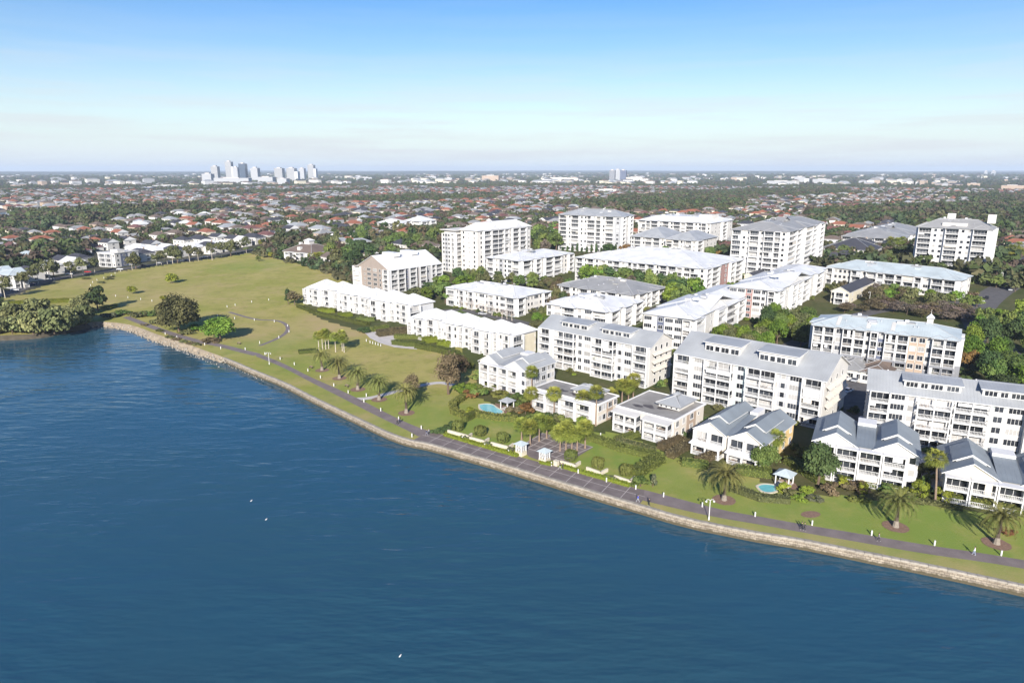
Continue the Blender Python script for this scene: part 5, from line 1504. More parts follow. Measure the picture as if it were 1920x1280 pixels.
W1.facade('F', (0, W1.L, 0, W1.W), 'wbbw', 3, 3.3, depth=1.2); W1.facade('R', (0, W1.L, 0, W1.W), 'wKww', 3, 3.3)
W2 = Building('villa', 'large pale roofed house with verandas at the left edge above the park', 'house', (22, 517), -70, 52, 8.0, -30, .6)
block(W2, 3, 2.65, 'bbbb', 'bwb', 'roof_pale', 24, plant=False)
# ------------------------------------------------------------------ planting: the park and the shore
mrnd = random.Random(21)
for k in range(24):
    x = -66 + 9.9 * k; y = 627 - (0 if x < 90 else (x - 90) * .22) - (mrnd.uniform(-3, 8) if k % 2 else mrnd.uniform(12, 30))
    tree('mangrove', (x, y), mrnd.uniform(7.5, 11), mrnd.uniform(5.6, 7.6), f'grey green mangrove on the left shore, {ORD[k]} from the left edge', 'mangrove_tree', 'tree', 'mangroves along the left shore')
hedge([(-60, 576), (0, 573), (60, 569), (120, 566), (168, 566)], 5, 1.8, 'long low yellow green hedge between the mangroves and the lawn', 'lime')
tree('dark', (184, 583), 13.5, 6.2, 'dark upright tree standing alone behind the little beach')
tree('fig', (336, 621), 16.5, 10.6, 'very large olive green fig tree with a long shadow on the lawn')
tree('bright', (413, 637), 10.0, 7.2, 'round bright green tree to the right of the large fig')
tree('yellow', (323, 531), 6.5, 4.2, 'small round yellow green tree alone high on the lawn')
tree('yellow', (248, 551), 5.0, 3.0, 'smaller yellow green tree alone below the other one on the lawn')
tree('yellow', (308, 563), 3.2, 2.2, 'low yellow bush at the back of the large fig')
for (x, y, r_, h_, lv, lb) in [(205, 596, 4.2, 4.2, 'grey', 'grey green spreading shrub right above the sand beach'), (232, 590, 5, 3.4, 'green', 'wide dark green shrub behind the grey beach shrub'),
        (262, 594, 5.2, 4.2, 'olive', 'rounded olive shrub left of the large fig'), (282, 592, 4.6, 4.2, 'green', 'green shrub touching the large fig on its left'), (296, 606, 4, 3.6, 'olive', 'low olive shrub below the large fig'),
        (368, 618, 4.4, 4.0, 'bright', 'bright green shrub between the fig and the round tree'), (352, 626, 4, 2.6, 'olive', 'low olive shrub under the right side of the fig'),
        (395, 641, 4.4, 2.2, 'brown', 'low brown shrub under the round bright tree'), (205, 578, 5, 3.0, 'lime', 'yellow green shrub beside the dark upright tree')]:
    shrub((x, y), r_, h_, lb, lv)
for k, (x, y) in enumerate([(318, 633), (332, 637), (345, 641), (356, 645), (368, 648), (270, 610), (300, 621)]):
    shrub((x, y), 2.2, 1.3, 'low scrubby plant between the footpath and the rocks', 'brown' if k % 2 else 'olive', group='scrub plants above the rocks')
hedge([(565, 662), (588, 660)], 3.2, 1.3, 'small oblong hedge standing alone left of the pale palms')
tree('brown', (773, 746), 7.8, 2.9, 'thin brown tree behind the nearest date palm of the left row')
tree('brown', (841, 739), 13.5, 4.6, 'tall brown leaved tree at the edge of the lawn left of the pool garden')
tree('brown', (862, 712), 9, 3.6, 'smaller brown leaved tree behind the tall brown tree')
DATE = [(604, 694, 4.9, 'far left'), (636.5, 709, 4.9, 'second'), (671, 730, 5.0, 'third'), (711, 749, 5.2, 'fourth'), (762, 774, 6.0, 'nearest')]
for x, y, h_, w_ in DATE:
    palm('date', (x, y), h_, f'date palm beside the left path, {w_ if w_ != "far left" else "farthest"} of its row of five' if w_ != 'nearest' else 'date palm beside the left path, nearest and tallest of its row of five', mulch=True)
palm('date', (1357.5, 937), 5.3, 'full date palm beside the double armed lamp post', 1.08, mulch=True)
palm('date', (1679, 987), 5.0, 'date palm on the right lawn below the slate gabled white villa', 1.05, mulch=True)
palm('date', (1868, 1019), 5.1, 'date palm on the right lawn nearest to the right edge', 1.05, mulch=True)
for k, (x, y) in enumerate([(598, 655), (605, 655.5), (611, 654.7), (616.5, 653.5), (629.5, 660), (642, 658), (645.5, 660.5)]):
    palm('pale', (x, y), 5.6 + (k % 3) * .6, ['slender pale palm at the left end of the clump of seven', 'slender pale palm second from left in the clump of seven', 'slender pale palm third from left in the clump of seven', 'slender pale palm fourth from left in the clump of seven', 'slender pale palm fifth from left in the clump of seven', 'slender pale palm sixth from left in the clump of seven', 'slender pale palm at the right end of the clump of seven'][k], .95, 'clump of seven pale palms')
for x, y, h_, lb in [(997, 744, 8.2, 'tall fan palm in front of the villa with two grey gables'), (996, 768, 5.2, 'fan palm right of the little pool gazebo'), (1038.6, 781, 7.2, 'fan palm in front of the left flat roofed villa'),
        (1093, 785, 6.6, 'bushy fan palm at the right corner of the left flat roofed villa'), (1117, 798, 9.8, 'tallest fan palm, between the two flat roofed villas'), (1147, 770, 5.0, 'short fan palm between the flat roofed villas'),
        (1166, 753, 5.4, 'fan palm behind the short one between the flat roofed villas'), (1178, 752, 5.0, 'fan palm left of the tall one by the sun hooded block end'), (1187, 748, 6.5, 'fan palm by the sun hooded end of the left grey roofed block'),
        (1452, 860, 5.6, 'fan palm in front of the twin gabled cream villa')]:
    palm('fan', (x, y), h_, lb, 1.05)
palm('fan', (1753, 941), 10.2, 'tall leaning fan palm between the two right hand villas', 1.0, lean=.10)
for k, (x, y) in enumerate([(978, 824), (994, 834), (1011, 827), (1025, 821), (1050, 845), (1061, 843), (1072, 845), (1082, 846), (1097, 840), (1062, 832)]):
    palm('fan', (x, y), 4.3 + (k % 3) * .7, f'short bushy fan palm in the paved square, {["first", "second", "third", "fourth", "fifth", "seventh", "eighth", "ninth", "tenth", "sixth and rear"][k]} from the left', 1.05, 'palms of the paved square')
for k, (x, y) in enumerate([(1880, 497), (1893, 490), (1906, 484), (1915, 499), (1890, 508)]):
    palm('fan', (x, y), 9, 'tall palm lining the road beside the grey ten storey tower', 1.4, 'palms along the far road')
for k, (x, y) in enumerate([(1668, 470), (1680, 472), (1690, 470)]):
    palm('fan', (x, y), 8, 'palm left of the grey ten storey tower', 1.5, 'palms left of the grey tower')
for k, (x, y) in enumerate([(578, 490), (585, 492), (593, 492), (600, 491), (608, 492)]):
    palm('fan', (x, y), 5, 'low palm in front of the clubhouse', 1.3, 'palms in front of the clubhouse')

# ------------------------------------------------------------------ terrace gardens
for x, y, lb in [(859, 807, 'clipped round bush on the left terrace, left of three'), (900.5, 817, 'clipped round bush on the left terrace, middle of three'), (942.5, 830, 'clipped round bush on the left terrace, right of three'),
        (1070, 864, 'clipped round bush on the right terrace, left of three'), (1121, 878.5, 'clipped round bush on the right terrace, middle of three'), (1174, 892, 'clipped round bush on the right terrace, right of three')]:
    topiary((x, y), 1.45, 2.75, lb, square=1.5)
def garden_wall(pts, label, h_=.85):
    w = [at(*p) for p in pts]; mb = MB(); b0 = w[0].copy()
    for a, c in zip(w[:-1], w[1:]):
        d = (c - a); d.z = 0; d.normalize(); s_ = Vector((-d.y, d.x, 0)) * .22
        q = [a - s_ - d * .2, c - s_ + d * .2, c + s_ + d * .2, a + s_ - d * .2]
        lo = [v - b0 + Vector((0, 0, -.1)) for v in q]; hi = [v - b0 + Vector((0, 0, h_)) for v in q]
        mb.poly(hi)
        for i in range(4): mb.poly([lo[i], lo[(i + 1) % 4], hi[(i + 1) % 4], hi[i]])
    return tag(mb.obj('garden_wall', M['cream_wall'], None, b0), label, 'wall')
garden_wall([(841, 811), (878, 821), (884, 817)], 'low cream garden wall in front of the left clipped bush')
garden_wall([(882, 824), (908, 831), (916, 826)], 'low cream garden wall in front of the middle left clipped bush')
garden_wall([(922, 834), (953, 842), (962, 836)], 'low cream garden wall in front of the right bush of the left terrace')
garden_wall([(1052, 869), (1078, 876), (1087, 870)], 'low cream garden wall under the left bush of the right terrace')
garden_wall([(1101, 881), (1126, 890), (1138, 884)], 'low cream garden wall under the middle bush of the right terrace')
garden_wall([(1153, 897), (1181, 906), (1190, 899)], 'low cream garden wall under the right bush of the right terrace')
hedge([(836, 817), (909, 838.5), (969, 855.5)], 1.1, .75, 'bright lime clipped hedge edging the promenade left of the gate', 'lime', 26)
hedge([(1015, 868), (1032, 871.5)], 1.3, .75, 'short bright lime hedge right beside the gate', 'lime', 26)
hedge([(1054, 876), (1120, 895), (1178, 911)], 1.1, .75, 'bright lime clipped hedge edging the promenade right of the gate', 'lime', 26)
for k, (x, y) in enumerate([(868, 820), (876, 821), (912, 832), (918, 834), (955, 845), (962, 846), (1025, 866), (1035, 868), (1085, 884), (1093, 886), (1136, 896), (1146, 898), (1152, 900)]):
    shrub((x, y), 1.0, 1.1, 'small pale flowering shrub behind the lime hedge', 'grey', group='pale shrubs along the promenade')
for k, (x, y) in enumerate([(816, 812), (822, 812), (829, 809), (836, 806), (842, 803), (848, 801)]):
    shrub((x, y), 1.6, 2.0, 'dark green shrub at the left end of the promenade terrace', 'dark', group='dark shrubs left of the terrace')
hedge([(867, 749), (849, 762), (851, 775), (870, 782), (894, 780), (934, 787), (965, 789)], 2.2, 1.6, 'curving clipped hedge around the kidney pool lawn')
hedge([(872, 790), (890, 780)], 1.8, 1.8, 'short hedge leg between the left terrace and the pool')
for x, y, r_, h_, lv, lb in [(880, 779, 2, 3, 'lime', 'yellow green bush on the pool hedge'), (873, 736, 4, 5, 'bright', 'leafy green bush at the back of the pool garden'), (884, 744, 3, 3, 'rust', 'reddish flowering bush behind the pool'),
        (898, 742, 3.2, 4.5, 'green', 'green bush behind the kidney pool'), (938, 745, 4, 3, 'hedge', 'clipped bush left of the pool gazebo'), (972, 757, 4.4, 4.5, 'green', 'broad green bush right of the pool gazebo'),
        (966, 772, 3, 3, 'brown', 'brown flowering bush between the pool and the palms'), (985, 776, 3.4, 3.5, 'rust', 'rust coloured bush left of the paved square'), (960, 748, 2.4, 1.8, 'flower', 'magenta flowering bush against the white villa'),
        (905, 712, 5, 4, 'green', 'green bush at the left corner of the white villa'), (915, 728, 5, 2.4, 'hedge', 'low hedge bush below the white villa verandas'), (1010, 786, 4, 2, 'green', 'low bush in front of the left flat roofed villa')]:
    shrub((x, y), r_, h_, lb, lv)
for pts, w_, h_, lv, lb in [([(1040, 806), (1062, 812), (1085, 814)], 3, 2, 'hedge', 'clipped hedge behind the paved square'), ([(1100, 822), (1136, 833), (1164, 844), (1231, 860)], 2.6, 1.6, 'hedge', 'long clipped hedge along the back of the right terrace lawn'),
        ([(1160, 831), (1222, 848)], 2.4, 1.5, 'olive', 'planted hedge in front of the right flat roofed villa'), ([(1234, 866), (1192, 892)], 3.4, 2.0, 'hedge', 'hedge closing the right end of the terrace lawn'),
        ([(1158, 828), (1192, 817)], 2.2, 1.4, 'hedge', 'hedge dividing the two little lawns of the flat roofed villa'), ([(1241, 842), (1275, 829)], 2.4, 1.8, 'brown', 'brown hedge right of the flat roofed villa lawn'),
        ([(1258, 857), (1294, 836)], 2.4, 1.8, 'brown', 'second brown hedge next to the twin gabled cream villa'), ([(1312, 868), (1352, 853)], 2.2, 1.8, 'brown', 'brown hedge between the two low verandas'),
        ([(1284, 871), (1322, 876)], 2.4, 1.5, 'hedge', 'clipped hedge under the left low veranda'), ([(1387, 887), (1438, 892)], 3, 1.8, 'hedge', 'clipped hedge below the right low veranda'),
        ([(1372, 918), (1425, 937), (1474, 941)], 2.2, 1.3, 'olive', 'curving hedge around the round pool garden'), ([(1480, 870), (1535, 905)], 2.4, 2.0, 'hedge', 'hedge running up beside the dark fig tree'),
        ([(1781, 934), (1850, 948), (1925, 966)], 2.6, 1.5, 'hedge', 'hedge along the foot of the right edge villa'), ([(1575, 900), (1650, 915), (1700, 925)], 2, 1.2, 'hedge', 'low hedge in front of the three storey slate gabled villa'),
        ([(1715, 940), (1760, 947), (1800, 955)], 1.6, .7, 'olive', 'low planting strip along the top of the right lawn'),
        ([(560, 576), (597, 590), (640, 599), (688, 610)], 2.2, 1.5, 'hedge', 'long hedge along the foot of the left terrace row'), ([(600, 585.5), (625, 585)], 4, 1.8, 'lime', 'yellow green clipped garden block of the left terraces'),
        ([(640, 594), (655, 592)], 4, 1.8, 'lime', 'second clipped garden block of the left terraces'), ([(672, 601), (700, 601)], 3, 1.6, 'hedge', 'third clipped garden block of the left terraces'),
        ([(699, 621), (724, 616)], 3, 1.8, 'hedge', 'hedge on the left of the turning circle'), ([(714, 629), (735, 626), (762, 623)], 5, 2.4, 'brown', 'large brownish hedge inside the turning circle'),
        ([(743, 634), (793, 635)], 2.6, 1.6, 'hedge', 'hedge above the pale drive wall'), ([(741, 645), (765, 648), (793, 649)], 3, 1.8, 'hedge', 'hedge below the pale drive wall'),
        ([(784, 652), (826, 660), (855, 668), (880, 690)], 3, 2.2, 'hedge', 'long hedge between the right terrace row and the lawn'), ([(798, 642), (822, 639)], 4, 2.2, 'lime', 'yellow green hedge in front of the right terrace row'),
        ([(825, 649), (844, 648)], 4, 2.4, 'lime', 'second yellow green hedge in front of the right terrace row'), ([(860, 588), (960, 622)], 3, 1.5, 'green', 'hedge along the lane behind the right terrace row'),
        ([(1270, 805), (1330, 790)], 2, 1.2, 'green', 'hedge behind the right flat roofed villa')]:
    hedge(pts, w_, h_, lb, lv, 12)
for x, y, r_, h_, lv, lb in [(686, 622, 3.6, 3.4, 'dark', 'dark bush at the left end of the turning circle'), (1201, 912, 2.6, 2.6, 'green', 'big dark clipped bush at the end of the promenade'), (1224, 912, 1.2, 3.4, 'grey', 'pale flowering spire plant beside the big dark bush'),
        (1277, 868, 1.2, 1.4, 'hedge', 'small ball shaped bush left of the low verandas'), (1470, 922, 1.8, 2.4, 'lime', 'yellow bush right of the round pool'), (1482, 930, 1.8, 2.0, 'olive', 'olive bush in the round pool garden'), (1515, 925, 1.8, 2.6, 'lime', 'yellow bush below the dark fig tree'),
        (1500, 938, 2, 1.8, 'bright', 'bright plant bed bush left of the bare soil circle'), (1528, 938, 2, 1.6, 'grey', 'grey green plant bed bush above the bare soil circle'), (1558, 925, 2.2, 3.2, 'brown', 'brownish bush in front of the slate gabled villa'),
        (1577, 912, 1.6, 2.6, 'lime', 'yellow green bush at the left foot of the slate gabled villa'), (1597, 938, 1.5, 1.5, 'hedge', 'low bush on the upper right lawn edge'), (1622, 940, 1.6, 1.6, 'hedge', 'low bush left of the right lawn date palm'),
        (1700, 930, 1.5, 2.8, 'lime', 'yellow bush beside the clipped column'), (1885, 998, 2, 1.2, 'rust', 'low reddish planting beside the right edge date palm'), (1735, 908, 1.2, 3, 'green', 'narrow bush at the right corner of the slate gabled villa'),
        (1180, 800, 1.6, 1.6, 'green', 'bush between the villas below the tall palm'), (1228, 775, 1.4, 1.6, 'hedge', 'round bush behind the right flat roofed villa, left'), (1243, 770, 1.4, 1.6, 'hedge', 'round bush behind the right flat roofed villa, middle'), (1256, 765, 1.4, 1.6, 'hedge', 'round bush behind the right flat roofed villa, right')]:
    shrub((x, y), r_, h_, lb, lv)
for k, (x, y) in enumerate([(1502, 868), (1508, 880), (1500, 855), (1490, 845), (1512, 845), (1730, 890), (1742, 905), (1745, 880), (1760, 900), (1340, 800), (1290, 805), (1280, 815)]):
    shrub((x, y), 1.7, 2.2, 'garden shrub in the shady gap between two waterfront villas', ['green', 'olive', 'hedge', 'dark'][k % 4], group='shrubs between the waterfront villas')
topiary((1724, 930), 1.5, 3.2, 'thick clipped column bush right of the slate gabled villa', 'lime', square=2)
topiary((1767, 938), 1.6, 2.6, 'thick clipped bush behind the leaning palm', 'lime', square=2)
topiary((1617, 925), .9, 2.4, 'narrow clipped column bush in front of the slate gabled villa', 'lime', square=2)
tree('dark', (1533, 908), 10.5, 4.3, 'dark spreading fig tree in front of the slate gabled villa')
tree('round', (1432, 882), 6.8, 3.1, 'round tree in front of the twin gabled cream villa')
sheet('planting_circle', [(1520 + 19 * math.cos(k * .5236), 964 + 6.5 * math.sin(k * .5236)) for k in range(12)], .05, M['mulch'], cuts=0)

# ------------------------------------------------------------------ pools, gazebos and the gate lodges
mp = mat('pool_water', (0.14, 0.42, 0.45), 0.05, 0.1, 1.0, 0.25, 3.0, spec=0.5)
def pool(pts, label):
    w = [at(*p) for p in pts]; w = smooth_line(w + [w[0]], 2)[:-1]
    c = sum(w, Vector()) / len(w); e = bpy.data.objects.new('swimming_pool', None); col.objects.link(e); e.location = c; tag(e, label, 'pool')
    new('water_surface', MB().poly([(p.x - c.x, p.y - c.y, .09) for p in w]).mesh('water_surface', mp), e)
    mb = MB(); k = len(w)
    for i in range(k):
        a, b_ = w[i] - c, w[(i + 1) % k] - c
        oa, ob = a * (1 + .55 / max(a.length, 1)), b_ * (1 + .55 / max(b_.length, 1))
        mb.poly([(oa.x, oa.y, .14), (ob.x, ob.y, .14), (b_.x, b_.y, .14), (a.x, a.y, .14)]); mb.poly([(oa.x, oa.y, -.1), (ob.x, ob.y, -.1), (ob.x, ob.y, .14), (oa.x, oa.y, .14)])
        mb.poly([(a.x, a.y, .14), (b_.x, b_.y, .14), (b_.x, b_.y, .05), (a.x, a.y, .05)])
    new('pool_coping', mb.mesh('pool_coping', M['cream_wall']), e)
pool([(899, 759), (912, 757), (925, 759), (929, 764), (938, 768), (944, 772), (938, 776), (922, 775), (908, 771), (900, 766)], 'kidney shaped blue swimming pool beside the little gazebo')
pool([(1421, 912), (1430, 908), (1448, 909), (1460, 912), (1456, 921), (1440, 924), (1427, 920)], 'round blue swimming pool behind the curving hedge')
sheet('pool_deck', [(928, 755), (945, 760), (955, 768), (948, 776), (938, 766), (930, 762)], .045, M['mulch'], cuts=0)
sheet('pool_deck', [(1455, 900), (1490, 905), (1500, 918), (1465, 916)], .045, M['mulch'], cuts=0)
def gazebo(px, w, h_, label, roofm, lattice=False, plinth=0.0, name='gazebo', ang=-41):
    e = bpy.data.objects.new(name, None); col.objects.link(e); e.location = at(*px); e.rotation_euler = (0, 0, R(ang)); tag(e, label, 'gazebo')
    a = w / 2
    if plinth: new('plinth', MB().box(-a * 1.05, a * 1.05, -a * 1.05, a * 1.05, -.2, plinth).mesh('plinth', M['cream_wall']), e)
    else: new('floor', MB().box(-a, a, -a, a, -.2, .12).mesh('floor', M['concrete']), e)
    for x in (-a + .12, a - .12):
        for y in (-a + .12, a - .12): new('post', cached(('gp', h_, plinth), lambda: MB().box(-.11, .11, -.11, .11, max(plinth, .12), h_).mesh('post', M['trim'])), e, (x, y, 0))
    rf = MB(); o = a + .5; r_ = a * .1; zt = h_ + o * .55
    B = [(-o, -o, h_), (o, -o, h_), (o, o, h_), (-o, o, h_)]; T = [(-r_, -r_, zt), (r_, -r_, zt), (r_, r_, zt), (-r_, r_, zt)]
    for i in range(4): rf.poly([B[i], B[(i + 1) % 4], T[(i + 1) % 4], T[i]], 0, [(0, 0), (2 * o, 0), (o, o), (o, o)])
    rf.poly(T); rf.poly(B[::-1], 1)
    new('roof', rf.mesh('roof', [M[roofm], M['trim']]), e)
    if lattice:
        for k in range(4):
            mb = MB(); z0, z1 = plinth + .1, h_ - .1
            for s_ in (-1, 1):
                for q in (0, 1):
                    x0 = -a + .25 + q * (a - .25); x1 = x0 + a - .25
                    xa, xb = (x0, x1) if s_ > 0 else (x1, x0)
                    mb.poly([(xa - .07, -a + .1, z0), (xa + .07, -a + .1, z0), (xb + .07, -a + .1, z1), (xb - .07, -a + .1, z1)])
            mb.box(-.06, .06, -a + .07, -a + .13, z0, z1); mb.box(-a + .2, a - .2, -a + .07, -a + .13, z1 - .2, z1 - .05)
            new('lattice', mb.mesh('lattice', M['trim']), e, (0, 0, 0), k * math.pi / 2)
    else:
        new('bench', cached('gb', lambda: MB().box(-a + .3, a - .3, a - .7, a - .25, .12, .55).mesh('bench', M['timber'])), e)
gazebo((951, 766), 3.0, 2.6, 'small grey roofed pavilion beside the kidney pool', 'roof_grey')
gazebo((1470, 907), 3.2, 2.6, 'small pale roofed pavilion behind the round pool', 'roof_pale')
gazebo((977, 852), 2.0, 3.0, 'white lattice gate lodge on cream plinth, left of the gate', 'roof_pale', True, 1.1, 'gate_lodge')
gazebo((1021, 866), 2.0, 3.0, 'white lattice gate lodge on cream plinth, right of the gate', 'roof_pale', True, 1.1, 'gate_lodge')
e = tag(MB().box(-.5, .5, -.5, .5, 0, 1.2).box(-.6, .6, -.6, .6, 1.2, 1.32).obj('gate_pillar', M['cream_wall'], None, at(1043, 872), R(-41)), 'square cream gate pillar at the right end of the short lime hedge', 'pillar')

# ------------------------------------------------------------------ bollards and lamp posts
BOLL = [(504, 563), (514.5, 604), (539.5, 612), (542, 623), (523, 634), (487, 644), (497, 665), (525.5, 674), (552, 684), (577.5, 696), (601, 709), (626, 724), (653, 737), (687, 743), (682.5, 754), (714, 770.5), (747.5, 787), (790, 804), (801, 722),
        (217, 556), (240, 559), (264, 562), (285, 565), (408, 593), (426, 576), (441, 573), (472, 567), (440, 598), (477, 601), (170, 536), (174, 530), (182, 526), (195, 522), (209, 517), (216, 513), (226, 509), (310, 627), (332, 634), (384, 647), (414, 654), (460, 656),
        (1244, 931), (1316.6, 949.7), (1415.6, 968), (1522.5, 984), (1634, 1003), (1752, 1022), (1877, 1041), (1126, 818), (909, 838.5), (953.6, 850.5), (1034, 873), (1084, 887), (1137, 903), (1192, 917), (867, 824.5), (772.5, 819),
        (687, 640), (694, 643), (699, 644.5), (704, 646), (709, 647.5), (714, 649)]
bm_ = MB(); bm_.tube([(0, 0, -.1), (0, 0, .95)], [.17, .17], 10)
boll_body = bm_.mesh('bollard_body', M['trim'])
boll_cap = MB().tube([(0, 0, .95), (0, 0, 1.02), (0, 0, 1.12)], [.13, .2, .12], 10).mesh('bollard_cap', M['rail'])
def boll_set(x, y):
    if x >= 1200: return 'right hand path'
    if 686 < x < 716 and y < 652: return 'edge of the turning circle'
    if x > 800: return 'promenade and terrace'
    if x < 290 and y < 570: return 'upper left lawn'
    if x > 480 and y > 655: return 'palm lined path'
    return 'path on the park lawn'
for gname in sorted({boll_set(*q) for q in BOLL}):
    for k, (x, y) in enumerate(sorted(q for q in BOLL if boll_set(*q) == gname)):
        e = bpy.data.objects.new('bollard_light', None); col.objects.link(e); e.location = at(x, y); e.scale = (.85, .85, .95)
        tag(e, f'short white bollard light of the {gname}, {ORD[k]} from the left', 'bollard', f'bollard lights, {gname}')
        new('body', boll_body, e); new('cap', boll_cap, e)
def lamp_post(px, h_, label, arms=2, rz=0.0):
    e = bpy.data.objects.new('lamp_post', None); col.objects.link(e); e.location = at(*px); e.rotation_euler = (0, 0, rz); tag(e, label, 'lamp post')
    new('pole', cached(('lp', h_), lambda: MB().tube([(0, 0, -.1), (0, 0, .7), (0, 0, .75), (0, 0, h_)], [.16, .15, .09, .07], 8).mesh('pole', M['trim'])), e)
    for s_ in (-1, 1)[:arms]:
        new('arm', MB().tube([(0, 0, h_ - .05), (s_ * .3, 0, h_ + .22), (s_ * .65, 0, h_ + .2), (s_ * .8, 0, h_ - .1)], [.05] * 4, 6).mesh('arm', M['trim']), e)
        new('lamp_head', MB().tube([(s_ * .8, 0, h_ - .08), (s_ * .8, 0, h_ - .16), (s_ * .8, 0, h_ - .36)], [.08, .24, .2], 8).mesh('lamp_head', M['trim']), e)
lamp_post((1329, 974), 4.4, 'white lamp post with two drooping arms on the right grass verge')
lamp_post((505, 683), 4.4, 'white lamp post with two drooping arms beside the left path')
lamp_post((1877, 537), 7.5, 'pale street lamp at the road beside the low blue roofed block', 1)
lamp_post((1805, 577), 6.5, 'pale street lamp in front of the cupola roof', 1)
lamp_post((1629, 572), 6.5, 'pale street lamp between the bare shrubs', 1)
lamp_post((786, 588), 6.0, 'pale street lamp in the lane behind the left terraces', 1)

# ------------------------------------------------------------------ park benches
def bench(px, label, rz):
    e = bpy.data.objects.new('park_bench', None); col.objects.link(e); e.location = at(*px); e.rotation_euler = (0, 0, rz); tag(e, label, 'bench')
    for k in range(3): new('seat_slat', cached('bsl', lambda: MB().box(-.9, .9, -.06, .06, .44, .48).mesh('seat_slat', M['timber'])), e, (0, -.18 + .15 * k, 0))
    for k in range(2): new('back_slat', cached('bbl', lambda: MB().box(-.9, .9, -.02, .02, 0, .12).mesh('back_slat', M['timber'])), e, (0, .24, .6 + .18 * k))
    for x in (-.75, .75): new('leg', cached('bll', lambda: MB().box(-.04, .04, -.22, .26, -.05, .44).box(-.04, .04, .22, .27, .44, .92).mesh('leg', M['black_metal'])), e, (x, 0, 0))
bench((583, 690), 'park bench on the grass above the left path between the palms', R(-41))
bench((650, 725), 'park bench beside the third date palm of the left row', R(-41))
bench((448, 645), 'park bench on the grass right of the round bright tree', R(-30))

# ------------------------------------------------------------------ people
def person_mat(name, shirt, legs, skin=(0.45, 0.28, 0.2), hair=(0.03, 0.02, 0.015)):
    m = bpy.data.materials.new(name); t, n, l, b = nodes_of(m); b.inputs['Roughness'].default_value = .85
    tc = n.new('ShaderNodeTexCoord'); sp = n.new('ShaderNodeSeparateXYZ'); l.new(tc.outputs['Object'], sp.inputs['Vector'])
    mr = n.new('ShaderNodeMapRange'); mr.inputs['From Max'].default_value = 1.8; l.new(sp.outputs['Z'], mr.inputs['Value'])
    cr = n.new('ShaderNodeValToRGB'); cr.color_ramp.interpolation = 'CONSTANT'
    els = cr.color_ramp.elements; els[0].position = 0; els[0].color = (.5, .5, .5, 1); els[1].position = .05; els[1].color = (*legs, 1)
    for p_, c in ((.53, shirt), (.815, skin)):
        e_ = els.new(p_); e_.color = (*c, 1)
    l.new(mr.outputs['Result'], cr.inputs['Fac']); l.new(cr.outputs['Color'], b.inputs['Base Color']); return m
def person_mesh(stride, swing):
    v = [(0, 0, .95), (0, 0, 1.15), (0, 0, 1.42), (0, 0, 1.52), (0, -.02, 1.62), (0, -.02, 1.74)]
    r_ = [.15, .14, .15, .06, .095, .075]; ed = [(0, 1), (1, 2), (2, 3), (3, 4), (4, 5)]
    for s_ in (-1, 1):
        b0 = len(v); f = stride * s_; g_ = -swing * s_
        v += [(s_ * .10, 0, .90), (s_ * .10, -f * .5 - .03, .50), (s_ * .10, -f + .02, .09), (s_ * .11, -f - .15, .045)]; r_ += [.10, .068, .045, .04]
        ed += [(0, b0), (b0, b0 + 1), (b0 + 1, b0 + 2), (b0 + 2, b0 + 3)]
        v += [(s_ * .20, 0, 1.40), (s_ * .25, -g_ * .35 + .03, 1.13), (s_ * .24, -g_ - .06, .92), (s_ * .24, -g_ * 1.15 - .09, .83)]; r_ += [.065, .048, .036, .03]
        ed += [(2, b0 + 4), (b0 + 4, b0 + 5), (b0 + 5, b0 + 6), (b0 + 6, b0 + 7)]
    me = bpy.data.meshes.new('body'); me.from_pydata(v, ed, [])
    tmp = bpy.data.objects.new('person_shape', me); col.objects.link(tmp)
    md = tmp.modifiers.new('skin', 'SKIN')
    for i, q in enumerate(me.skin_vertices[0].data): q.radius = (r_[i], r_[i]); q.use_root = i == 0
    sb = tmp.modifiers.new('sub', 'SUBSURF'); sb.levels = 1; sb.render_levels = 1
    dg = bpy.context.evaluated_depsgraph_get()
    out = bpy.data.meshes.new_from_object(tmp.evaluated_get(dg)); out.name = 'body'
    bpy.data.objects.remove(tmp); return out
hair_me = MB().tube([(0, .02, 1.66), (0, .03, 1.76), (0, .01, 1.83)], [.12, .125, .05], 8).mesh('hair', M['black_metal'], True)
bodies = [person_mesh(.30, .22), person_mesh(-.22, -.18), person_mesh(.12, .1)]
def person(px, label, shirt, legs, rz, var=0):
    e = bpy.data.objects.new('person', None); col.objects.link(e); e.location = at(*px); e.location.z += .03; e.rotation_euler = (0, 0, rz); tag(e, label, 'person')
    me = bodies[var].copy(); me.materials.clear(); me.materials.append(person_mat('clothes', shirt, legs)); new('body', me, e); new('hair', hair_me, e)
K_, N_ = (0.02, 0.02, 0.025), (0.03, 0.04, 0.08)
person((745, 796), 'person in dark clothes walking on the left path, left of a pair', K_, K_, R(50))
person((749, 794), 'person in dark blue top walking on the left path, right of a pair', N_, K_, R(50), 1)
person((800, 816), 'person in dark jacket at the start of the promenade, left of a pair', N_, (.2, .2, .25), R(50))
person((804, 815), 'person in grey top at the start of the promenade, right of a pair', (.2, .2, .22), K_, R(50), 1)
person((1050, 880), 'person in black with white shoes beside the lime hedge right of the gate', K_, (.35, .35, .35), R(230))
person((1055, 880), 'person in dark grey close beside another right of the gate', (.05, .05, .06), K_, R(230), 2)
person((1196, 941), 'person in a bright blue top at the right end of the promenade', (.08, .10, .5), (.35, .35, .38), R(240))
person((1217, 948), 'person in black running on the verge right of the promenade', K_, K_, R(240), 1)
person((1503, 993), 'person in black walking below the bare soil circle, left of a pair', K_, K_, R(60))
person((1508, 994), 'person in black walking below the bare soil circle, right of a pair', (.03, .03, .035), K_, R(60), 1)
person((1647, 1014), 'person in grey and dark trousers on the path below the right lawn palm', (.22, .2, .2), K_, R(60))
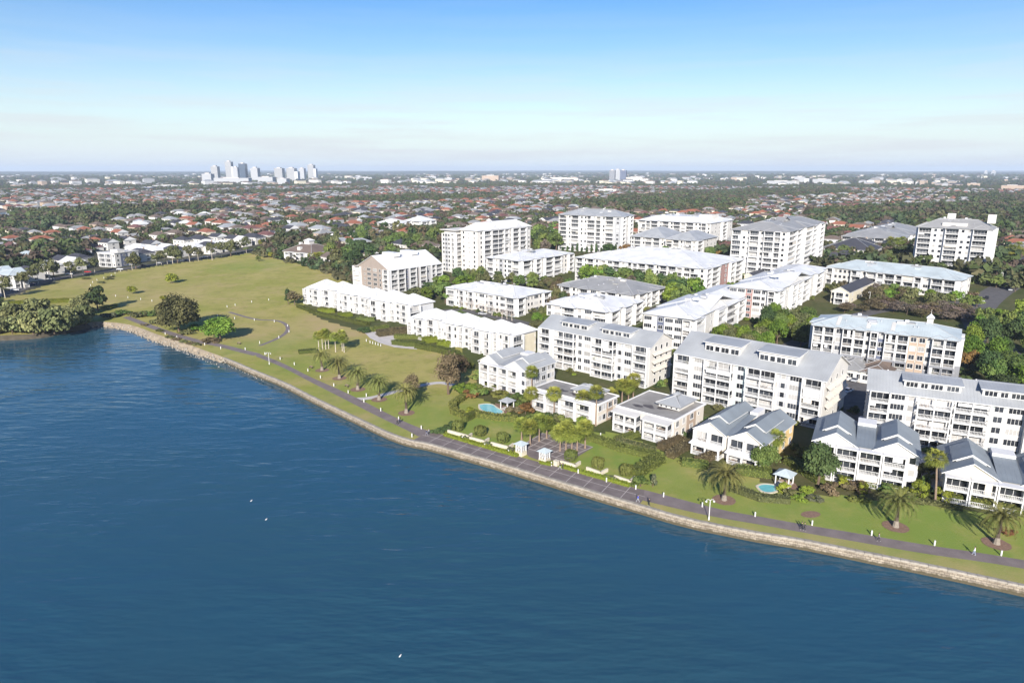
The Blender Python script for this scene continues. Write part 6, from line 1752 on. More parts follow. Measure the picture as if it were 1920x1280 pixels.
person((1826, 1040), 'person in a white shirt on the path near the right edge', (.75, .75, .75), (.25, .3, .42), R(240), 1)
# sea birds resting on the water
for x, y, lb in [(471, 939, 'white gull on the water, left of the upper two'), (499, 974, 'white gull on the water, right of the upper two'), (750, 1230, 'white gull on the water near the bottom of the photo')]:
    g_ = MB(); g_.tube([(-.32, 0, .06), (-.15, 0, .12), (.1, 0, .15), (.26, 0, .22), (.34, 0, .34), (.44, 0, .33)], [.02, .12, .15, .08, .07, .02], 8)
    tag(g_.obj('gull', M['trim'], None, flat(x, y, WATER_Z) + Vector((0, 0, -.02)), 1.0, True), lb, 'bird').scale = (.75,) * 3

# ------------------------------------------------------------------ parked cars
def car_body():
    prof = [(-2.1, .35), (-2.15, .75), (-1.95, .92), (-1.2, .98), (.9, .95), (1.9, .80), (2.15, .62), (2.15, .35)]
    mb = MB(); a = [(x, -.86, z) for x, z in prof]; b_ = [(x, .86, z) for x, z in prof]
    mb.poly(a); mb.poly(b_[::-1])
    for i in range(len(prof)): j = (i + 1) % len(prof); mb.poly([a[j], a[i], b_[i], b_[j]])
    return mb
def car_cabin():
    mb = MB(); lo = [(-1.75, .93), (1.05, .95)]; A_ = [(-1.75, -.80, .93), (1.05, -.80, .95), (.35, -.62, 1.42), (-1.3, -.62, 1.45)]; B_ = [(x, -y, z) for x, y, z in A_]
    mb.poly(A_, 1); mb.poly(B_[::-1], 1); mb.poly([A_[3], A_[2], B_[2], B_[3]], 0); mb.poly([A_[1], B_[1], B_[2], A_[2]], 1); mb.poly([B_[0], A_[0], A_[3], B_[3]], 1)
    return mb
wheel_me = MB(); 
for k in range(12):
    a0_, a1_ = k * .5236, (k + 1) * .5236
    wheel_me.poly([(math.cos(a0_) * .33, -.1, math.sin(a0_) * .33), (math.cos(a1_) * .33, -.1, math.sin(a1_) * .33), (math.cos(a1_) * .33, .1, math.sin(a1_) * .33), (math.cos(a0_) * .33, .1, math.sin(a0_) * .33)])
for s_ in (-.1, .1): wheel_me.poly([(math.cos(k * .5236) * .33, s_, math.sin(k * .5236) * .33) for k in range(12)])
wheel_me = wheel_me.mesh('wheel', M['black_metal'])
PAINT = {c: mat('car_paint_' + c, v, .25, .02, 1, spec=.6) for c, v in {'white': (.75, .75, .75), 'silver': (.4, .41, .43), 'black': (.02, .02, .025), 'red': (.4, .02, .02), 'blue': (.04, .07, .2)}.items()}
def car(px, c, rz, label, group=None):
    e = bpy.data.objects.new('parked_car', None); col.objects.link(e); e.location = at(*px); e.location.z += .06; e.rotation_euler = (0, 0, R(rz)); tag(e, label, 'car', group)
    new('body', cached(('cb', c), lambda: car_body().mesh('body', PAINT[c])), e); new('cabin', cached(('cc', c), lambda: car_cabin().mesh('cabin', [PAINT[c], M['glass']])), e)
    for x in (-1.35, 1.35):
        for y in (-.78, .78): new('wheel', wheel_me, e, (x, y, .33))
for x, y, c, rz, lb in [(95, 524, 'silver', 25, 'silver car parked under the gum trees at left'), (28, 545, 'white', 25, 'white car parked at the far left road'), (225, 506, 'white', 20, 'white car parked in front of the white flat roofed house'), (268, 499, 'black', 20, 'dark car right of the white flat roofed house'),
        (340, 490, 'white', 20, 'white car behind the gum tree row'), (352, 489, 'blue', 20, 'blue car behind the gum tree row'), (385, 483, 'white', 20, 'white car far along the park road'), (1842, 566, 'white', 50, 'white car at the road junction'), (1850, 560, 'black', 50, 'black car at the road junction'),
        (1895, 545, 'silver', 50, 'silver car in the shaded far road'), (1905, 530, 'silver', 50, 'silver car parked farther up the shaded road'), (1868, 700, 'red', 40, 'red car half hidden by the trees at right'), (1878, 694, 'silver', 40, 'silver car behind the red car'), (1590, 735, 'white', 40, 'white car in the lane between the blocks'), (1605, 715, 'silver', 40, 'silver car in the lane between the blocks'), (1615, 790, 'blue', 60, 'blue car in the shaded lane behind the slate gables'), (60, 534, 'blue', 25, 'blue car between the two left gum trunks'), (130, 515, 'white', 22, 'white car by the park road left of the flat roofed house'), (165, 511, 'red', 22, 'red car by the park road at left'), (300, 494, 'silver', 20, 'silver car behind the middle gum trees'), (318, 492, 'white', 20, 'white car behind the middle gum trees'), (410, 477, 'black', 20, 'black car at the upper end of the park road'), (815, 585, 'white', 40, 'white car in the lane behind the left terraces'), (905, 590, 'silver', -30, 'silver car in the lane below the bare saplings'), (1000, 610, 'black', -30, 'black car at the lane corner left of the grey dormered roof'), (1290, 725, 'silver', 45, 'silver car between the two dormered blocks'), (1700, 577, 'silver', -5, 'silver car on the road behind the cupola block'), (1770, 571, 'white', -5, 'white car on the road left of the junction')]:
    car((x, y), c, rz, lb)

# ------------------------------------------------------------------ foundation planting along the blocks
prnd = random.Random(31)
FOOT = [(B1, 'dormered block behind the flat roofed villas'), (B2, 'dormered block with the pale green strip'), (B3, 'dormered block at the right edge'), (D1, 'taupe gabled block'), (D3, 'block with diagonal balcony shadows'), (D4, 'very long white block'), (D5, 'low white roofed block'), (D6, 'grey roofed three storey block'),
        (D7, 'white roofed block behind the dormers'), (D8, 'block with the slate blue panel'), (D9, 'block with rounded corner balconies'), (D10, 'cupola block'), (D11, 'low pale blue roofed block'), (A2, 'left flat roofed villa'), (A5, 'slate gabled white villa'), (T4, 'grey banded tower'), (T2b, 'right pyramid roofed block')]
for b, nm in FOOT:
    for k in range(9):
        side = k % 3 == 2
        q = b.world(b.L + prnd.uniform(2.6, 4.2), b.W * prnd.uniform(.05, .95)) if side else b.world(b.L * prnd.uniform(.02, .98), -prnd.uniform(3.2, 5.0))
        if any(o_ is not b and -1.5 < (q - o_.O).dot(o_.u) < o_.L + 1.5 and -1.5 < (q - o_.O).dot(o_.v) < o_.W + 1.5 for o_ in BUILDINGS): continue
        h_ = prnd.uniform(1.2, 3.4)
        shrub(None, h_ * prnd.uniform(.6, .95), h_, f'garden shrub along the foot of the {nm}', prnd.choice(['green', 'hedge', 'olive', 'bright', 'dark', 'brown']), group=f'shrubs of the {nm}', pos=(q.x, q.y))
# ------------------------------------------------------------------ trees between the buildings
def footprint_hit(x, y, margin):
    for b in BUILDINGS:
        d = Vector((x, y, 0)) - Vector((b.O.x, b.O.y, 0)); u_, v_ = d.dot(b.u), d.dot(b.v)
        if -margin < u_ < b.L + margin and -margin < v_ < b.W + margin: return True
    return False
gr = random.Random(99)
def grove(poly, n_, kinds, hs, rads, label, group, gap=.75, margin=2.0):
    P = [gxy(*p) for p in poly]; xs, ys = [p[0] for p in P], [p[1] for p in P]; put = []; tries = 0
    while len(put) < n_ and tries < n_ * 60:
        tries += 1; x, y = gr.uniform(min(xs), max(xs)), gr.uniform(min(ys), max(ys)); r_ = gr.uniform(*rads)
        if not in_poly(x, y, P) or footprint_hit(x, y, r_ * .5 + margin * .5): continue
        if any((x - a) ** 2 + (y - b) ** 2 < ((r_ + c) * gap) ** 2 for a, b, c in put): continue
        put.append((x, y, r_)); tree(gr.choice(kinds), None, gr.uniform(*hs), r_, label, group=group, pos=(x, y))
grove([(596, 480), (640, 458), (700, 440), (835, 436), (838, 470), (760, 478), (690, 500), (650, 520), (622, 512)], 50, ['round', 'dark', 'olive', 'brown', 'round'], (10, 15), (4.5, 6.8), 'mixed tree in the belt between the clubhouse and the white tower', 'tree belt by the clubhouse')
grove([(1080, 528), (1150, 520), (1250, 540), (1320, 575), (1305, 592), (1255, 575), (1190, 548), (1090, 540)], 26, ['round', 'dark', 'round', 'bright'], (10, 13.5), (4.2, 6.2), 'dense green tree in the belt behind the grey roofed three storey block', 'green belt behind the grey roof', .62)
tree('round', (1285, 592), 11, 8.0, 'very broad green tree with a rusty patch right of the grey roofed block')
tree('bare', (1183, 548), 10, 3.5, 'bare purplish tree in the middle of the green belt')
grove([(1815, 705), (1812, 640), (1850, 600), (1925, 590), (2000, 720), (1920, 760), (1850, 730)], 28, ['round', 'dark', 'bright', 'round'], (7, 11), (3.2, 5), 'leafy green street tree at the right behind the cupola block', 'street trees at right', .6)
tree('dark', (1850, 650), 13, 4.5, 'tall dark conifer right of the cupola block')
tree('rust', (1815, 690), 7, 3.5, 'rusty leaved tree against the right end of the cupola block')
grove([(1420, 650), (1440, 610), (1518, 600), (1522, 650), (1480, 660)], 16, ['round', 'bright', 'dark', 'olive'], (7, 11), (3.2, 4.8), 'garden tree between the rounded corner block and the cupola block', 'trees left of the cupola block', .6)
tree('yellow', (1480, 632), 6, 3, 'yellow leaved tree left of the cupola block')
tree('dark', (1437, 625), 12, 4, 'dark tall tree against the corner tower balconies')
grove([(1560, 590), (1640, 570), (1750, 575), (1840, 590), (1860, 612), (1760, 600), (1640, 585)], 34, ['bare', 'bare', 'brown', 'olive'], (3.5, 5.0), (3.0, 4.2), 'low bare purplish brown tree between the road and the cupola block', 'bare winter trees', .5)
grove([(1640, 566), (1660, 548), (1740, 560), (1830, 572), (1835, 580), (1700, 575)], 16, ['olive', 'bright', 'round'], (5, 7), (2.6, 3.8), 'green roadside tree in front of the low blue roofed block', 'roadside trees by the junction', .7)
grove([(1565, 560), (1560, 545), (1640, 545), (1720, 565), (1640, 572)], 14, ['bare', 'brown', 'olive'], (5, 7.5), (2.6, 4.4), 'bare brown tree in the gardens below the pale blue hipped roof', 'brown garden trees', .6)
grove([(1850, 545), (1880, 520), (1935, 490), (1960, 520), (1900, 560)], 6, ['round', 'bright', 'olive'], (5, 8), (2.8, 4.2), 'green tree lining the shaded road at right', 'trees on the shaded road', .7)
grove([(1540, 500), (1545, 470), (1660, 478), (1720, 490), (1700, 500), (1600, 492)], 18, ['bare', 'brown', 'bare', 'olive'], (6, 9), (3, 4.6), 'bare winter tree behind the pale blue hipped roof', 'winter trees behind the blue roof', .6)
tree('rust', (1530, 528), 7, 5, 'rust coloured hedge tree below the grey banded tower')
tree('rust', (1519, 530), 6, 4, 'second rust coloured tree below the grey banded tower')
for k in range(12): tree('cypress', (1055 + 9 * k, 476 + (k % 3)), 6 + (k % 4), 2.6, 'dark narrow conifer at the foot of the grey roofed nine storey tower', group='conifers below the grey roofed tower')
tree('rust', (1171, 476), 8, 4.5, 'dark red tree between the grey tower and the pyramid roofs')
tree('dark', (1142, 476), 8, 5, 'round dark tree in front of the grey roofed tower')
grove([(996, 470), (1000, 440), (1046, 430), (1046, 470), (1020, 480)], 14, ['round', 'bare', 'round', 'dark'], (11, 16), (5, 7), 'leafy tree between the white tower and the grey roofed tower', 'trees between the two towers', .6)
tree('round', (835, 568), 11, 6.2, 'broad green tree left of the low white roofed block')
tree('round', (818, 556), 8, 4.5, 'green tree in the lane behind the left terraces')
grove([(770, 560), (800, 548), (860, 522), (905, 520), (890, 535), (840, 545), (800, 570)], 16, ['round', 'dark', 'olive', 'bright'], (6, 9.5), (3, 4.6), 'garden tree in front of the taupe block', 'garden trees by the taupe block', .7)
grove([(1030, 590), (1025, 560), (1060, 545), (1085, 560), (1060, 590)], 10, ['round', 'brown', 'olive', 'dark'], (7, 10), (2.6, 3.6), 'slim green tree left of the grey roofed three storey block', 'slim trees by the grey roof', .6)
grove([(1000, 540), (1040, 530), (1060, 540), (1030, 552)], 5, ['brown', 'olive'], (4, 6), (2.5, 3.5), 'small brown tree behind the low white roofed block', 'brown trees behind the low block')
for k in range(11): tree('twig', (866 + 9.4 * k, 577 + 2.4 * k), 5.5, 1.5, f'thin bare sapling by the low white roofed block, {ORD[k]} from the left', group='bare saplings in a row')
tree('cypress', (541, 570), 9, 4.2, 'dark dense conifer at the left end of the left terrace row')
tree('brown', (553, 572), 8, 4.2, 'brown bush tree at the left end of the left terrace row')
grove([(1050, 612), (1040, 604), (1075, 590), (1090, 596)], 5, ['bright', 'olive'], (4, 6), (2.2, 3), 'small tree at the left corner of the white roofed block', 'small trees by the lane')
grove([(1290, 470), (1300, 492), (1372, 495), (1372, 470)], 8, ['dark', 'rust', 'olive'], (6, 9), (2.6, 4), 'dark tree between the pyramid roof and the banded tower', 'trees beside the banded tower')
grove([(1400, 690), (1345, 715), (1400, 650), (1450, 655)], 8, ['round', 'bright', 'olive'], (6, 9), (2.8, 4), 'green tree behind the middle dormered block', 'trees behind the middle dormered block', .7)
grove([(1035, 640), (1000, 625), (1010, 600), (1060, 612)], 8, ['round', 'bright', 'olive'], (5, 8), (2.4, 3.6), 'green tree at the left end of the left dormered block', 'trees by the left dormered block', .7)
grove([(880, 560), (905, 535), (990, 545), (1040, 540), (1030, 530), (900, 525)], 10, ['round', 'dark', 'olive'], (6, 9), (3, 4.4), 'green tree behind the low white roofed block', 'trees behind the low white roofed block', .7)
grove([(1180, 500), (1300, 490), (1380, 500), (1380, 475), (1190, 485)], 14, ['round', 'dark', 'olive', 'bare'], (8, 12), (3.4, 5), 'tree between the long white block and the pyramid roofs', 'trees behind the very long block', .7)
grove([(1250, 640), (1230, 620), (1330, 625), (1440, 640), (1420, 660), (1330, 650)], 10, ['round', 'bright', 'olive'], (6, 9), (2.8, 4), 'green tree in the lane below the slate blue panel', 'lane trees below the slate panel', .7)
GUM = [(-30, 575), (10, 559), (47, 541), (72, 531), (93, 521), (101, 519), (135, 521), (156, 516), (178, 512), (248, 506.5), (255, 504.5), (294, 498), (303, 496), (314, 495), (324, 494), (333, 493), (356, 491), (372, 489), (398, 488), (416, 483), (433, 480), (444, 477), (462, 474)]
for k, (x, y) in enumerate(GUM): tree('gum' if k % 5 else 'olive', (x, y), gr.uniform(10, 15), gr.uniform(4, 5.6), f'pale trunked gum tree by the park road, {ORD[k]} from the left', 'gum_tree', 'tree', 'gum trees along the park road')
grove([(460, 470), (500, 455), (530, 462), (520, 490), (480, 495)], 8, ['olive', 'yellow', 'round'], (3, 6), (2, 3.4), 'small tree left of the clubhouse', 'small trees by the clubhouse', .7)
for k, (x, y) in enumerate([(162, 523), (205, 524), (208, 520), (190, 531)]): shrub((x, y), 3, 1.6, 'low round sapling on the upper left lawn', 'olive', group='saplings on the upper lawn')
grove([(-80, 530), (0, 480), (60, 468), (150, 455), (205, 452), (160, 480), (60, 520)], 16, ['olive', 'round', 'dark', 'brown'], (6, 10), (3, 5), 'garden tree among the left hand houses', 'garden trees at left', .75)
# ------------------------------------------------------------------ suburban houses: the nearest one by one
def house_meshes(L_, W_, h_, roofm, wallm, gab):
    wl = MB().box(-L_ / 2, L_ / 2, -W_ / 2, W_ / 2, -1.5, h_).mesh('wall', M[wallm])
    o = .6; x0, x1, y0, y1 = -L_ / 2 - o, L_ / 2 + o, -W_ / 2 - o, W_ / 2 + o; r_ = (y1 - y0) / 2; tp = .5; zt = h_ + .15 + r_ * tp
    a = r_ if not gab else .3
    rf = MB(); A_ = [(x0, y0, h_ + .15), (x1, y0, h_ + .15), (x1, y1, h_ + .15), (x0, y1, h_ + .15)]; B_ = [(x0 + a, 0, zt), (x1 - a, 0, zt)]
    rf.poly([A_[0], A_[1], B_[1], B_[0]], 0, [(0, 0), (L_, 0), (L_ - a, r_), (a, r_)]); rf.poly([A_[2], A_[3], B_[0], B_[1]], 0, [(0, 0), (L_, 0), (L_ - a, r_), (a, r_)])
    rf.poly([A_[1], A_[2], B_[1]], 0 if not gab else 1, [(0, 0), (W_, 0), (r_, r_)]); rf.poly([A_[3], A_[0], B_[0]], 0 if not gab else 1, [(0, 0), (W_, 0), (r_, r_)])
    lo = [(p[0], p[1], h_) for p in A_]
    for i in range(4): rf.poly([lo[i], lo[(i + 1) % 4], A_[(i + 1) % 4], A_[i]], 1)
    rf.poly(lo[::-1], 1)
    return wl, rf.mesh('roof', [M[roofm], M['trim']]), zt
ROOFS = ['roof_red', 'roof_red', 'roof_dark', 'roof_dark', 'roof_brown', 'roof_maroon', 'roof_mid', 'roof_brown', 'roof_grey', 'roof_mid']
RNAME = {'roof_red': 'terracotta', 'roof_dark': 'charcoal', 'roof_brown': 'brown', 'roof_maroon': 'maroon', 'roof_mid': 'grey', 'roof_white': 'white', 'roof_grey': 'light grey', 'roof_pale': 'pale blue'}
WALLS = ['white', 'warm', 'tan', 'cream', 'light_grey', 'tan']
hr = random.Random(4)
HOUSES = []
LMARK = [(120, 'at the far left'), (300, 'behind the left gum trees'), (420, 'below the distant skyline'), (530, 'left of the clubhouse'), (640, 'behind the clubhouse'), (720, 'left of the twin villas'), (820, 'behind the twin villas'), (930, 'behind the white tower'), (1040, 'between the two tallest towers'), (1200, 'behind the grey roofed tower'), (1380, 'behind the pyramid roofs'), (1560, 'behind the grey banded tower'), (1720, 'behind the black shed roofs'), (1880, 'behind the grey tower')]
def house(pos, roofm=None, label=None, two=None, rz=None, group=None, var=None, wall=None):
    roofm = roofm or hr.choice(ROOFS); var = hr.randrange(4) if var is None else var
    L_, W_ = [(15, 10), (18, 11), (13, 11), (20, 12)][var]; two = hr.random() < .6 if two is None else two
    h_ = 6.2 if two else 3.4; wallm = wall or WALLS[(var + len(roofm)) % 6]
    wl, rf, zt = cached(('house', roofm, var, two, wallm), lambda: house_meshes(L_, W_, h_, roofm, wallm, var == 2))
    e = bpy.data.objects.new('house', None); col.objects.link(e); e.location = (pos[0], pos[1], terrain(*pos)); e.rotation_euler = (0, 0, R(-41 + hr.uniform(-8, 8)) + (math.pi / 2 if hr.random() < .4 else 0) if rz is None else R(rz))
    lx = proj((pos[0], pos[1], terrain(*pos)))[0]; lm = next((n_ for x_, n_ in LMARK if lx < x_), 'right of the grey tower'); row_ = 'near' if math.hypot(*pos) < 640 else 'far'
    tag(e, label or f'{"two storey" if two else "single storey"} suburban house with {RNAME[roofm]} roof, {row_} rows {lm}', 'house', group or f'{row_} {RNAME[roofm]} roofed houses {lm}, {"two storeys" if two else "one storey"}')
    new('wall', wl, e); rfo = new('roof', rf, e)
    for fl in range(2 if two else 1):
        for k in range(3):
            x = (-.32 + .32 * k) * L_
            new('window', cached(('wb', 1.8, 1.35, 'glass'), window_meshes(1.8, 1.35, 'glass')[2]), e, (x, -W_ / 2 - .012, fl * 2.9 + .9))
        new('window', cached(('wb', 1.8, 1.35, 'glass'), window_meshes(1.8, 1.35, 'glass')[2]), e, (L_ / 2 + .012, 0, fl * 2.9 + .9), math.pi / 2)
        new('window', cached(('wb', 1.8, 1.35, 'glass'), window_meshes(1.8, 1.35, 'glass')[2]), e, (-L_ / 2 - .012, 0, fl * 2.9 + .9), -math.pi / 2)
    if hr.random() < .3: new('chimney', cached('chim', lambda: MB().box(-.4, .4, -.4, .4, -1.6, 1.0).mesh('chimney', M['tan'])), rfo, (L_ * .2, .8, zt))
    HOUSES.append((pos[0], pos[1]))
    return e
LEFT_H = [(20, 500, 'roof_dark', 1), (55, 492, 'roof_pale', 1), (120, 502, 'roof_dark', 1), (148, 498, 'roof_dark', 1), (150, 476, 'roof_maroon', 0), (176, 470, 'roof_maroon', 0), (205, 467, 'roof_dark', 1), (238, 462, 'roof_dark', 1), (262, 478, 'roof_white', 1), (290, 482, 'roof_white', 1),
          (285, 470, 'roof_dark', 1), (315, 478, 'roof_white', 1), (335, 478, 'roof_dark', 1), (362, 476, 'roof_white', 1), (392, 474, 'roof_dark', 1), (420, 470, 'roof_white', 1), (225, 447, 'roof_red', 1), (215, 437, 'roof_brown', 1), (345, 462, 'roof_dark', 1), (375, 460, 'roof_dark', 1),
          (410, 456, 'roof_dark', 1), (440, 460, 'roof_dark', 1), (300, 452, 'roof_brown', 1), (330, 448, 'roof_brown', 1), (365, 432, 'roof_red', 1), (350, 428, 'roof_white', 1), (400, 425, 'roof_red', 1), (415, 428, 'roof_red', 1), (440, 425, 'roof_grey', 1), (265, 430, 'roof_white', 1), (320, 420, 'roof_grey', 1), (385, 410, 'roof_white', 1), (340, 410, 'roof_white', 1),
          (95, 470, 'roof_white', 0), (130, 455, 'roof_dark', 0), (75, 480, 'roof_white', 0), (480, 450, 'roof_dark', 0), (510, 445, 'roof_dark', 0), (545, 440, 'roof_dark', 1), (570, 436, 'roof_brown', 0), (600, 440, 'roof_grey', 1), (505, 428, 'roof_red', 0), (540, 424, 'roof_white', 0), (610, 424, 'roof_dark', 0), (645, 432, 'roof_dark', 0), (665, 424, 'roof_brown', 1), (690, 432, 'roof_red', 0)]
ROADY = lambda x: float(np.interp(x, [-60, 0, 60, 110, 160, 230, 330, 440, 520], [576, 556, 534, 521, 513, 504, 490, 472, 462]))
for k, x in enumerate(range(-50, 500, 21)):
    if 175 < x < 262: continue
    LEFT_H.append((x, ROADY(x) - 9 - (k % 2) * 2, ['roof_dark', 'roof_white', 'roof_grey', 'roof_dark', 'roof_white'][k % 5], 1))
for x, y, rm, two in LEFT_H:
    p = gxy(x, y)
    if footprint_hit(*p, 4) or any((p[0] - a) ** 2 + (p[1] - b_) ** 2 < 120 for a, b_ in HOUSES): continue
    house(p, rm, f'{"two storey" if two else "single storey"} house with {RNAME[rm]} roof behind the park road at left', bool(two), group=f'houses behind the park with {RNAME[rm]} roofs', rz=-30 + hr.uniform(-6, 6), wall='white')
NEAR_LEFT = [gxy(*p) for p in [(-600, 700), (-250, 600), (-100, 560), (0, 530), (100, 498), (180, 470), (300, 455), (450, 452), (520, 462), (480, 475), (330, 494), (110, 527), (0, 562), (-200, 600), (-500, 660)]]
def behind_road(x, y): return in_poly(x, y, NEAR_LEFT)
for x, y, rm in [(1893, 462, 'roof_red'), (1908, 452, 'roof_brown'), (1888, 448, 'roof_grey'), (1905, 470, 'roof_red'), (1918, 462, 'roof_brown'), (1660, 452, 'roof_mid'), (1702, 462, 'roof_dark'), (1560, 462, 'roof_brown')]:
    p = gxy(x, y)
    if not footprint_hit(*p, 4): house(p, rm, f'two storey house with {RNAME[rm]} roof near the grey ten storey tower', True, group=f'houses near the grey tower, {RNAME[rm]} roofs')
ca, sa = math.cos(R(-33)), math.sin(R(-33))
cells = []
for i in range(-140, 150):
    for j in range(0, 200):
        a, b_ = i * 21.0, j * 19.0 + (12 if j % 2 else 0)
        a += hr.uniform(-2.5, 2.5); b_ += hr.uniform(-1.5, 1.5)
        x, y = a * ca - b_ * sa, a * sa + b_ * ca
        d = math.hypot(x, y); th = math.degrees(math.atan2(x, y))
        if abs(th) > 44 or d < 430 or d > 3000 or y < 200: continue
        if (x > -60 and 0.65 * x + 0.76 * y < 470) or in_poly(x, y, PARK) or behind_road(x, y): continue
        cells.append((d, x, y, th))
cells.sort()
gN = lambda x, y: math.sin(x * .0042 + 1.7) * math.sin(y * .0051 + .6) + .6 * math.sin(x * .0093 - y * .0071 + 2.0)
def wooded(x, y, th, d):
    """woods and parks where no houses stand"""
    if th > 8 and 900 < d < 2100: return gN(x, y) > -.3
    if th < -22 and 560 < d < 1500: return gN(x, y) > .15 or (th < -30 and 600 < d < 700)
    return gN(x, y) > .62
rest = []; nh = 0
for d, x, y, th in cells:
    if hr.random() < .50 or wooded(x, y, th, d): continue
    if footprint_hit(x, y, 12) or any((x - a) ** 2 + (y - b_) ** 2 < 240 for a, b_ in HOUSES[:60]): continue
    if nh < 220:
        house((x, y)); nh += 1
    else: rest.append((x, y, d))
# the remaining roofs of the suburb, too small to tell apart
FARWALLS = ['warm', 'tan', 'light_grey', 'cream', 'white', 'taupe', 'grey']
def merged_houses(name, pts, label, big=1.0):
    V, F, MI = [], [], []; mats = ROOFS + FARWALLS
    for x, y, d in pts:
        L_, W_ = hr.uniform(12, 19) * big * (hr.uniform(.8, 1.8) if big > 1 else 1), hr.uniform(9, 12) * big; h_ = hr.choice([3.6, 6.2, 6.2]) * (hr.choice([1.6, 2, 3]) if big > 1 else 1); a = R(-33 + hr.uniform(-8, 8)) + (math.pi / 2 if hr.random() < .45 else 0); z = terrain(x, y)
        c, s_ = math.cos(a), math.sin(a); T = lambda p: (x + p[0] * c - p[1] * s_, y + p[0] * s_ + p[1] * c, z + p[2])
        if d > 1500: z += 16 * sstep(1500, 9000, d) * (.5 + .5 * math.sin(math.atan2(x, y) * 9 + d * .0007) * math.sin(math.atan2(x, y) * 4 + 1.3))
        b0 = len(V); l2, w2 = L_ / 2, W_ / 2; o = .5; r_ = w2 + o
        V += [T(p) for p in [(-l2, -w2, -2), (l2, -w2, -2), (l2, w2, -2), (-l2, w2, -2), (-l2, -w2, h_), (l2, -w2, h_), (l2, w2, h_), (-l2, w2, h_)]]
        V += [T(p) for p in [(-l2 - o, -w2 - o, h_), (l2 + o, -w2 - o, h_), (l2 + o, w2 + o, h_), (-l2 - o, w2 + o, h_), (-l2 - o + r_, 0, h_ + r_ * .48), (l2 + o - r_, 0, h_ + r_ * .48)]]
        wi = len(ROOFS) + hr.randrange(len(FARWALLS)); ri = hr.choice([0, 1, 2, 3, 4, 5, 6, 8, 9, 4, 6, 7]) if big == 1 else hr.choice([6, 7, 8, 9, 4, 2, 6])
        for q in ((0, 1, 5, 4), (1, 2, 6, 5), (2, 3, 7, 6), (3, 0, 4, 7)): F.append(tuple(b0 + k for k in q)); MI.append(wi)
        for q in ((8, 9, 13, 12), (10, 11, 12, 13), (9, 10, 13), (11, 8, 12)): F.append(tuple(b0 + k for k in q)); MI.append(ri)
    me = bpy.data.meshes.new(name); me.from_pydata(V, [], F)
    for k in mats: me.materials.append(M[k])
    me.polygons.foreach_set('material_index', MI); me.uv_layers.new(name='UVMap'); me.update()
    return tag(new(name, me), label, 'houses', kind='stuff')
merged_houses('distant_houses', rest[:4200], 'distant suburban roofs spread to the horizon')

far_pts = []
while len(far_pts) < 620:
    th = hr.uniform(-45, 45); d = 3000 * (9800 / 3000) ** hr.random(); x, y = d * math.sin(R(th)), d * math.cos(R(th))
    if gN(x * .55, y * .55) > .1: continue
    far_pts.append((x, y, d))
merged_houses('far_buildings', far_pts, 'pale far buildings scattered over the plain towards the horizon', 1.9)

# ------------------------------------------------------------------ far towers and large white buildings, each its own
mt = bpy.data.materials.new('far_facade'); t, n, l, b = nodes_of(mt)
tc = n.new('ShaderNodeTexCoord'); bk = n.new('ShaderNodeTexBrick'); bk.offset = 0; bk.inputs['Scale'].default_value = 1; bk.inputs['Brick Width'].default_value = 4.5; bk.inputs['Row Height'].default_value = 3.4; bk.inputs['Mortar Size'].default_value = 1.0
bk.inputs['Color1'].default_value = (.10, .12, .16, 1); bk.inputs['Color2'].default_value = (.22, .25, .30, 1); bk.inputs['Mortar'].default_value = (.62, .61, .60, 1)
uvn = n.new('ShaderNodeUVMap'); l.new(uvn.outputs['UV'], bk.inputs['Vector']); l.new(bk.outputs['Color'], b.inputs['Base Color']); b.inputs['Roughness'].default_value = .5
M['far_facade'] = mt
for _k, _v in (('Color1', (.10, .12, .16, 1)), ('Color2', (.20, .23, .28, 1)), ('Mortar', (.30, .295, .29, 1))): bk.inputs[_k].default_value = _v
def far_block(x0, x1, ytop, ybase, m, label, name='far_tower', cat='tower', depth=None, steps=0, group=None):
    p0 = at(x0, ybase); p1 = at(x1, ybase); w = (p1 - p0).length; c = (p0 + p1) / 2; dist = math.hypot(c.x, c.y)
    h_ = (ybase - ytop) * dist / 1280 * 1.0; d = depth or min(w, 45)
    e = bpy.data.objects.new(name, None); col.objects.link(e); e.location = c; e.rotation_euler = (0, 0, R(-14) - math.atan2(c.x, c.y) * .6); tag(e, label, cat, group)
    def prism(a0, a1, b0, b1, z0, z1):
        mb = MB(); P = [(a0, b0), (a1, b0), (a1, b1), (a0, b1)]
        for i in range(4):
            q, r_ = P[i], P[(i + 1) % 4]; ln = math.dist(q, r_); mb.poly([(*q, z0), (*r_, z0), (*r_, z1), (*q, z1)], 0, [(0, z0), (ln, z0), (ln, z1), (0, z1)])
        mb.poly([(*q, z1) for q in P], 1); return mb
    new('wall', prism(-w / 2, w / 2, -d / 2, d / 2, -6, h_).mesh('wall', [M[m], M['concrete']]), e)
    new('plant_room', prism(-w / 4, w / 5, -d / 4, d / 4, h_, h_ + min(6, h_ * .12)).mesh('plant_room', [M['concrete'], M['concrete']]), e)
    if steps:
        new('side_wing', prism(w / 2, w / 2 + w * .4, -d / 2, d / 3, -6, h_ * .75).mesh('side_wing', [M['light_grey'], M['concrete']]), e)
    return e
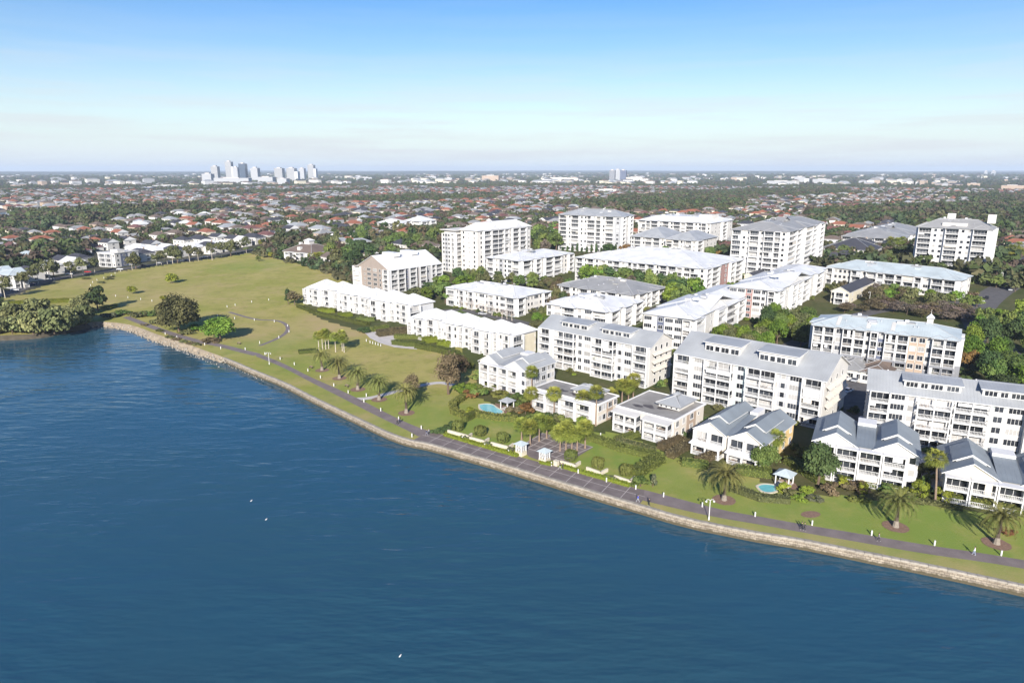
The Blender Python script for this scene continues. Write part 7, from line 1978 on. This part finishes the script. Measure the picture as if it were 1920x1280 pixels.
for x0, x1, yt, yb, m, lb, s_ in [(400, 412, 316, 340, 'far_facade', 'grey tower at the left of the distant skyline cluster', 0), (427, 438, 308, 340, 'far_facade', 'tallest tower of the distant skyline cluster', 1), (440, 449, 317, 341, 'grey', 'pale slab right beside the tallest distant tower', 0), (452, 464, 311, 340, 'glass_blue', 'blue glass tower of the distant skyline cluster', 0),
        (474, 487, 318, 341, 'grey', 'white slab tower in the middle of the distant cluster', 0), (383, 400, 328, 342, 'grey', 'low white block left of the distant cluster', 0), (405, 470, 335, 344, 'grey', 'long low white block below the distant towers', 0), (487, 515, 333, 343, 'grey', 'low pale block in the gap of the distant cluster', 0),
        (518, 533, 318, 339, 'far_facade', 'left tower of the right hand distant group', 0), (541, 556, 318, 340, 'far_facade', 'second tower of the right hand distant group', 1), (563, 573, 318, 338, 'grey', 'white tower of the right hand distant group', 0), (580, 591, 312, 337, 'far_facade', 'tall tower at the right end of the distant group', 1), (523, 541, 336, 346, 'grey', 'low white building below the right hand distant towers', 0),
        (1143, 1153, 321, 340, 'mid_grey', 'dark left half of the distant hospital tower pair', 0), (1153, 1163, 320, 339, 'grey', 'white middle of the distant hospital tower pair', 0), (1163, 1174, 321, 340, 'blue_grey', 'dark right half of the distant hospital tower pair', 0), (905, 937, 330, 341, 'tan', 'brown brick block on the distant plain', 0),
        (805, 820, 331, 338, 'grey', 'white block left of the brown brick block', 0), (835, 850, 334, 341, 'grey', 'small white block near the brown brick block', 0), (1490, 1508, 333, 344, 'grey', 'white mid rise on the right plain', 1), (1525, 1557, 337, 345, 'grey', 'long pale block on the right plain', 0), (1440, 1490, 340, 347, 'grey', 'long low white block left of the right mid rise', 0),
        (292, 345, 348, 353, 'grey', 'long white warehouse roof on the left plain', 0), (275, 292, 352, 358, 'blue_grey', 'dark blue shed beside the white warehouse', 0), (1015, 1085, 334, 341, 'warm', 'long cream block row left of the hospital towers', 0), (1175, 1205, 333, 341, 'warm', 'cream block right of the hospital towers', 0), (1125, 1158, 355, 362, 'warm', 'long cream school building on the plain', 0),
        (1845, 1850, 323, 331, 'grey', 'tiny white tower on the far right horizon, left', 0), (1858, 1865, 323, 331, 'grey', 'tiny white tower on the far right horizon, right', 0), (1240, 1275, 339, 344, 'grey', 'white shed roofs right of the cream block', 0), (1815, 1835, 345, 350, 'tan', 'brick coloured block at the far right', 0), (1880, 1915, 350, 358, 'tan', 'brick coloured mid rise at the right edge', 0), (670, 700, 333, 339, 'grey', 'pale block on the plain right of the skyline', 0)]:
    far_block(x0, x1, yt, yb, m, lb, steps=s_, name='far_tower' if yb - yt > 15 else 'far_building', cat='tower' if yb - yt > 15 else 'building')

# ------------------------------------------------------------------ the suburban tree cover
src = bpy.data.collections.new('tree_cover_sources')
def far_src(kind, k):
    me = crown_mesh(kind, 900 + k, kind, 150, .42, 11, .8)
    o = bpy.data.objects.new('tree_clump', me); src.objects.link(o)
for k, kd in enumerate(['far_dark', 'far_olive', 'far_green', 'far_dark', 'far_green', 'far_brown', 'far_brown', 'far_olive']): far_src(kd, k)
rs = np.random.RandomState(8)
pts, scl, idx, rot = [], [], [], []
hx = np.array([(h[0], h[1]) for h in HOUSES] + [(r_[0], r_[1]) for r_ in rest[:4200]])
from collections import defaultdict
grid = defaultdict(list)
for a, b_ in hx: grid[(int(a // 20), int(b_ // 20))].append((a, b_))
ntry = 0; mid_ind = 0
while len(pts) < 75000 and ntry < 130000:
    ntry += 1
    th = rs.uniform(-46, 46); u_ = rs.uniform()
    d = math.sqrt(440 ** 2 + u_ * (3000 ** 2 - 440 ** 2)) if rs.uniform() < .62 else 440 * (10500 / 440) ** u_
    x, y = d * math.sin(R(th)), d * math.cos(R(th)); s_ = .65 * x + .76 * y
    if y < 200 or (x > -60 and s_ < 455) or in_poly(x, y, PARK) or behind_road(x, y): continue
    wd = wooded(x, y, th, d)
    if d < 3300:
        near_h = any((x - a) ** 2 + (y - b_) ** 2 < 64 for i in (-1, 0, 1) for j in (-1, 0, 1) for a, b_ in grid[(int(x // 20) + i, int(y // 20) + j)])
        if near_h: continue
    if d < 1300 and footprint_hit(x, y, 4): continue
    px_, py_ = proj((x, y, terrain(x, y)))
    if px_ < 25 and 392 < py_ < 416: continue
    if px_ < 110 and 383 < py_ < 395: continue
    k = rs.choice(8, p=[.15, .18, .14, .09, .12, .11, .10, .11])
    size = rs.uniform(3.5, 6.9) * ((1.55 if d < 1300 else 1.3) if wd else 1.0) * (1 + 1.4 * sstep(1500, 8000, d))
    z = terrain(x, y) + (16 * sstep(1500, 9000, d) * (.5 + .5 * math.sin(R(th) * 9 + d * .0007) * math.sin(R(th) * 4 + 1.3)) if d > 1500 else 0)
    if mid_ind < 0 and d < 700 and rs.uniform() < .8:
        tree(['dark', 'olive', 'round', 'dark', 'grey', 'brown', 'bare', 'olive'][k], None, size * rs.uniform(1.5, 2.1), size, 'suburban garden tree among the houses behind the estate', group='garden trees behind the estate', pos=(x, y), level='low'); mid_ind += 1
        continue
    pts.append((x, y, z - size * .25)); scl.append((size, size, size * rs.uniform(.75, 1.15))); idx.append(k); rot.append(rs.uniform(0, 6.28))

me = bpy.data.meshes.new('suburban_tree_cover'); me.from_pydata(pts, [], [])
for nm, ty, dat in (('tree_scale', 'FLOAT_VECTOR', [c for v in scl for c in v]), ('tree_turn', 'FLOAT_VECTOR', [c for r_ in rot for c in (0, 0, r_)])):
    a = me.attributes.new(nm, ty, 'POINT'); a.data.foreach_set('vector', dat)
a = me.attributes.new('tree_kind', 'INT', 'POINT'); a.data.foreach_set('value', [int(k) for k in idx])
cover = tag(new('suburban_tree_cover', me), 'dense cover of suburban trees reaching to the horizon', 'trees', kind='stuff')
ng = bpy.data.node_groups.new('tree_cover', 'GeometryNodeTree')
ng.interface.new_socket('Geometry', in_out='INPUT', socket_type='NodeSocketGeometry'); ng.interface.new_socket('Geometry', in_out='OUTPUT', socket_type='NodeSocketGeometry')
gi, go = ng.nodes.new('NodeGroupInput'), ng.nodes.new('NodeGroupOutput')
ci = ng.nodes.new('GeometryNodeCollectionInfo'); ci.inputs['Collection'].default_value = src; ci.inputs['Separate Children'].default_value = True; ci.inputs['Reset Children'].default_value = True
ip = ng.nodes.new('GeometryNodeInstanceOnPoints'); ip.inputs['Pick Instance'].default_value = True
def named(nm, ty):
    q = ng.nodes.new('GeometryNodeInputNamedAttribute'); q.data_type = ty; q.inputs['Name'].default_value = nm; return q.outputs[0]
gl = ng.links.new
gl(gi.outputs[0], ip.inputs['Points']); gl(ci.outputs[0], ip.inputs['Instance']); gl(named('tree_kind', 'INT'), ip.inputs['Instance Index'])
gl(named('tree_turn', 'FLOAT_VECTOR'), ip.inputs['Rotation']); gl(named('tree_scale', 'FLOAT_VECTOR'), ip.inputs['Scale']); gl(ip.outputs[0], go.inputs[0])
md = cover.modifiers.new('tree_cover', 'NODES'); md.node_group = ng

# ------------------------------------------------------------------ air
mh = bpy.data.materials.new('haze_air'); mh.use_nodes = True; mh.node_tree.nodes.clear()
o_ = mh.node_tree.nodes.new('ShaderNodeOutputMaterial'); pv = mh.node_tree.nodes.new('ShaderNodeVolumePrincipled')
pv.inputs['Color'].default_value = (0.72, 0.84, 1.0, 1); pv.inputs['Density'].default_value = HAZE; pv.inputs['Anisotropy'].default_value = 0.0
mh.node_tree.links.new(pv.outputs['Volume'], o_.inputs['Volume'])
tag(MB().box(-27000, 27000, -1500, 27500, -6, 190).obj('haze', mh), 'thin blue haze over the whole scene', 'haze', kind='stuff')
